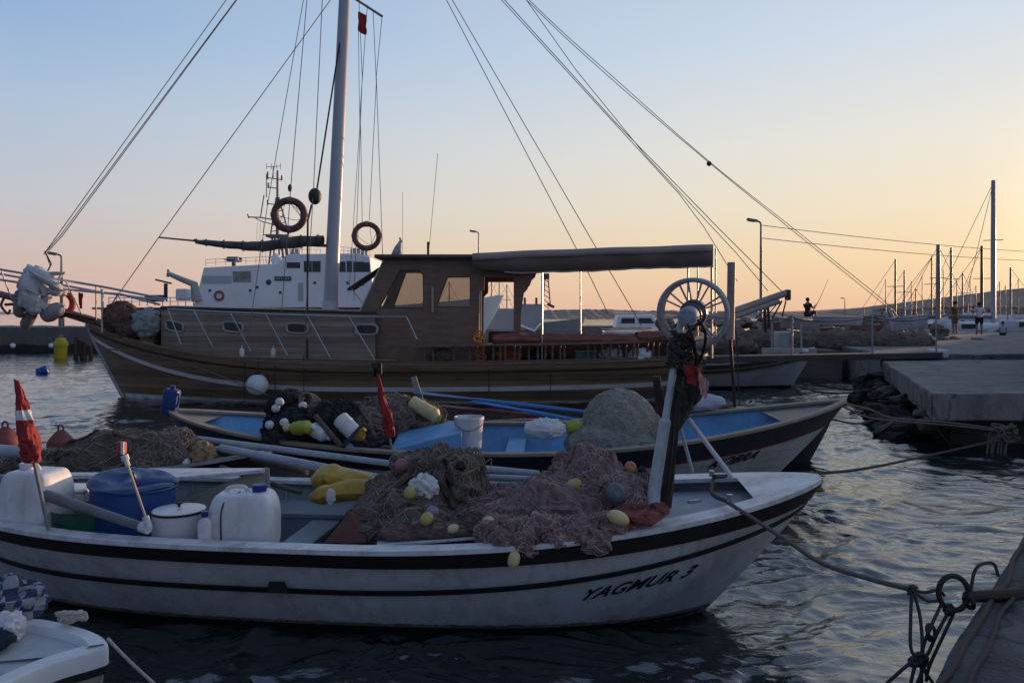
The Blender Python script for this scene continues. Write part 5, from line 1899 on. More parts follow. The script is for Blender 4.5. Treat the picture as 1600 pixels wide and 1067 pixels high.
# trim on cabin top edge
mb = MB()
for side in (-1, 1):
    mb.tube([gu.M @ V((gu.loc(s, 1, side, -0.34).x, gu.loc(s, 1, side, -0.34).y * 0.975, ztop(s))) for s in gu.ss(0.04, 0.72, 24)], 0.04, 8)
mb.build('cabin_trim', WOODD, GU)
# portholes
GLASSD = mat('dark_glass', (0.012, 0.014, 0.016), 0.08, var=0.1, spec=0.6)
for (px, py) in ((272, 510), (363, 511), (463, 513), (571, 515)):
    X = (px - 800) * 18.0 / F
    s = gs(X)
    for _ in range(3):
        p = gu.M @ gu.loc(s, 1, 1, -0.34)
        X = (px - 800) * p.y / F
        s = gs(X)
    p = gu.M @ V((gu.loc(s, 1, 1, -0.34).x, gu.loc(s, 1, 1, -0.34).y * 0.99 + 0.012, CH - (py - HY) * p.y / F))
    q = gu.M @ gu.loc(s + 0.02, 1, 1, -0.34)
    q2 = gu.M @ gu.loc(s - 0.02, 1, 1, -0.34)
    ux = (q2 - q).normalized()
    uz = V((0, 0, 1))
    path = []
    for i in range(28):
        a = 2 * PI * i / 28
        ca, sa = math.cos(a), math.sin(a)
        path.append((math.copysign(abs(ca) ** 0.5, ca) * 0.25, math.copysign(abs(sa) ** 0.5, sa) * 0.115))
    mb = MB().tube([p + ux * a + uz * b for a, b in path] + [p + ux * path[0][0] + uz * path[0][1]], 0.028, 8, cap=False)
    po = mb.build('porthole', mat('porthole_frame', (0.36, 0.36, 0.36), 0.4, var=0.15, metal=0.3), GU)
    MB().prism([p + ux * a + uz * b - V((0, 0.004, 0)) for a, b in path], (0, 0.01, 0)).build('pane', GLASSD, po, smooth=False)
# rails with slanting stanchions
def rail_y(px):
    X = (px - 800) * 17.7 / F
    return (gu.M @ gu.loc(gs(X), 1, 1, -0.06)).y


RAILPX = [(262, 483), (320, 486), (400, 490), (480, 493), (560, 495), (625, 495), (636, 498), (651, 530)]
mb = MB().tube(spline([at(x, y, rail_y(x)) for x, y in RAILPX], 5), 0.020, 8)
mb.build('hand_rail', STEEL, GU)
for (a, b) in (((262, 483), (283, 538)), ((303, 486), (333, 543)), ((360, 489), (392, 549)), ((415, 491), (449, 555)), ((480, 493), (516, 559)), ((545, 495), (586, 563))):
    MB().tube([at(a[0], a[1], rail_y(a[0])), at(b[0], b[1], rail_y(b[0]) - 0.02)], 0.014, 6).build('stanchion', STEEL, GU)
mb = MB().tube([at(x, 555 + (x - 250) * 0.022, rail_y(x) + 0.25) for x in range(300, 640, 40)], 0.018, 6)
mb.build('toe_rail', mat('grey_rail', (0.25, 0.23, 0.21), 0.6, var=0.2), GU)

# wheelhouse
YN, YF = 17.95, 20.9


def pw(px, py, Y=17.95):
    p = at(px, py, Y)
    return (p.x, p.z)


outer = [pw(550, 574), pw(562, 489), pw(601, 405), pw(848, 404), pw(842, 424), pw(833, 432), pw(828, 446), pw(819, 456), pw(814, 490), pw(812, 574), pw(803, 574), pw(803, 433), pw(757, 433), pw(757, 452), pw(749, 460), pw(748, 574)]
winA = [pw(592, 482), pw(662, 482), pw(662, 430), pw(655, 422), pw(625, 422)]
winB = [pw(681, 480), pw(735, 480), pw(735, 433), pw(699, 433)]
PANE = glass_mat('window_pane', (0.74, 0.73, 0.72))
for Y in (YN, YF):
    if Y == YF:
        winA = [pw(614, 481, YF), pw(668, 481, YF), pw(668, 426, YF), pw(634, 426, YF)]
        winB = [pw(678, 481, YF), pw(744, 481, YF), pw(744, 430, YF), pw(684, 430, YF)]
    vs, fs = panel_holes(outer, [winA, winB], 0.06)
    mb = MB().add([V((v.x, Y - v.z, v.y)) for v in vs], fs)
    mb.build('wheelhouse_side', WOODP, GU, smooth=False)
    for wn in (winA, winB):
        mb = MB()
        c = V((sum(p[0] for p in wn) / len(wn), 0, sum(p[1] for p in wn) / len(wn)))
        P = [V((x, Y, z)) for x, z in wn]
        mb.tube(P + [P[0]], 0.025, 6, cap=False)
        fr = mb.build('window', WOODD, GU)
        MB().prism([V((x, Y - 0.004, z)) for x, z in wn], (0, 0.008, 0)).build('pane', PANE, fr, smooth=False)
z0 = 3.37
mb = MB()
xa, xb = at(586, 0, 17.8).x, at(850, 0, 17.8).x
mb.rbox((xb - xa, 3.55, 0.09), 0.03, Matrix.Translation(((xa + xb) / 2, 19.43, 3.42)))
mb.build('wheelhouse_roof', mat('roof_brown', (0.12, 0.10, 0.085), 0.5, var=0.2, scale=3, dirt=0.4), GU)
# windscreen: posts, sill and header
p0, p1 = pw(562, 489), pw(601, 405)
for k, y in enumerate((18.0, 19.0, 19.9, 20.85)):
    MB().tube([V((p0[0], y, p0[1])), V((p1[0], y, p1[1]))], 0.045, 6).build('windscreen_post', WHITE if k == 0 else WOODP, GU)
MB().tube([V((p0[0], 17.95, p0[1])), V((p0[0], 20.9, p0[1]))], 0.05, 6).build('windscreen_sill', CAPW, GU)
vs = [V((p0[0], 17.98, 0.8)), V((p0[0], 20.88, 0.8)), V((p0[0], 20.88, p0[1])), V((p0[0], 17.98, p0[1]))]
MB().prism(vs, (0.04, 0, 0)).build('wheelhouse_front', WOODP, GU, smooth=False)
xr = pw(748, 574)[0]
MB().prism([V((xr - 0.05, 17.98, 0.8)), V((xr - 0.05, 19.2, 0.8)), V((xr - 0.05, 19.2, 2.1)), V((xr - 0.05, 17.98, 2.1))], (0.04, 0, 0)).build('cabin_bulkhead', WOODP, GU, smooth=False)
# opened window flap
f0, f1 = at(598, 414, 18.0), at(540, 453, 18.0)
a_, b_ = V((f0.x, 18.1, f0.z)), V((f1.x, 18.1, f1.z))
mb = MB()
mb.hexa([a_, a_ + V((0, 0.85, 0)), b_ + V((0, 0.85, 0)), b_], [a_ + V((0.02, 0, 0.04)), a_ + V((0.02, 0.85, 0.04)), b_ + V((0.02, 0.85, 0.04)), b_ + V((0.02, 0, 0.04))])
mb.build('window_flap', WOODD, GU, smooth=False)
MB().tube([b_ + V((0.1, 0.05, 0.04)), at(570, 478, 18.05)], 0.012, 6).build('flap_stay', STEEL, GU)
# inside: console, seat and wheel
MB().rbox((0.7, 1.6, 1.0), 0.05, Matrix.Translation((-2.6, 19.4, 1.45))).build('console', WOODD, GU)
MB().rbox((0.8, 1.1, 0.9), 0.05, Matrix.Translation((-0.2, 20.1, 1.2))).build('deck_locker', WOODD, GU)
MB().ring((-2.15, 19.4, 2.1), (1, 0, 0.3), 0.30, 0.022, 32, 8).build('steering_wheel', WOODP, GU)
# strips coloured pale: sunlight painted on the edges by window and door
MB().box(at(676, 468, 17.9), (0.05, 0.06, 0.60)).build('lit_edge_strip', mat('sunlit_edge_timber', (0.42, 0.33, 0.24), 0.5, var=0.15), GU, smooth=False)
MB().box(at(751, 500, 17.88), (0.05, 0.06, 1.35)).build('door_post', MATS['sunlit_edge_timber'], GU, smooth=False)  # door side strip, same painted sunlight colour
# awning
CANV = mat('awning_canvas', (0.21, 0.19, 0.175), 0.85, var=0.15, scale=3, bump=0.15, bscale=30, dirt=0.4, dirtcol=(0.1, 0.09, 0.08))
CANVE = mat('awning_edge', (0.34, 0.29, 0.29), 0.8, var=0.12, scale=3, bump=0.1)
n = 30
rows, edge, val = [], [], []
for i in range(n + 1):
    u = i / n
    px = 738 + (1114 - 738) * u
    yn = 398 + (384 - 398) * u ** 0.8 + 0.4 * math.sin(u * 6 * PI)
    pn = at(px, yn, 17.5)
    pf = V((pn.x, 21.2, pn.z - 0.03))
    rows.append([V((pn.x, 17.5 + (21.2 - 17.5) * k / 10, pn.z + 0.10 * math.sin(PI * k / 10) - 0.03 * abs(math.sin(4 * PI * u)))) for k in range(11)])
    edge.append([pn + V((0, -0.02, 0.03)), pn + V((0, -0.03, -0.13))])
    yb = 430 + (416 - 430) * u + 0.6 * math.sin(u * 5 * PI) + 0.5 * math.sin(u * 17 * PI) - 12 * max(0, 1 - u * 5)
    pb2 = at(px, yb, 17.5)
    val.append([pn + V((0, -0.005, -0.05)), pn.lerp(pb2, 0.5) + V((0, 0.03 * math.sin(u * 23), 0)), pb2])
aw = MB().grid(rows).build('awning', CANV, GU)
for nm, g, m in (('awning_edge', edge, CANVE), ('valance', val, mat('valance_canvas', (0.135, 0.108, 0.090), 0.85, var=0.2, scale=3, bump=0.15, bscale=30))):
    o = MB().grid(g).build(nm, m, aw)
    o.modifiers.new('t', 'SOLIDIFY').thickness = 0.012
aw.modifiers.new('t', 'SOLIDIFY').thickness = 0.015
MB().tube([p[-1] + V((0, -0.01, 0)) for p in val[4:]], 0.018, 6).build('valance_hem', CANVE, aw)
for (px, y0, y1, Y, r) in ((847, 392, 572, 17.55, 0.020), (1075, 386, 572, 17.6, 0.022), (1112, 382, 560, 17.6, 0.028), (907, 404, 552, 21.1, 0.024), (1090, 402, 540, 20.9, 0.02), (1118, 388, 540, 20.0, 0.02)):
    MB().tube([at(px, y0, Y), V((at(px, 0, Y).x, Y, max(0.85, at(px, y1, Y).z)))], r, 8).build('awning_post', STEEL, GU)
# aft rail with balusters and red cushions
mb = MB()
brn = random.Random(3)
for i in range(40):
    if brn.random() < 0.25:
        continue
    px = 652 + i * 11.5 + brn.uniform(-3, 3)
    X = (px - 800) * 17.6 / F
    s = gs(X)
    p = gu.w(s, 1, 1, -0.04)
    mb.lathe([(0.030, 0.02), (0.030, 0.06), (0.018, 0.09), (0.034, 0.2), (0.02, 0.33), (0.03, 0.38), (0.03, 0.42)], Matrix.Translation(p), 8)
mb.tube([gu.w(s, 1, 1, -0.04) + V((0, 0, 0.06)) for s in gu.ss(gs(-2.3), gs(4.6), 30)], 0.03, 6)
o = mb.build('railing', mat('baluster_wood', (0.11, 0.08, 0.065), 0.5, var=0.3, scale=5), GU)
mb = MB()
rows = []
for s in gu.ss(gs(-2.3), gs(4.6), 20)[::1]:
    p = gu.loc(s, 1, 1, 0.0)
    rows.append([gu.M @ V((p.x, p.y + a, gu.sheer(s) + b)) for a, b in ((0.03, 0.42), (0.03, 0.47), (-0.30, 0.47), (-0.30, 0.42), (0.03, 0.42))])
mb.grid(rows)
mb.build('aft_rail', WOODP, GU, smooth=False)
CUSH = mat('red_cushion', (0.25, 0.095, 0.078), 0.85, var=0.25, scale=5, bump=0.2, dirt=0.4, dirtcol=(0.08, 0.04, 0.035))
for k in range(5):
    px0 = 770 + k * 56
    rows = []
    for i in range(13):
        u = i / 12
        px = px0 + 57 * u
        X = (px - 800) * 17.8 / F
        e = 0.8 + 0.2 * min(1, 6 * u, 6 * (1 - u))
        row = []
        for j in range(11):
            a = 2 * PI * j / 10
            yy = 17.78 + 0.24 * math.cos(a)
            zz = 1.50 + 0.14 * math.sin(a) * e + 0.04 * mnoise.noise(V((X * 3, a, k))) + (0.07 if k == 4 else 0)
            row.append(V((X, yy, zz)))
        rows.append(row)
    MB().grid(rows).build('cushion', CUSH, GU)
gu_in = MB()
# dark bench backs behind the balusters
gu_in.box((1.6, 18.4, 1.18), (5.6, 0.06, 0.45))
gu_in.build('bench_back', WOODD, GU, smooth=False)
# gear lying on the side deck behind the balusters
for k, (px, nm, lab, m) in enumerate(((795, 'gear_bag', 'dull orange bag on the aft side deck', ORANGE), (842, 'sack', 'dark sack on the aft side deck left of the green crate', BLACK), (955, 'gear_bag', 'grey bag on the aft side deck under the red cushions', GALV),
                                      (1000, 'sack', 'pale sack on the aft side deck nearest the hauler wheel', WCLOTH), (690, 'sack', 'brown sack on the side deck below the second wheelhouse window', NETB))):
    blob(nm, at(px, 556, 17.75), (0.26, 0.12, 0.17), m, lab, 'bag', 20 + k, 0.2, 3)
c = at(915, 558, 17.72)
t = thing('crate', 'green plastic crate on the aft side deck', 'crate', c)
MB().rbox((0.5, 0.2, 0.26), 0.03, Matrix.Translation(c)).build('crate_body', mat('crate_green', (0.04, 0.11, 0.085), 0.6, var=0.2), t)
MB().rbox((0.52, 0.22, 0.04), 0.012, Matrix.Translation(c + V((0, 0, 0.12)))).build('crate_rim', MATS['crate_green'], t)
# coils of orange rope at the door
mb = MB()
rnd = random.Random(4)
for k in range(7):
    c = at(750 + rnd.uniform(-4, 4), 522 + k * 6, 17.7)
    mb.ring(c, (rnd.uniform(-0.4, 0.4), -1, rnd.uniform(-0.3, 0.3)), 0.07 + rnd.uniform(0, 0.03), 0.022, 18, 6)
mb.build('orange_rope', mat('orange_line', (0.55, 0.20, 0.03), 0.7, var=0.3, scale=12), GU)

# mast, spreader, rigging
MASTM = mat('mast_paint', (0.42, 0.46, 0.52), 0.35, var=0.10, scale=3, dirt=0.35, dirtcol=(0.25, 0.24, 0.24), stretch=(1, 1, 0.2))
mb_ = at(516, 486, 19.4)
mt = V((at(540, 0, 19.4).x + (at(540, 0, 19.4).x - mb_.x) * 0.52, 19.4, 14.9))
MB().tube([mb_, mb_.lerp(mt, 0.3), mb_.lerp(mt, 0.6), mt], [0.185, 0.165, 0.145, 0.11], 20).build('mast', MASTM, GU)
MB().tube([mb_ - V((0, 0, 0.05)), mb_ + V((0, 0, 0.25))], 0.205, 20).build('mast_collar', CAPW, GU)
sp0, sp1 = at(541, -10, 19.3), at(597, 26, 18.3)
MB().tube([sp0, sp1], 0.03, 8).build('spreader', WOODP, GU)
MB().tube([sp0, at(480, -40, 20.5)], 0.03, 8).build('spreader', WOODP, GU)
top = mt - V((0, 0, 0.4))


def stay(pts, r=0.010, nm='stay', m=WIRE):
    MB().tube(pts, r, 5).build(nm, m, GU)


bs0 = at(68, 398, 19.2)
stay([top, bs0], 0.011)
stay([top - V((0, 0, 0.5)), at(98, 368, 19.2), at(76, 392, 19.2)], 0.011)
stay([top - V((0.0, 0.05, 0.55)), at(96, 366, 19.25), at(68, 398, 19.2)], 0.011)
stay([at(537, -28, 19.4), at(248, 371, 19.3), at(178, 470, 19.2)], 0.012)
stay([at(483, -40, 18.6), at(455, 285, 17.75), at(440, 490, 17.75)], 0.010, 'shroud')
stay([at(476, -10, 18.3), at(418, 320, 17.7), at(384, 556, 17.6)], 0.009, 'shroud')
stay([at(505, -30, 18.6), at(490, 295, 18.3), at(476, 520, 17.7)], 0.010, 'shroud')
stay([at(532, 60, 19.3), at(495, 298, 18.5)], 0.022, 'halyard', ROPED)
stay([at(487, 320, 18.4), at(481, 345, 18.3), at(480, 560, 17.75)], 0.025, 'halyard', ROPED)
stay([at(560, -20, 18.5), at(566, 120, 19), at(553, 470, 20.8)], 0.008, 'shroud')
stay([at(574, 8, 18.8), at(563, 170, 19.3), at(566, 350, 20.8)], 0.008, 'shroud')
stay([at(583, 16, 18.6), at(588, 130, 19), at(577, 345, 20.8)], 0.008, 'shroud')
stay([sp1, at(588, 120, 18.3), at(598, 402, 18.1)], 0.008, 'shroud')
stay([at(560, 40, 18.7), at(562, 200, 19), at(545, 460, 20.5)], 0.007, 'halyard')
stay([top, at(905, 397, 17.6), at(950, 490, 17.6)], 0.010)
stay([top - V((0, 0, 0.2)), at(940, 402, 17.7), at(1003, 510, 17.7)], 0.010)
stay([top, at(783, 0, 19.3), at(1060, 302, 19.2), at(1100, 355, 19.2), at(1152, 440, 19.2)], 0.010)
stay([top - V((0, 0, 0.1)), at(788, 0, 19.2), at(960, 190, 19.1), at(1118, 352, 19.0), at(1222, 456, 19.0)], 0.011)
stay([top, at(822, 0, 19.5), at(900, 110, 19.4), at(1010, 245, 19.2), at(1150, 395, 19.1), at(1200, 455, 19.0)], 0.010)
stay(spline([top, at(822, 0, 19.8), at(960, 128, 20), at(1105, 252, 20.4), at(1250, 370, 21), at(1379, 474, 21.6), at(1440, 530, 22)], 6), 0.010)
stay(spline([top, at(826, 0, 19.8), at(966, 128, 20), at(1112, 256, 20.4), at(1256, 370, 21), at(1386, 474, 21.6), at(1446, 530, 22)], 6), 0.010)
MB().ball(at(1108, 256, 20.4), (0.07, 0.05, 0.07), 12, 8).build('block', WOODD, GU)
stay([at(684, 240, 18.6), at(669, 405, 18.6)], 0.006, 'whip_aerial')
MB().tube([at(669, 378, 18.6), at(669, 402, 18.6)], 0.03, 8).build('aerial_base', BLACK, GU)
stay([at(629, 300, 19.5), at(629, 405, 19.5)], 0.005, 'whip_aerial')
MB().ball(at(453, 294, 17.8), (0.05, 0.04, 0.09), 10, 8).build('block', WOODD, GU)
# furled sail on its boom
pts = [(303, 375, .03), (310, 378, .07), (330, 380, .085), (360, 383, .11), (390, 385, .13), (420, 384, .15), (450, 380, .16), (480, 377, .16), (505, 376, .14)]
P = spline([at(x, y, 19.3) for x, y, r in pts], 6)
rad = np.interp(np.linspace(0, 1, len(P)), np.linspace(0, 1, len(pts)), [p[2] for p in pts])
rows = []
for i, p in enumerate(P):
    row = []
    for j in range(15):
        a = 2 * PI * (j % 14) / 14
        k = 1 + 0.30 * mnoise.noise(V((math.cos(a), math.sin(a), i * 0.22)))
        row.append(p + V((0, math.cos(a), math.sin(a) * 0.85)) * rad[i] * k)
    rows.append(row)
sl_ = MB().grid(rows).build('furled_sail', mat('sail_cover', (0.095, 0.09, 0.095), 0.85, var=0.3, scale=5, bump=0.3, dirt=0.4, dirtcol=(0.2, 0.2, 0.2)), GU)
mb = MB()
for i in range(4, len(P) - 2, 6):
    MB().ring(P[i], (1, 0, 0), rad[i] * 1.05, 0.012, 18, 5).build('lashing', ROPED, sl_)
MB().tube([at(248, 371, 19.3), at(310, 377, 19.3), at(510, 384, 19.3)], [0.02, 0.025, 0.04], 8).build('boom', WOODP, GU)
MB().ball(at(492, 307, 18.4), (0.155, 0.155, 0.20), 20, 14).build('anchor_ball', mat('anchor_ball', (0.03, 0.035, 0.05), 0.6, var=0.2), GU)

# bowsprit, pulpit rails and their load
MB().tube([at(215, 523, 19.25), at(140, 500, 19.25), at(40, 470, 19.25), at(-90, 436, 19.25)], [0.11, 0.11, 0.09, 0.07], 12).build('bowsprit', WOODP, GU)
for nm, A, Y in (('pulpit_rail', [(262, 468), (160, 448), (100, 438), (0, 421), (-90, 404)], 18.75), ('pulpit_rail', [(250, 476), (190, 460), (100, 452), (0, 437), (-90, 422)], 18.75),
                 ('pulpit_rail', [(258, 470), (160, 457), (100, 446), (0, 428), (-90, 412)], 19.8)):
    MB().tube([at(x, y, Y) for x, y in A], 0.028, 8).build(nm, STEEL, GU)
for (a, b) in (((103, 440), (128, 492)), ((150, 447), (150, 500)), ((50, 430), (18, 470)), ((2, 424), (20, 472)), ((158, 449), (162, 506)), ((185, 458), (172, 480)), ((183, 458), (196, 482))):
    MB().tube([at(a[0], a[1], 18.75), at(b[0], b[1], 18.95)], 0.016, 6).build('pulpit_strut', STEEL, GU)
MB().grid([[at(150, 500, 18.95), at(150, 500, 19.6)], [at(90, 486, 18.95), at(90, 486, 19.6)], [at(-90, 440, 18.95), at(-90, 440, 19.6)]]).build('pulpit_platform', WOODP, GU).modifiers.new('t', 'SOLIDIFY').thickness = 0.05
stay([at(70, 392, 19.2), at(78, 415, 19.1), at(72, 430, 19.1)], 0.01)
stay([at(70, 393, 19.2), at(80, 413, 19.1), at(74, 424, 19.1)], 0.02, 'shackle_strop', ROPED)
# anchor
mb = MB()
mb.tube([at(40, 474, 19.0), at(8, 476, 19.0)], 0.035, 8)
mb.tube(spline([at(6, 466, 19.0), at(2, 478, 19.0), at(12, 490, 19.0), at(16, 484, 19.0)], 5), 0.03, 8)
mb.tube([at(8, 476, 18.8), at(8, 476, 19.2)], 0.025, 8)
mb.build('anchor', mat('anchor_iron', (0.10, 0.09, 0.085), 0.7, var=0.3, metal=0.3), GU)
SAILW = mat('sail_white', (0.50, 0.51, 0.53), 0.85, var=0.15, scale=4, bump=0.25, dirt=0.35, dirtcol=(0.22, 0.21, 0.2))
jrn = random.Random(14)
for k in range(24):
    x0, y0 = 48 + jrn.uniform(-10, 14), 420 + jrn.uniform(-6, 12)
    x1, y1 = 60 + jrn.uniform(-34, 40), 468 + jrn.uniform(-26, 16)
    Yk = 18.75 + jrn.uniform(-0.25, 0.3)
    fold('furled_jib', [at(x0, y0, Yk), at((x0 + x1) / 2 + jrn.uniform(-12, 12), (y0 + y1) / 2 + jrn.uniform(-8, 8), Yk - 0.1), at(x1, y1, Yk), at(x1 + jrn.uniform(-14, 14), y1 + jrn.uniform(-4, 10), Yk)], jrn.uniform(0.07, 0.13), SAILW, None, None, seed=k + 3, parent=GU)
mb = MB()
rnd = random.Random(8)
for k in range(7):
    c = at(rnd.uniform(38, 90), rnd.uniform(425, 480), 18.55)
    mb.tube(spline([c + V((rnd.uniform(-.3, .3), rnd.uniform(-.06, .08), rnd.uniform(-.22, .22))) for _ in range(4)], 6), 0.03, 6)
mb.build('jib_sheet', SAILW, GU)
def fender(c, d, L, r, m, label, name='fender'):
    t = thing(name, label, 'fender', c)
    M = frame(c, d)
    MB().lathe([(r * 0.3, -L / 2), (r * 0.8, -L / 2 + r * 0.4), (r, -L / 2 + r), (r, L / 2 - r), (r * 0.8, L / 2 - r * 0.4), (r * 0.3, L / 2)], M, 22).build('fender_body', m, t)
    MB().tube([M @ V((0, 0, L / 2 - 0.01)), M @ V((0, 0, L / 2 + 0.06))], r * 0.22, 8).build('eye', m, t)
    return t


GREYF = mat('grey_fender', (0.20, 0.185, 0.18), 0.6, var=0.25, scale=4, dirt=0.5)
fender(at(32, 474, 18.75), (0.05, 0, 1), 0.70, 0.15, GREYF, 'dark grey fender hanging upright left of the white furled jib')
fender(at(82, 488, 18.7), (0.9, -0.2, 0.5), 0.62, 0.19, mat('pale_fender', (0.30, 0.29, 0.29), 0.6, var=0.2, scale=4, dirt=0.4), 'fat pale grey fender slung under the furled jib')
fender(at(45, 498, 18.9), (0.5, 0, 1), 0.55, 0.14, GREYF, 'dark fender hanging lowest under the bowsprit')
c = at(92, 474, 19.1)
t = thing('lifebuoy', 'red lifebuoy half hidden behind the furled jib', 'lifebuoy', c)
MB().ring(c, (0.6, -0.8, 0.1), 0.30, 0.075, 40, 12).build('ring', mat('buoy_bright_red', (0.34, 0.03, 0.03), 0.5, var=0.2), t)
# foredeck clutter
mb = heap([(at(190, 497, 18.9), (0.40, 0.4, 0.38), 0), (at(205, 515, 18.7), (0.3, 0.3, 0.22), 0)], 61, n=60, m=40, a2=0.03, strands=120, sr=0.012)
mb.build('warp_heap', mat('warp_reddish', (0.13, 0.075, 0.065), 0.9, var=0.4, scale=6, bump=0.4), None, label='reddish brown heap of warps on the foredeck of the wooden sailing boat', cat='rope', loc=at(190, 510, 18.9))
blob('tarpaulin', at(232, 505, 18.6), (0.30, 0.4, 0.34), mat('pale_tarp', (0.24, 0.29, 0.30), 0.7, var=0.25, scale=5, bump=0.3, dirt=0.4), 'pale bluish tarpaulin bundled in front of the trunk cabin', 'tarpaulin', 3, 0.16, 3)
mb = MB().tube([at(160, 452, 18.6), at(160, 520, 18.6)], 0.03, 8)
mb.build('pulpit_post', STEEL, GU)

# life rings hung in the shrouds
def lifering(c, R_, r, label):
    t = thing('lifebuoy', label, 'lifebuoy', c)
    o = MB().ring(c, (0.12, -1, 0.05), R_, r, 48, 14).build('ring', mat('ring_dull_red', (0.115, 0.055, 0.055), 0.6, var=0.2, scale=5, dirt=0.4, dirtcol=(0.2, 0.15, 0.14)), t)
    nrm = V((0.12, -1, 0.05)).normalized()
    u = nrm.orthogonal().normalized()
    w = nrm.cross(u)
    mb = MB()
    for k in range(4):
        a = PI / 4 + k * PI / 2
        d = u * math.cos(a) + w * math.sin(a)
        tn = u * -math.sin(a) + w * math.cos(a)
        for q in (-1, 0, 1):
            mb.ring(c + d * R_ + tn * 0.03 * q, tn, r * 1.02, 0.012, 14, 5)
    mb.build('reflective_band', mat('band_pale', (0.20, 0.14, 0.13), 0.5, var=0.1), o)
    mb = MB()
    rnd = random.Random(int(c.x * 100))
    for k in range(7):
        a0, a1 = rnd.uniform(0, 6.28), rnd.uniform(0, 6.28)
        p = c + (u * math.cos(a0) + w * math.sin(a0)) * R_
        q = c + (u * math.cos(a1) + w * math.sin(a1)) * R_
        mb.tube(sag(p, q, 0.06, 8), 0.006, 5)
    mb.build('grab_line', ROPED, t)


lifering(at(452, 336, 17.75), 0.335, 0.082, 'larger dull red life ring hung in the near shrouds left of the mast')
lifering(at(573, 369, 20.8), 0.330, 0.072, 'smaller dull red life ring hung in the far shrouds right of the mast')
# flag at the spreader
rows = hanging(at(559, 18, 18.7), at(573, 24, 18.7), 0.50, nx=9, nz=11, amp=0.035, seed=9, taper=0.95)
cloth(rows, 'flag', mat('flag_red', (0.36, 0.03, 0.035), 0.8, var=0.15, scale=6), 'small red flag flying under the spreader right of the mast', 'flag', loc=at(566, 37, 18.7))
# fenders along the hull
c = at(402, 601, 17.45)
t = thing('fender', 'big white ball fender hanging on the brown hull', 'fender', c)
MB().ball(c, (0.245, 0.245, 0.24), 28, 18).build('fender_body', WHITE, t)
MB().tube([c + V((0, 0, 0.22)), c + V((0, 0, 0.29))], 0.06, 12).build('eye', BLACK, t)
MB().tube([c + V((0, 0, 0.28)), at(404, 560, 17.6)], 0.012, 6).build('lanyard', ROPED, t)
fender(at(378, 551, 17.55), (0, 0, 1), 0.22, 0.055, WHITE, 'small white fender at the rail, left one of the pair')
fender(at(427, 552, 17.45), (0, 0, 1), 0.22, 0.055, CAPW, 'small white fender at the rail, right one of the pair')
for i, (px, y0, y1) in enumerate(((382, 562, 628), (430, 562, 615), (475, 555, 612), (764, 570, 616), (860, 585, 614))):
    X = (px - 800) * 17.4 / F
    p = gu.w(gs(X), 0.85, 1, 0.03)
    MB().tube([at(px, y0, p.y - 0.03), at(px, y1, p.y + 0.0 - 0.03)], 0.012, 5).build('hanging_line', ROPED, GU)
MB().tube(spline([at(165, 545, 18.5), at(250, 556, 17.9), at(330, 582, 17.4), at(420, 618, 17.0)], 6), 0.012, 6).build('mooring_line', ROPE, None, label='thin tan line slanting down across the bow of the brown hull', cat='rope', loc=at(250, 556, 17.9))
# stern spars (folded boarding ladder) and their tackle
MB().tube([at(1118, 496, 19.0), at(1231, 457, 19.0)], 0.085, 12).build('boarding_spar', mat('spar_grey', (0.36, 0.34, 0.33), 0.5, var=0.2, scale=5, dirt=0.4, stretch=(0.3, 1, 1)), GU)
MB().tube([at(1118, 506, 18.7), at(1218, 471, 18.7)], 0.06, 12).build('boarding_spar', MATS['spar_grey'], GU)
MB().box(at(1231, 461, 19.0), (0.10, 0.2, 0.26)).build('spar_end', WOODD, GU, smooth=False, bevel=0.02)
for (a, b, r) in (((1222, 470), (1207, 497), .02), ((1215, 474), (1195, 497), .015), ((1228, 470), (1222, 495), .018), ((1208, 475), (1180, 498), .015), ((1195, 482), (1196, 520), .03), ((1200, 480), (1202, 512), .03)):
    MB().tube([at(a[0], a[1], 19), at(b[0], b[1], 19)], r, 6).build('tackle', ROPED, GU)
# gangplank to the quay
t = thing('gangplank', 'long dark gangplank from the stern of the wooden boat to the quay', 'gangplank', at(1300, 552, 20.2))
q = [V((4.0, 19.0, 1.02)), V((11.55, 20.55, 1.06)), V((11.45, 21.1, 1.06)), V((3.9, 19.6, 1.02))]
MB().hexa([p - V((0, 0, 0.16)) for p in q], q).build('plank', mat('grey_plank', (0.075, 0.065, 0.058), 0.75, var=0.35, scale=3, stretch=(0.3, 1, 1), bump=0.2), t, smooth=False, bevel=0.01)
MB().rbox((0.18, 0.66, 0.22), 0.04, Matrix.Translation((11.55, 20.85, 1.02)) @ Matrix.Rotation(0.2, 4, 'Z')).build('end_cap', PLASTW, t)
for px in (1233, 1343, 1447):
    u = {1233: 0.42, 1343: 0.72, 1447: 0.97}[px]
    b = q[0].lerp(q[1], u)
    MB().tube([b, b + V((0, 0, 1.0))], 0.022, 8).build('post', GALV, t)
MB().tube(sag(q[0].lerp(q[1], .42) + V((0, 0, .95)), q[0].lerp(q[1], .72) + V((0, 0, .95)), 0.1) + sag(q[0].lerp(q[1], .72) + V((0, 0, .95)), q[0].lerp(q[1], .97) + V((0, 0, .95)), 0.1), 0.012, 6).build('hand_rope', ROPED, t)

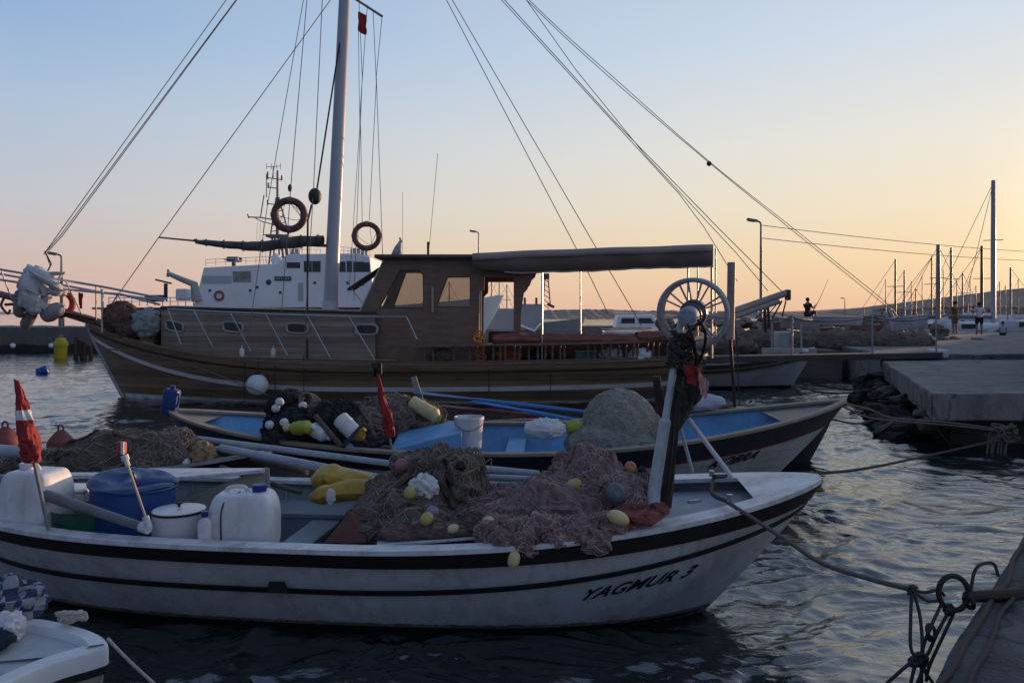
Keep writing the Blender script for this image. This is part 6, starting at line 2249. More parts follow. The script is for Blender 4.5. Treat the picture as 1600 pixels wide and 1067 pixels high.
# the cat on the wheelhouse roof
t = thing('cat', 'white and grey cat sitting on the wheelhouse roof', 'cat', at(622, 401, 18.3))
c0 = V((at(621, 0, 18.3).x, 18.3, 3.47))
nd = [(c0 + V((-0.06, 0, 0.08)), 0.085), (c0 + V((-0.02, 0, 0.17)), 0.075), (c0 + V((0.03, 0, 0.25)), 0.060), (c0 + V((0.055, 0, 0.31)), 0.042), (c0 + V((0.075, 0, 0.36)), 0.052), (c0 + V((0.125, 0, 0.345)), 0.026),
      (c0 + V((0.06, 0.04, 0.14)), 0.026), (c0 + V((0.075, 0.04, 0.02)), 0.022), (c0 + V((0.10, 0.04, 0.008)), 0.018), (c0 + V((0.06, -0.04, 0.14)), 0.026), (c0 + V((0.075, -0.04, 0.02)), 0.022), (c0 + V((0.10, -0.04, 0.008)), 0.018),
      (c0 + V((0.0, 0.07, 0.05)), 0.045), (c0 + V((0.06, 0.08, 0.015)), 0.02), (c0 + V((0.0, -0.07, 0.05)), 0.045), (c0 + V((0.06, -0.08, 0.015)), 0.02),
      (c0 + V((-0.14, 0.02, 0.03)), 0.020), (c0 + V((-0.16, -0.08, 0.018)), 0.016), (c0 + V((-0.08, -0.13, 0.015)), 0.013)]
CATM = mat('cat_fur', (0.42, 0.41, 0.42), 0.95, var=0.5, scale=7, bump=0.3, bscale=80)
cb_ = skin('body', nd, [(0, 1), (1, 2), (2, 3), (3, 4), (4, 5), (2, 6), (6, 7), (7, 8), (2, 9), (9, 10), (10, 11), (0, 12), (12, 13), (0, 14), (14, 15), (0, 16), (16, 17), (17, 18)], CATM, t)
for s in (-1, 1):
    e = c0 + V((0.065, s * 0.032, 0.395))
    MB().lathe([(0.024, 0), (0.016, 0.025), (0.002, 0.052)], frame(e, (-0.1, s * 0.25, 1)), 8).build('ear', mat('cat_dark', (0.12, 0.10, 0.10), 0.9, var=0.3), t)
    MB().ball(c0 + V((0.118, s * 0.024, 0.372)), 0.008, 8, 6).build('eye', BLACK, t)
# ================================================================== white boat moored beyond the gulet's stern
wb = Hull((1.8, 22.6), (8.66, 22.0), 1.05, lambda s: 0.66 + 0.45 * max(0, s) ** 1.8, zk=-0.35, rake_b=0.85, rake_s=0.4, bow_pq=(2.6, 0.75))
WBT = thing('fishing_boat', 'white boat with yellow lines moored beyond the stern of the brown sailing boat', 'fishing boat', wb.M @ V((0, 0, 0)))
wb.shell(0, 1).build('hull', mat('boat_white', (0.52, 0.55, 0.60), 0.5, var=0.1, scale=2, dirt=0.5, dirtcol=(0.2, 0.18, 0.16)), WBT)
wb.shell(0.2, 1, -0.05).build('inner_lining', GREYB, WBT)
wb.sheet(0.15, 0.05, -0.95, 0.6).build('floor', GREYB, WBT)
wb.sheet(lambda s: wb.sheer(s) - 0.05, 0.05, 0.55, 0.97).build('foredeck', mat('deck_brown', (0.16, 0.13, 0.11), 0.7, var=0.3), WBT)
wb.band(lambda s: wb.tz(s, wb.sheer(s) - 0.24), lambda s: 1.0, 0.02).build('sheer_band', mat('band_brown', (0.08, 0.065, 0.055), 0.6, var=0.3), WBT)
for d in (0.13, 0.24):
    wb.band(lambda s: wb.tz(s, wb.sheer(s) - d - 0.03), lambda s: wb.tz(s, wb.sheer(s) - d), 0.03).build('yellow_line', mat('line_yellow', (0.36, 0.33, 0.17), 0.6, var=0.2), WBT)
wb.cap(0.10, 0.03, 0.03).build('gunwale', mat('gunwale_pale', (0.36, 0.34, 0.32), 0.6, var=0.2), WBT)
wb.band(lambda s: wb.tz(s, -0.1), lambda s: wb.tz(s, 0.06), 0.008, -0.98, 0.985).build('boot_stripe', BLACK, WBT)
mb = MB()
q = [at(1190, 553, 21.6), at(1276, 553, 21.8), at(1276, 553, 22.5), at(1190, 553, 22.6)]
mb.hexa(q, [p + V((0, 0, 0.17)) for p in q])
mb.build('bow_platform', mat('platform_pale', (0.40, 0.38, 0.36), 0.6, var=0.15, dirt=0.4), WBT, smooth=False, bevel=0.02)
MB().rbox((0.42, 0.5, 0.55), 0.04, Matrix.Translation(at(1224, 533, 22.3))).build('wheel_stand', mat('pale_green', (0.28, 0.36, 0.34), 0.5, var=0.15), WBT)
MB().box(at(1226, 522, 22.3), (0.36, 0.4, 0.07)).build('stand_top', GREYB, WBT, smooth=False)
for px in (1206, 1237, 1252):
    MB().tube([at(px, 545, 22.0), at(px, 505, 22.0)], 0.025, 6).build('rail_post', GALV, WBT)
MB().ball(at(1258, 549, 21.5), (0.10, 0.08, 0.07), 14, 10).build('bow_light', PLASTW, WBT)
blob('net_bundle', V((6.2, 22.3, 1.05)), (0.9, 0.5, 0.35), NETB, 'brown bundle of nets in the white boat beyond the stern', 'fishing net', 12, 0.2, 4)

# ================================================================== patrol ship behind the gulet
Yp = 48.0
PS = thing('patrol_ship', 'white patrol ship with lattice mast lying behind the brown sailing boat', 'ship', at(440, 500, Yp))
SHIPW = mat('ship_white', (0.86, 0.89, 0.92), 0.45, var=0.06, scale=0.6, dirt=0.25, dirtcol=(0.35, 0.33, 0.32))
SHIPG = mat('ship_window', (0.05, 0.06, 0.065), 0.15, var=0.2)
DKM = mat('ship_dark', (0.06, 0.07, 0.085), 0.6, var=0.2)
ph = Hull((-1.5, 51.0), (-26.5, 51.0), 3.0, lambda s: 2.55 + 0.9 * max(0, s) ** 2.2, zk=-1.0, rake_b=2.4, rake_s=0.5, bow_pq=(2.6, 0.8), st_pq=(8, 0.5), near=1)
ph = Hull((-27.0, 51.0), (-0.5, 51.0), 3.0, lambda s: 2.45 + 0.9 * max(0, s) ** 2.2, zk=-1.0, rake_b=2.4, rake_s=0.5, bow_pq=(2.6, 0.8), st_pq=(8, 0.5), near=-1)
ph.shell(0, 1).build('hull', SHIPW, PS)
ph.sheet(lambda s: ph.sheer(s) - 0.05, 0.02, -0.99, 0.98).build('deck', mat('ship_deck', (0.14, 0.17, 0.16), 0.7, var=0.2, scale=1), PS)
ph.band(lambda s: ph.tz(s, -0.3), lambda s: ph.tz(s, 0.3), 0.02, -0.98, 0.98).build('boot_topping', DKM, PS)
def pl(px, py, Y=Yp):
    return at(px, py, Y)


outl = [(300, 482), (308, 458), (318, 418), (432, 412), (450, 397), (560, 396), (578, 402), (586, 482)]
mb = MB().prism([pl(x, y) for x, y in outl], (0, 5.6, 0))
mb.build('superstructure', SHIPW, PS, smooth=False, bevel=0.06)
W_ = lambda a, b, c, d: MB().prism([pl(a, b) - V((0, .02, 0)), pl(c, b) - V((0, .02, 0)), pl(c, d) - V((0, .02, 0)), pl(a, d) - V((0, .02, 0))], (0, 0.03, 0))
for (a, b, c, d) in ((449, 411, 468, 418), (476, 409, 486, 424), (489, 409, 500, 424), (528, 410, 539, 424), (543, 409, 549, 424), (553, 410, 567, 424), (569, 411, 577, 424)):
    f = W_(a - 1, b - 1, c + 1, d + 1).build('window', SHIPG, PS, smooth=False)
W_(429, 432, 455, 439).build('name_board', DKM, PS, smooth=False)
mb = MB()
for k in range(6):
    mb.box(pl(433 + k * 3.6, 435.5) - V((0, 0.035, 0)), (0.07, 0.01, 0.10 if k != 3 else 0.03))
mb.build('board_marks', CAPW, PS, smooth=False)
MB().lathe([(0.16, 0), (0.17, 0.02), (0.10, 0.03), (0.01, 0.03)], frame(pl(420, 441) - V((0, 0.01, 0)), (0, -1, 0)), 16).build('badge', DKM, PS)
W_(316, 431, 362, 443).build('locker', mat('ship_grey', (0.45, 0.49, 0.53), 0.5, var=0.08, scale=1), PS, smooth=False)
W_(364, 424, 392, 441).build('exhaust_stain', mat('soot', (0.30, 0.30, 0.29), 0.8, var=0.5, scale=2), PS, smooth=False)
MB().ring(pl(343, 462) - V((0, .06, 0)), (0, 1, 0), 0.26, 0.07, 28, 8).build('life_ring', mat('life_ring_orange', (0.28, 0.10, 0.07), 0.6, var=0.2), PS)
mb = MB().box(pl(360, 482) - V((0, 0.3, 0)), (16.5, 0.9, 0.12))
mb.build('side_deck', mat('ship_red', (0.12, 0.03, 0.04), 0.6, var=0.2), PS, smooth=False)
for (x0, y0, x1, y1) in ((320, 416, 430, 411), (452, 395, 500, 395), (530, 396, 575, 400)):
    mb = MB()
    a, b = pl(x0, y0) + V((0, .15, 0)), pl(x1, y1) + V((0, .15, 0))
    for q_ in range(8):
        p = a.lerp(b, q_ / 7)
        mb.tube([p, p + V((0, 0, 0.42))], 0.018, 5)
    mb.tube([a + V((0, 0, .42)), b + V((0, 0, .42))], 0.018, 5)
    mb.tube([a + V((0, 0, .22)), b + V((0, 0, .22))], 0.014, 5)
    mb.build('roof_rail', SHIPW, PS)
for (a, b, c2, d) in ((466, 442, 474, 470), (520, 446, 528, 470)):
    W_(a, b, c2, d).build('door', MATS['ship_grey'] if 'ship_grey' in MATS else SHIPW, PS, smooth=False)
for (a, b) in ((310, 463), (326, 452), (389, 452), (400, 447), (436, 455), (490, 440), (541, 440), (565, 442)):
    W_(a, b, a + 4, b + 4).build('vent', DKM, PS, smooth=False)
# roof boxes, gun, crane, mast
MB().rbox((0.55, 0.8, 0.5), 0.06, Matrix.Translation(pl(456, 393) + V((0, 1.2, 0)))).build('roof_box', mat('ship_greyblue', (0.22, 0.27, 0.31), 0.5, var=0.1), PS)
MB().rbox((1.1, 1.2, 0.45), 0.08, Matrix.Translation(pl(556, 392) + V((0, 1.5, 0)))).build('roof_box', MATS['ship_greyblue'], PS)
MB().lathe([(0.3, -0.2), (0.34, 0), (0.25, 0.3), (0.05, 0.42)], Matrix.Translation(pl(420, 404) + V((0, 1.5, 0))), 18).build('radome', SHIPW, PS)
gun = MB().rbox((0.75, 0.9, 0.32), 0.08, Matrix.Translation(pl(348, 402) + V((0, 2, 0)))).tube([pl(347, 402) + V((0, 2, 0)), pl(347, 417) + V((0, 2, 0))], 0.13, 8).tube([pl(340, 402) + V((0, 2, 0)), pl(331, 402) + V((0, 2, 0))], 0.035, 6).tube([pl(356, 402) + V((0, 2, 0)), pl(360, 400) + V((0, 2, 0))], 0.10, 6)
gun.build('deck_gun', mat('gun_grey', (0.08, 0.09, 0.10), 0.5, var=0.2), PS)
MB().tube([pl(262, 427), pl(285, 437), pl(303, 444), pl(308, 470)], [0.14, 0.18, 0.24, 0.34], 10).tube([pl(263, 421), pl(262, 433)], 0.07, 6).build('crane', mat('crane_grey', (0.36, 0.38, 0.38), 0.5, var=0.1), PS)
MB().tube([pl(259, 470), pl(259, 443)], 0.12, 8).tube([pl(243, 437), pl(268, 443)], 0.06, 6).rbox((1.1, 0.8, 0.4), 0.05, Matrix.Translation(pl(244, 466))).build('stern_gun', mat('stern_gun_dark', (0.035, 0.045, 0.05), 0.6, var=0.2), PS)
MB().rbox((0.7, 0.8, 0.75), 0.08, Matrix.Translation(pl(276, 460) + V((0, 1, 0)))).build('stern_box', SHIPW, PS)
mb = MB()
for (a, b) in (((404, 412), (410, 366)), ((422, 412), (420, 366)), ((437, 412), (432, 366)), ((430, 412), (424, 366))):
    for dy in (0, 0.9):
        mb.tube([pl(a[0], a[1]) + V((0, 2 + dy, 0)), pl(b[0], b[1]) + V((0, 2 + dy * 0.6, 0))], 0.06, 6)
for yy in (398, 384):
    mb.tube([pl(406, yy) + V((0, 2, 0)), pl(435, yy) + V((0, 2, 0))], 0.035, 6)
mb.box(pl(420, 364) + V((0, 2.3, 0)), (1.5, 1.2, 0.16))
mb.box(pl(409, 361) + V((0, 2.3, 0)), (1.3, 0.2, 0.05))
mb.tube([pl(416, 366) + V((0, 2.3, 0)), pl(416, 320) + V((0, 2.3, 0)), pl(416, 256) + V((0, 2.3, 0))], [0.12, 0.09, 0.07], 8)
mb.tube([pl(416, 338) + V((0, 2.3, 0)), pl(390, 333) + V((0, 2.3, 0)), pl(369, 332) + V((0, 2.3, 0))], 0.045, 6)
mb.tube([pl(412, 345) + V((0, 2.3, 0)), pl(390, 339) + V((0, 2.3, 0)), pl(380, 334) + V((0, 2.3, 0))], 0.035, 6)
mb.tube([pl(369, 334) + V((0, 2.3, 0)), pl(367, 327) + V((0, 2.3, 0))], 0.04, 6)
mb.tube([pl(388, 334) + V((0, 2.3, 0)), pl(394, 296) + V((0, 2.3, 0))], 0.04, 6)
for yy, x0, x1, up in ((270, 400, 416, 12), (285, 401, 414, 9), (312, 400, 416, 8), (352, 418, 432, 5), (272, 418, 423, 8), (318, 416, 422, 5)):
    mb.tube([pl(x0, yy - 2) + V((0, 2.3, 0)), pl(x1, yy) + V((0, 2.3, 0))], 0.035, 6)
    e = x0 if abs(x0 - 416) > abs(x1 - 416) else x1
    mb.tube([pl(e, yy) + V((0, 2.3, 0)), pl(e, yy - up) + V((0, 2.3, 0))], 0.055, 6)
mb.tube([pl(409, 270) + V((0, 2.3, 0)), pl(409, 249) + V((0, 2.3, 0))], 0.03, 6)
mb.tube([pl(398, 250) + V((0, 2.3, 0)), pl(421, 249) + V((0, 2.3, 0))], 0.02, 6)
for x in (398, 406, 415, 421):
    mb.tube([pl(x, 254) + V((0, 2.3, 0)), pl(x, 244) + V((0, 2.3, 0))], 0.018, 6)
mb.tube([pl(398, 300) + V((0, 2.3, 0)), pl(398, 262) + V((0, 2.3, 0))], 0.03, 6)
mb.tube([pl(404, 366) + V((0, 2.3, 0)), pl(414, 300) + V((0, 2.3, 0))], 0.05, 6)
mb.tube([pl(436, 366) + V((0, 2.3, 0)), pl(418, 300) + V((0, 2.3, 0))], 0.05, 6)
for y_ in range(306, 366, 10):
    mb.tube([pl(404 + (366 - y_) * 0.15, y_) + V((0, 2.3, 0)), pl(436 - (366 - y_) * 0.27, y_ - 6) + V((0, 2.3, 0))], 0.03, 5)
mb.build('lattice_mast', mat('mast_dark', (0.17, 0.18, 0.22), 0.6, var=0.2), PS)
for x in (383, 388, 393):
    MB().tube([pl(x, 340) + V((0, 2.3, 0)), pl(x - 1, 366) + V((0, 2.3, 0)), pl(x + 6, 412) + V((0, 2.3, 0))], 0.010, 4).build('signal_line', ROPED, PS)
mb = MB()
for x in range(170, 310, 12):
    mb.tube([pl(x, 478), pl(x, 465)], 0.03, 5)
mb.tube([pl(170, 465), pl(302, 465)], 0.03, 5)
mb.tube([pl(170, 471), pl(302, 471)], 0.02, 5)
mb.build('guard_rail', SHIPW, PS)
# small flag and clutter left of it
rows = hanging(at(122, 457, 30), at(130, 458, 30), 0.62, amp=0.05, seed=5)
MB().tube([at(122, 452, 30), at(140, 520, 30)], 0.03, 6)
cloth(rows, 'flag', REDC, 'tiny red flag far behind the bow of the brown sailing boat', 'flag', loc=at(126, 465, 30))

# ================================================================== outer pier and things along it
rough_block('outer_pier', [(-14, 66), (12, 66), (12, 72), (-14, 72)], -1, 1.0, CONC, amp=0.05, step=1.5)
GREYV = mat('vessel_grey', (0.30, 0.33, 0.38), 0.5, var=0.08, scale=0.8)
Yg = 60.0
gh = Hull((-6.5, 62.0), (6.0, 62.0), 1.8, lambda s: 1.3 + 0.5 * max(0, s) ** 2, zk=-0.8, rake_b=1.5, rake_s=0.4, st_pq=(8, 0.5))
GV = thing('patrol_boat', 'grey vessel with a pale square deckhouse seen past the wheelhouse door', 'ship', at(790, 500, Yg))
gh.shell(0, 1).build('hull', GREYV, GV)
gh.sheet(lambda s: gh.sheer(s) - 0.05, 0.02, -0.98, 0.97).build('deck', GREYV, GV)
MB().prism([at(760, 516, Yg), at(848, 516, Yg), at(850, 475, Yg), at(812, 475, Yg), at(812, 482, Yg), at(760, 482, Yg)], (0, 3, 0)).build('deckhouse', GREYV, GV, smooth=False, bevel=0.05)
mb = MB()
for (a, b) in (((848, 478), (852, 430)), ((860, 478), (856, 430))):
    mb.tube([at(a[0], a[1], Yg), at(b[0], b[1], Yg)], 0.05, 6)
for y in range(436, 478, 8):
    mb.tube([at(850, y, Yg), at(858, y + 6, Yg)], 0.03, 5)
mb.box(at(853, 432, Yg), (0.5, 0.5, 0.45))
mb.tube([at(855, 475, Yg), at(866, 480, Yg)], 0.12, 6)
mb.build('lattice_mast', mat('mast_red_dark', (0.10, 0.07, 0.075), 0.6, var=0.2), GV)
for px in (820, 838):
    MB().tube([at(px, 476, Yg), at(px, 465, Yg)], 0.10, 6).build('deck_fitting', DKM, GV)

MB().tube([at(812, 508, Yg - .1), at(835, 517, Yg - .1), at(850, 500, Yg - .1)], 0.10, 6).build('davit', SHIPW, GV)
# white motor boat
mh = Hull((5.4, 46.0), (9.6, 45.6), 1.1, lambda s: 1.05 + 0.35 * max(0, s) ** 2, zk=-0.5, rake_b=1.0, rake_s=0.2, st_pq=(9, 0.5))
MO = thing('motor_boat', 'white cabin motor boat behind the red cushions of the sailing boat', 'motor boat', at(995, 520, 45.6))
mh.shell(0, 1).build('hull', SHIPW, MO)
mh.sheet(lambda s: mh.sheer(s) - 0.05, 0.02, -0.98, 0.97).build('deck', SHIPW, MO)
MB().prism([at(962, 512, 44.9), at(1040, 512, 44.9), at(1024, 498, 44.9), at(1020, 492, 44.9), at(966, 493, 44.9)], (0, 1.6, 0)).build('cabin', SHIPW, MO, smooth=False, bevel=0.06)
MB().prism([at(970, 505, 44.87), at(992, 505, 44.87), at(992, 497, 44.87), at(972, 497, 44.87)], (0, 0.03, 0)).build('window', SHIPG, MO, smooth=False)
MB().prism([at(998, 505, 44.87), at(1022, 505, 44.87), at(1017, 497, 44.87), at(998, 497, 44.87)], (0, 0.03, 0)).build('window', SHIPG, MO, smooth=False)
MB().tube([at(962, 490, 44.9), at(1028, 490, 44.9)], 0.05, 6).build('roof_rail', SHIPW, MO)


# ================================================================== sailing yachts in the far basin
YH = mat('yacht_hull', (0.38, 0.38, 0.41), 0.4, var=0.1, scale=0.5)
YHD = mat('yacht_hull_dark', (0.03, 0.035, 0.05), 0.4, var=0.1, scale=0.5)
MSTL = mat('mast_alloy', (0.24, 0.20, 0.19), 0.5, metal=0.0, var=0.15)
MSTD = mat('mast_brown', (0.10, 0.06, 0.045), 0.5, var=0.15)


def yacht(px, ytop, Y, r, label, hull=YH, mastm=MSTL, L=9.0, sprd=True, stays=((-1, 0.32), (1, 0.3)), group=None):
    b = at(px, 0, Y)
    h = Hull((b.x - L * 0.55, Y + 0.4), (b.x + L * 0.45, Y), L * 0.15, lambda s: 1.0 + 0.35 * max(0, s) ** 2, zk=-0.5, rake_b=1.2, rake_s=0.5, st_pq=(6, 0.5))
    t = thing('sailing_yacht', label, 'sailing yacht', (b.x, Y, 0), group)
    h.shell(0, 1).build('hull', hull, t)
    h.sheet(lambda s: h.sheer(s) - 0.03, 0.02, -0.98, 0.97).build('deck', YH, t)
    h.band(lambda s: h.tz(s, h.sheer(s) - 0.2), lambda s: h.tz(s, h.sheer(s) - 0.08), 0.02).build('stripe', DKM, t)
    MB().rbox((L * 0.36, L * 0.17, 0.5), 0.12, Matrix.Translation((b.x - L * 0.02, Y + 0.2, 1.2))).build('coachroof', SHIPW, t)
    tz = at(px, ytop, Y).z
    MB().tube([V((b.x, Y, 1.0)), V((b.x, Y, tz * 0.6)), V((b.x, Y, tz))], [r, r, r * 0.8], 10).build('mast', mastm, t)
    bl = min(L * 0.3, 2.6)
    MB().tube([V((b.x - bl, Y, 1.75)), V((b.x, Y, 1.7))], 0.05, 8).build('boom', mastm, t)
    MB().tube([V((b.x - bl, Y, 1.84)), V((b.x - bl * 0.5, Y, 1.88)), V((b.x - 0.1, Y, 1.86))], [0.05, 0.10, 0.10], 8).build('furled_sail', mat('sail_cover_blue', (0.14, 0.15, 0.19), 0.8, var=0.2), t)
    for sd, k in stays:
        MB().tube([V((b.x, Y, tz * 0.985)), V((b.x + sd * L * k, Y, 1.2))], 0.018, 5).build('stay', WIRE, t)
    if sprd:
        MB().tube([V((b.x - 0.5, Y + 0.3, 1 + (tz - 1) * 0.6)), V((b.x + 0.5, Y - 0.3, 1 + (tz - 1) * 0.6))], 0.03, 6).build('spreader', mastm, t)


yacht(1399, 405, 62, 0.085, 'sailing yacht with the leftmost tall mast of the far basin', stays=((-1, 0.40),))
yacht(1413, 422, 70, 0.085, 'sailing yacht with a shorter mast just right of the leftmost mast', stays=((-1, 0.35),))
yacht(1431, 450, 74, 0.07, 'sailing yacht with the shortest mast of the far basin', L=7)
yacht(1456, 400, 66, 0.075, 'sailing yacht with a thin mast topped by instruments, left of the thick pale mast', stays=((-1, 0.5), (-1, 0.42)))
yacht(1466, 382, 58, 0.17, 'sailing yacht with a thick pale mast', L=10)
yacht(1486, 387, 68, 0.11, 'sailing yacht with the mast between the thick pale one and the walkers', stays=((-1, 0.33),))
yacht(1504, 425, 76, 0.08, 'sailing yacht with a short mast right of the walker in brown', L=8)
yacht(1534, 384, 60, 0.115, 'dark yacht with a brown mast above the walker in white', hull=YHD, mastm=MSTD, stays=((-1, 0.5), (-1, 0.3)))
yacht(1552, 282, 52, 0.16, 'sailing yacht with the tallest white mast at the right', L=13, mastm=mat('mast_pale', (0.36, 0.33, 0.34), 0.4, var=0.1), stays=((-1, 0.36), (-1, 0.18)))
yacht(1579, 418, 64, 0.09, 'sailing yacht with the mast nearest the right edge', L=9, stays=((1, 0.4),))
yacht(702, 440, 82, 0.07, 'far yacht seen through the second wheelhouse window', L=7)
yacht(768, 441, 84, 0.07, 'far yacht with the left mast in the wheelhouse doorway', L=7)
yacht(780, 432, 80, 0.07, 'far yacht with the middle mast in the wheelhouse doorway', L=7)
yacht(792, 444, 86, 0.07, 'far yacht with the right mast in the wheelhouse doorway', L=7)
for k, (px, yt, Y) in enumerate(((1384, 436, 90), (1424, 440, 88), (1441, 430, 92), (1474, 420, 94), (1495, 436, 90), (1516, 432, 96), (1525, 446, 92), (1562, 440, 90), (1571, 446, 98), (1591, 436, 94))):
    yacht(px, yt, Y, 0.06, 'distant small yacht with a thin bare mast among the basin moorings', L=7, stays=((-1, 0.3),), sprd=False, group='distant small yachts of the basin')
# row of small motor boats on the basin side of the quay
MBH = Hull((-2.4, 0), (2.4, 0), 0.9, lambda s: 0.85 + 0.35 * max(0, s) ** 2, zk=-0.4, rake_b=0.9, rake_s=0.2, st_pq=(9, 0.5))
m0 = thing('motor_boat', 'x', 'motor boat', (0, 0, 0), 'small motor boats moored in the basin')
MBH.shell(0, 1).build('hull', mat('runabout_white', (0.55, 0.56, 0.58), 0.4, var=0.1), m0)
MBH.sheet(lambda s: MBH.sheer(s) - 0.05, 0.02, -0.98, 0.97).build('deck', mat('runabout_deck', (0.36, 0.36, 0.38), 0.5, var=0.15), m0)
MB().rbox((1.5, 1.1, 0.75), 0.15, Matrix.Translation((-0.2, 0, 1.15))).build('cabin', MATS['runabout_white'], m0)
MB().box((-0.2, -0.56, 1.28), (1.1, 0.03, 0.30)).build('window', SHIPG, m0, smooth=False)
MB().tube([V((-0.9, 0, 1.5)), V((-0.9, 0, 2.1))], 0.03, 6).build('aerial', MSTL, m0)
first = True
for (px, Y, rz, sc) in ((1448, 50, 0.4, 1.0), (1472, 53, 2.6, 1.1), (1508, 50, 0.2, 1.0), (1545, 55, 2.9, 1.3), (1588, 50, 0.5, 1.1), (1430, 60, 2.2, 1.2), (1490, 62, 0.9, 1.2), (1530, 66, 0.3, 1.4), (1575, 62, 2.5, 1.3), (1365, 70, 0.3, 1.2)):
    o = m0 if first else m0.copy()
    if not first:
        COL.objects.link(o)
        for ch in m0.children:
            c2 = ch.copy()
            COL.objects.link(c2)
            c2.parent = o
    first = False
    o.location = (at(px, 0, Y).x, Y, 0.0)
    o.rotation_euler = (0, 0, rz)
    o.scale = (sc, sc, sc)
    o['label'] = 'small white cabin motor boat among those moored behind the quay with the walkers'
# low houses and scrub along the far shore
hs = random.Random(77)
HM = [mat('house_%d' % k, c, 0.85, var=0.15, scale=0.4) for k, c in enumerate(((0.42, 0.38, 0.34), (0.34, 0.28, 0.24), (0.48, 0.46, 0.44)))]
RF = mat('roof_tile', (0.20, 0.095, 0.065), 0.85, var=0.25, scale=0.5)
HW = mat('house_window', (0.03, 0.03, 0.035), 0.2, var=0.2)
first = None
for k in range(14):
    px = 1372 + k * 17 + hs.uniform(-7, 7)
    Yh = 330 + hs.uniform(-20, 20)
    w, h_, d_ = hs.uniform(3.5, 7), hs.uniform(2.0, 3.0), 6
    base = at(px, 493, Yh)
    base.z = 0.6 + 0.012 * (px - 1372) * hs.random()
    t = thing('house', 'small far house on the shore below the dry hill', 'house', base, 'far houses along the shore below the hill')
    x, y, z = base
    MB().box((x, y, z + h_ / 2 - 1), (w, d_, h_ + 2)).build('wall', HM[k % 3], t, smooth=False)
    MB().prism([V((x - w * 0.55, y - d_ * 0.55, z + h_)), V((x + w * 0.55, y - d_ * 0.55, z + h_)), V((x, y - d_ * 0.55, z + h_ + w * 0.2))], (0, d_ * 1.1, 0)).build('roof', RF, t, smooth=False)
    for q_ in range(2):
        MB().box((x - w * 0.22 + q_ * w * 0.44, y - d_ / 2 - 0.02, z + h_ * 0.55), (w * 0.16, 0.1, h_ * 0.3)).build('window', HW, t, smooth=False)
# hull drawn up on the rubble
uh = Hull((15.0, 34.0), (17.4, 33.0), 0.5, lambda s: 0.5 + 0.2 * max(0, s) ** 2, zk=-0.1, rake_b=0.5, rake_s=0.2)
UH = thing('rowing_boat', 'small pale boat hauled out leaning on the rubble bank', 'boat', at(1395, 512, 33))
Mr = Matrix.Translation(at(1396, 512, 33)) @ Matrix.Rotation(R(58), 4, 'Y') @ Matrix.Rotation(R(35), 4, 'X') @ Matrix.Scale(0.62, 4)
uh.M = Mr
uh.shell(0, 1).build('hull', mat('pale_boat', (0.40, 0.46, 0.50), 0.5, var=0.15), UH)
uh.cap(0.05, 0.03, 0.03).build('gunwale', DKH, UH)
uh.band(lambda s: 0.55, lambda s: 0.7, 0.015).build('stripe', DKM, UH)
# pale walls / crates / low clutter along the rubble bank and the quay
rnd = random.Random(19)
CLm = [mat('clutter_%s' % n, c, 0.8, var=0.3, scale=2) for n, c in (('grey', (0.22, 0.21, 0.21)), ('brown', (0.16, 0.11, 0.085)), ('pale', (0.34, 0.34, 0.36)), ('rust', (0.17, 0.075, 0.055)))]
for k, (px, py, w, h, m, lab) in enumerate(((1250, 508, 1.2, 0.35, 0, 'grey crate lying left on the rubble bank'), (1308, 502, 1.6, 0.3, 2, 'long pale crate on the rubble bank'), (1345, 515, 0.9, 0.4, 1, 'brown crate by the middle post of the gangplank'),
                                           (1420, 505, 1.2, 0.5, 2, 'pale crate on the right shoulder of the rubble bank'), (1283, 519, 0.8, 0.3, 3, 'rusty crate low on the rubble bank'), (1210, 512, 0.9, 0.4, 3, 'rusty crate under the boarding spars'))):
    c = at(px, py, 27.5 + k * 0.8)
    t = thing('crate', lab, 'crate', c)
    Mc = Matrix.Translation(c) @ Matrix.Rotation(rnd.uniform(-0.5, 0.5), 4, 'Z') @ Matrix.Rotation(rnd.uniform(-0.15, 0.15), 4, 'Y')
    MB().rbox((w, 0.6, h), 0.03, Mc).build('crate_body', CLm[m], t)
    MB().rbox((w * 1.03, 0.63, 0.05), 0.015, Mc @ Matrix.Translation((0, 0, h / 2))).build('crate_rim', CLm[m], t)
for k, (x, y, rx, lab) in enumerate(((1230, 530, 1.2, 'brown net heap behind the white boat'), (1300, 530, 1.4, 'dark net heap left of the middle gangplank post'), (1385, 532, 1.5, 'brown net heap beside the hauled out boat'), (1175, 528, 1.0, 'net heap under the boarding spars'))):
    c = at(x, y + 6, 26.3)
    MB_ = heap([(c, (rx, 0.5, 0.36), 0), (c + V((rx * 0.6, 0.3, 0.05)), (rx * 0.6, 0.5, 0.30), 0)], 70 + k, n=56, m=32, a1=0.09, f1=2.5, a2=0.05, f2=7, strands=120, sr=0.008, slen=1.0, m2=TWB)
    MB_.build('fishing_net', NETB, None, label=lab, cat='fishing net', loc=c)

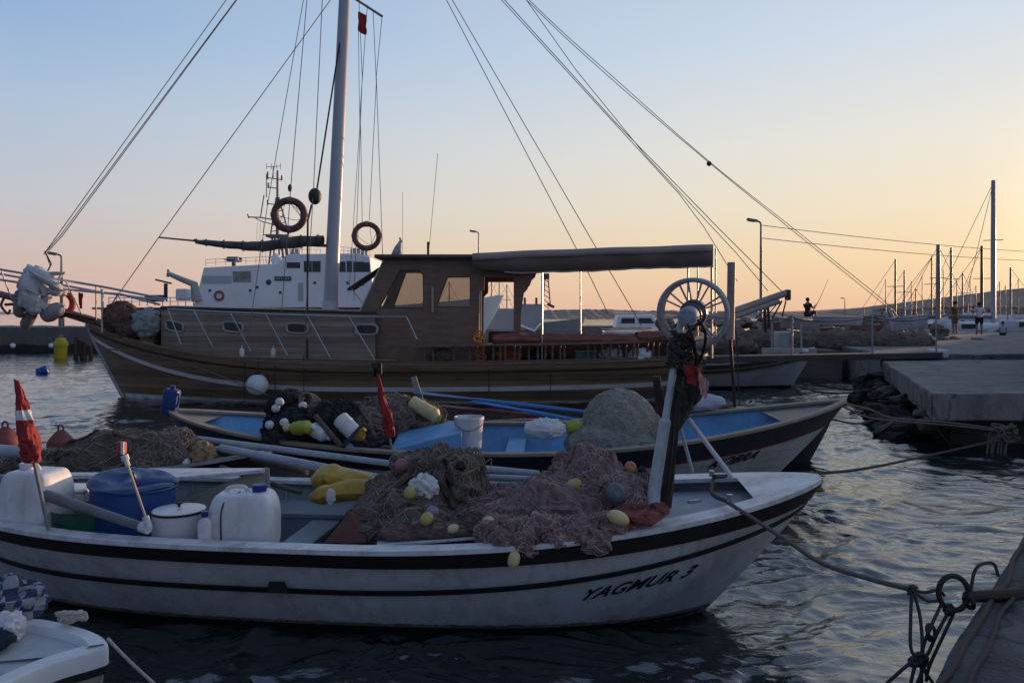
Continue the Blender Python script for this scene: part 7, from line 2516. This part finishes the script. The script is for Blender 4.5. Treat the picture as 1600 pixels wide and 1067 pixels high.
# ================================================================== street lamps and cables
def lamp(px, py, Y, z0, side, label):
    tp = at(px, py, Y)
    t = thing('street_lamp', label, 'street lamp', (tp.x, Y, z0))
    LP_ = mat('lamp_pole', (0.24, 0.22, 0.22), 0.5, metal=0.4, var=0.15)
    h = tp.z - z0
    MB().lathe([(0.16, 0), (0.16, 0.5), (0.10, 0.55)], Matrix.Translation((tp.x, Y, z0)), 12).build('base', LP_, t)
    MB().tube([V((tp.x, Y, z0)), V((tp.x, Y, z0 + h * 0.6)), V((tp.x, Y, tp.z - 0.3))] + spline([V((tp.x, Y, tp.z - 0.3)), V((tp.x + side * 0.05, Y, tp.z - 0.1)), V((tp.x + side * 0.3, Y, tp.z))], 4), [0.10, 0.08] + [0.055] * 10, 8).build('pole', LP_, t)
    Mh = Matrix.Translation((tp.x + side * 0.5, Y, tp.z + 0.04)) @ Matrix.Rotation(R(-10 * side), 4, 'Y')
    hd = MB().rbox((0.62, 0.26, 0.14), 0.05, Mh).build('lamp_head', LP_, t)
    MB().rbox((0.4, 0.2, 0.06), 0.025, Mh @ Matrix.Translation((side * 0.05, 0, -0.08))).build('diffuser', mat('lamp_glass', (0.4, 0.4, 0.38), 0.2, var=0.05), hd)


lamp(1189, 345, 44, 0.9, -1, 'tall street lamp behind the boarding spars')
lamp(748, 362, 68, 1.0, -1, 'street lamp rising above the wheelhouse roof')
lamp(96, 397, 46, 1.3, -1, 'street lamp behind the white furled jib')
lamp(1320, 466, 150, 1.0, -1, 'tiny far street lamp on the skyline left of the masts')
for k, (a, b, dz) in enumerate((((1189, 352, 44), (1900, 392, 95), 1.0), ((1189, 372, 44), (1900, 402, 95), 1.0))):
    MB().tube(sag(at(*a), at(*b), dz, 30), 0.022, 5).build('overhead_cable', WIRE, None, label=('upper' if k == 0 else 'lower') + ' of two overhead cables running right from the tall lamp', cat='cable', loc=at(*a))

# ================================================================== people on the quay
SKIN = mat('skin', (0.30, 0.17, 0.12), 0.6, var=0.1)
HAIR = mat('hair_dark', (0.018, 0.014, 0.012), 0.8, var=0.2)


def person(base, h, face, shirt, shorts, label, arms='down', sit=False, bare=False):
    """figure of height h standing (or sitting) at base, facing angle face (0 = away from the camera)"""
    t = thing('person', label, 'person', base)
    k = h / 1.75
    Mp = Matrix.Translation(base) @ Matrix.Rotation(face, 4, 'Z') @ Matrix.Scale(k, 4)
    WMp = lambda x, y, z: Mp @ V((x, y, z))
    hz = 0.92 if not sit else 0.12
    dz = hz - 0.92
    N_, E_ = [], []

    def nd(p, r):
        N_.append((WMp(*p), r * k))
        return len(N_) - 1
    pel = nd((0, 0, 0.95 + dz), 0.135)
    wst = nd((0, 0.0, 1.10 + dz), 0.125)
    che = nd((0, 0.0, 1.30 + dz), 0.145)
    shc = nd((0, 0.0, 1.43 + dz), 0.10)
    nk = nd((0, 0.0, 1.51 + dz), 0.055)
    hd0 = nd((0, 0.015, 1.58 + dz), 0.075)
    hd1 = nd((0, 0.01, 1.67 + dz), 0.088)
    E_ += [(pel, wst), (wst, che), (che, shc), (shc, nk), (nk, hd0), (hd0, hd1)]
    hands = []
    for s in (-1, 1):
        sh = nd((s * 0.17, 0, 1.42 + dz), 0.060)
        if arms == 'down':
            P = [(s * 0.21, -0.01, 1.15 + dz), (s * 0.22, 0.05, 0.92 + dz), (s * 0.22, 0.07, 0.84 + dz)]
        elif arms == 'front':
            P = [(s * 0.24, 0.05, 1.17 + dz), (s * 0.16, 0.24, 1.15 + dz), (s * 0.13, 0.31, 1.16 + dz)]
        else:
            P = [(s * 0.24, 0.10, 1.20 + dz), (s * 0.20, 0.30, 1.33 + dz), (s * 0.18, 0.38, 1.37 + dz)]
        el = nd(P[0], 0.046)
        wr = nd(P[1], 0.032)
        pa = nd(P[2], 0.036)
        E_ += [(shc, sh), (sh, el), (el, wr), (wr, pa)]
        d = (V(P[2]) - V(P[1])).normalized()
        u = d.cross(V((0.3, 1, 0.2))).normalized()
        for j, ln in enumerate((0.07, 0.08, 0.075, 0.06)):
            q = V(P[2]) + d * 0.03 + u * (j - 1.5) * 0.018
            hands.append([WMp(*q), WMp(*(q + d * ln * 0.6)), WMp(*(q + d * ln + V((0, 0.015, -0.01))))])
        q = V(P[2]) + u * -0.035
        hands.append([WMp(*q), WMp(*(q + d * 0.035 - u * 0.02)), WMp(*(q + d * 0.06 - u * 0.02))])
        if not sit:
            hp = nd((s * 0.095, 0, 0.90), 0.095)
            kn = nd((s * 0.11, 0.02, 0.50), 0.062)
            an = nd((s * 0.115, -0.01, 0.09), 0.042)
            ft = nd((s * 0.13, 0.13, 0.035), 0.036)
        else:
            hp = nd((s * 0.10, 0.06, 0.10), 0.095)
            kn = nd((s * 0.13, 0.40, 0.28), 0.062)
            an = nd((s * 0.13, 0.52, -0.10), 0.042)
            ft = nd((s * 0.14, 0.64, -0.14), 0.036)
        E_ += [(pel, hp), (hp, kn), (kn, an), (an, ft)]
    body = skin('body', N_, E_, SKIN, t, sub=2)
    mb = MB()
    for f in hands:
        mb.tube(f, [0.009 * k, 0.008 * k, 0.006 * k], 5)
    mb.build('fingers', SKIN, t)
    # clothes follow the body
    N2, E2 = [], []

    def n2(p, r):
        N2.append((WMp(*p), r * k))
        return len(N2) - 1
    if not bare:
        a = n2((0, 0, 0.93 + dz), 0.150)
        b = n2((0, 0, 1.12 + dz), 0.148)
        c = n2((0, 0, 1.30 + dz), 0.168)
        d = n2((0, 0, 1.425 + dz), 0.118)
        E2 += [(a, b), (b, c), (c, d)]
        for s in (-1, 1):
            e = n2((s * 0.17, 0, 1.42 + dz), 0.078)
            P0 = V((s * 0.21, -0.01, 1.15 + dz)) if arms == 'down' else V((s * 0.24, 0.06, 1.18 + dz))
            f = n2(tuple(V((s * 0.17, 0, 1.42 + dz)).lerp(P0, 0.75)), 0.066)
            E2 += [(d, e), (e, f)]
        skin('shirt', N2, E2, shirt, t, root=1, sub=2)
    N2, E2 = [], []
    a = n2((0, 0, 0.97 + dz), 0.150)
    for s in (-1, 1):
        if not sit:
            b = n2((s * 0.095, 0, 0.88), 0.115)
            c = n2((s * 0.112, 0.015, 0.55), 0.090)
        else:
            b = n2((s * 0.10, 0.06, 0.10), 0.115)
            c = n2((s * 0.13, 0.34, 0.25), 0.088)
        E2 += [(a, b), (b, c)]
    skin('shorts', N2, E2, shorts, t, sub=2)
    for s in (-1, 1):
        MB().ball(WMp(s * 0.088, 0.01, 1.63 + dz), (0.018 * k, 0.028 * k, 0.036 * k), 8, 6).build('ear', SKIN, t)
        MB().ball(WMp(s * 0.033, 0.088, 1.645 + dz), 0.012 * k, 8, 6).build('eye', HAIR, t)
    MB().ball(WMp(0, 0.105, 1.61 + dz), (0.014 * k, 0.02 * k, 0.022 * k), 8, 6).build('nose', SKIN, t)
    MB().ball(WMp(0, 0.092, 1.568 + dz), (0.026 * k, 0.01 * k, 0.007 * k), 8, 6).build('mouth', mat('lip', (0.25, 0.09, 0.08), 0.6, var=0.1), t)
    mb = MB().ball(WMp(0, -0.012, 1.672 + dz), (0.098 * k, 0.108 * k, 0.095 * k), 18, 12, None, lambda p, d: p + d * 0.008 * mnoise.noise(p * 40))
    mb.build('hair', HAIR, t)
    return t


person(at(1492, 0, 40).xy.to_3d() + V((0, 0, 1.0)), 1.74, 0.4, mat('shirt_tan', (0.15, 0.085, 0.06), 0.9, var=0.2), mat('shorts_tan', (0.17, 0.11, 0.08), 0.9, var=0.2), 'person in a brown shirt and shorts standing on the quay', arms='front')
person(at(1530, 0, 39).xy.to_3d() + V((0, 0, 1.0)), 1.68, -0.3, mat('shirt_white', (0.60, 0.60, 0.66), 0.9, var=0.1), mat('shorts_dark', (0.02, 0.02, 0.03), 0.9, var=0.2), 'person in a white shirt and dark shorts standing on the quay', arms='front')
person(at(1567, 0, 39).xy.to_3d() + V((0, 0, 1.02)), 1.25, -0.5, mat('shirt_pale', (0.48, 0.54, 0.66), 0.9, var=0.1), MATS['shorts_dark'], 'child in a pale blue shirt sitting on the quay edge', arms='front', sit=True)
ab = at(1262, 492, 35)
person(V((ab.x, 35, 1.98)), 1.55, -1.1, mat('shirt_black', (0.03, 0.028, 0.03), 0.9, var=0.2), MATS['shorts_dark'], 'angler in dark clothes sitting on the rubble bank holding a rod', arms='rod', sit=True)
MB().tube([at(1271, 485, 35.2), at(1282, 465, 35.2), at(1294, 437, 35.2)], [0.018, 0.012, 0.006], 6).build('fishing_rod', BLACK, None, label='thin fishing rod held up by the angler', cat='fishing rod', loc=at(1271, 485, 35.2))

# ================================================================== buoys on the left water
c = V((at(95, 0, 36).x, 36, 0.0))
t = thing('channel_buoy', 'yellow drum buoy floating before the far mole', 'buoy', c)
YB_ = mat('buoy_yellow', (0.46, 0.36, 0.02), 0.5, var=0.2, scale=3, dirt=0.4, dirtcol=(0.12, 0.08, 0.03))
MB().lathe([(0.24, -0.25), (0.27, -0.2), (0.27, 0.55), (0.31, 0.57), (0.31, 0.75), (0.25, 0.78), (0.2, 0.95), (0.02, 0.97)], Matrix.Translation(c), 26).build('buoy_body', YB_, t)
MB().ring(c + V((0, 0, 1.02)), (0, 1, 0), 0.08, 0.02, 18, 6).build('eye', GALV, t)
c = V((at(67, 0, 27).x, 27, 0.08))
t = thing('barrel_float', 'blue plastic drum floating on the left water', 'float', c)
MB().lathe([(0.10, -0.2), (0.155, -0.17), (0.165, -0.05), (0.15, 0.0), (0.165, 0.05), (0.155, 0.17), (0.10, 0.2)], frame(c, (1, 0.3, 0.4)), 22).build('float_body', mat('float_blue', (0.02, 0.07, 0.30), 0.4, var=0.2), t)
MB().ring(c, (1, 0.3, 0.4), 0.155, 0.012, 20, 6).build('rope_band', ROPED, t)
t = thing('mooring_post', 'rusty cluster of posts right of the yellow buoy', 'post', V((at(128, 0, 36).x, 36, 0)))
for k in range(4):
    x = at(118 + k * 7, 0, 36).x
    MB().tube([V((x, 36 + 0.2 * (k % 2), -0.5)), V((x + 0.05, 36, 1.0 - 0.12 * k))], 0.10, 8).build('pile', mat('rusty_iron', (0.07, 0.04, 0.03), 0.8, var=0.4, scale=4), t)
for k, x in enumerate((20, 80)):
    c = at(x, 540, 41.6)
    MB().ball(c, 0.14, 14, 10).build('mole_fender', PLASTW, None, label=('left' if k == 0 else 'right') + ' small white ball low on the far mole wall', cat='fender', loc=c)

# ================================================================== ropes to the quays
def line(pts, r, label, m=ROPE, n=8):
    P = spline(pts, n)
    MB().tube(P, r, 8).build('mooring_rope', m, None, label=label, cat='rope', loc=P[0])


ring_c = at(1490, 926, 3.98)
knot = at(1425, 921, 3.95)
line([at(1136, 784, 4.98), at(1180, 812, 4.85), at(1235, 848, 4.6), at(1285, 880, 4.4), at(1355, 903, 4.15), knot], 0.014, 'tan mooring rope from the near bow down to the iron ring')
line([at(1040, 860, 5.2), at(1090, 815, 5.1), at(1116, 744, 5.7), at(1200, 741, 6.6), at(1330, 735, 8.2), at(1440, 714, 9.8), at(1565, 686, 11.6)][2:], 0.016, 'long dark rope from the near bow to the slab quay', ROPED)
MB().tube(spline([at(1138, 784, 4.98), at(1112, 770, 5.4), at(1116, 744, 5.8)], 6), 0.014, 6).build('mooring_rope', ROPED, None, label='short dark rope crossing the foredeck between the two cleats', cat='rope', loc=at(1138, 784, 4.98))
line([at(1318, 630, 9.1), at(1360, 640, 9.8), at(1395, 653, 10.6), at(1480, 660, 11.2), at(1575, 672, 11.75)], 0.013, 'grey rope from the second boat bow along the slab quay front')
line([at(1316, 634, 9.1), at(1350, 650, 9.6), at(1392, 657, 10.5), at(1480, 664, 11.1), at(1578, 675, 11.72)], 0.011, 'second grey rope just under the first one from the same bow')
line([at(1300, 655, 9.2), at(1340, 662, 9.6), at(1372, 654, 10.3), at(1395, 655, 10.6)], 0.012, 'loose dark rope end from the second boat bow over the water', ROPED)
line([at(1262, 597, 21.6), at(1300, 606, 20.5), at(1340, 608, 19), at(1375, 592, 17.5)], 0.022, 'rope from the white boat bow to the boulders', ROPED)
line([at(1250, 606, 21.6), at(1290, 614, 20), at(1345, 612, 18), at(1385, 600, 16.5)], 0.018, 'lower rope from the white boat bow to the boulders', ROPED)
mb = MB()
rnd = random.Random(23)
for k in range(26):
    c = at(rnd.uniform(1552, 1580), rnd.uniform(668, 684), 11.6)
    mb.tube(spline([c + V((rnd.uniform(-.15, .15), rnd.uniform(-.08, .05), rnd.uniform(-.08, .08))) for _ in range(4)], 5), 0.018, 6)
for k in range(7):
    x = 1545 + k * 5 + rnd.uniform(-3, 3)
    mb.tube(spline([at(x, 680, 11.6), at(x - 4, 715, 11.55), at(x + rnd.uniform(-8, 8), 745 + rnd.uniform(-10, 25), 11.5)], 5), 0.014, 6)
mb.build('rope_tangle', ROPE, None, label='knot of old ropes hanging from the front of the slab quay', cat='rope', loc=at(1565, 680, 11.6))
# iron ring, its bracket and the rope cluster
IRON = mat('rusty_ring', (0.035, 0.025, 0.022), 0.8, var=0.5, scale=20, bump=0.4, bscale=60)
t = thing('mooring_ring', 'rusty iron mooring ring standing out from the near quay edge', 'mooring ring', at(1520, 930, 3.98))
MB().ring(ring_c, (0.15, -1, 0.15), 0.085, 0.014, 36, 10).build('ring', IRON, t)
MB().tube([at(1510, 932, 3.98), at(1560, 930, 4.02), at(1625, 926, 4.1)], [0.028, 0.032, 0.036], 10).build('bracket', IRON, t)
MB().ring(at(1514, 940, 3.97), (1, 0.2, 0.2), 0.03, 0.012, 18, 8).build('shackle', IRON, t)
mb = MB()
rnd = random.Random(31)
def q(x, y, Y=3.9):
    return at(x, y, Y)


low = [q(1437, 1040, 3.75), q(1440, 1010, 3.78)]
hub = q(1440, 1028, 3.78)
strands_ = [
    [knot, q(1423, 965, 3.88), q(1424, 1015, 3.8), hub],
    [q(1428, 925, 3.94), q(1437, 960, 3.9), q(1441, 1000, 3.82), hub],
    [q(1470, 945, 3.97), q(1456, 975, 3.9), q(1444, 1005, 3.84), hub],
    [q(1482, 955, 3.96), q(1466, 985, 3.9), q(1450, 1020, 3.84), hub],
    [q(1490, 958, 3.96), q(1474, 992, 3.9), q(1452, 1040, 3.8), q(1447, 1064, 3.76)],
    [hub, q(1422, 1036, 3.76), q(1398, 1056, 3.72), q(1370, 1082, 3.68)],
    [hub, q(1446, 1050, 3.75), q(1458, 1068, 3.74), q(1462, 1090, 3.73)],
    [hub, q(1440, 1060, 3.74), q(1441, 1090, 3.72)],
    [q(1432, 1030, 3.77), q(1424, 1062, 3.73), q(1420, 1095, 3.7)],
    [q(1446, 1034, 3.77), q(1436, 1060, 3.73), q(1424, 1090, 3.7)],
    [knot, q(1445, 925, 3.96), q(1466, 922, 3.98), q(1476, 930, 3.98)],
    [knot, q(1448, 938, 3.95), q(1468, 938, 3.97)],
    [q(1516, 928, 3.98), q(1522, 895, 4.0), q(1532, 882, 4.02), q(1552, 880, 4.05), q(1560, 900, 4.05)],
]
for p in strands_:
    mb.tube(spline(p, 7), 0.0085, 7)
for (c, R_) in ((hub, 0.028), (q(1430, 1036, 3.77), 0.02), (knot, 0.014), (q(1484, 952, 3.96), 0.02)):
    for k in range(7):
        mb.ring(c + V((rnd.uniform(-.012, .012), 0, rnd.uniform(-.012, .012))), (rnd.uniform(-1, 1), rnd.uniform(-1, 1), rnd.uniform(-1, 1)), R_, 0.008, 16, 6)
for k in range(4):
    mb.ring(q(1455, 990, 3.86) + V((0, 0, 0.005 * k)), (0.6, -1, 0.2 * k), 0.032, 0.008, 18, 6)
mb.build('rope_cluster', mat('rope_old', (0.05, 0.047, 0.045), 0.9, var=0.4, scale=50, bump=0.4, bscale=150), None, label='cluster of old mooring ropes knotted below the iron ring', cat='rope', loc=hub)
# thick ropes along the quay edge
n2_ = V((eu.y, -eu.x))
for k, (off, z, r) in enumerate(((0.05, 0.612, 0.014), (0.13, 0.610, 0.010))):
    pts = []
    for i in range(24):
        p = ed0 - eu * 1.2 + eu * (i * 0.26) + n2_ * (off + 0.035 * mnoise.noise(V((i * 0.45, k * 3, 1))))
        pts.append(V((p.x, p.y, z + 0.004 * (k % 2))))
    MB().tube(spline(pts, 3), r, 8).build('quay_rope', ROPED if k != 1 else MATS['rope_old'], None, label=('outer', 'inner')[k] + ' rope lying along the edge of the near quay', cat='rope', loc=pts[0])
# (end) of the quay
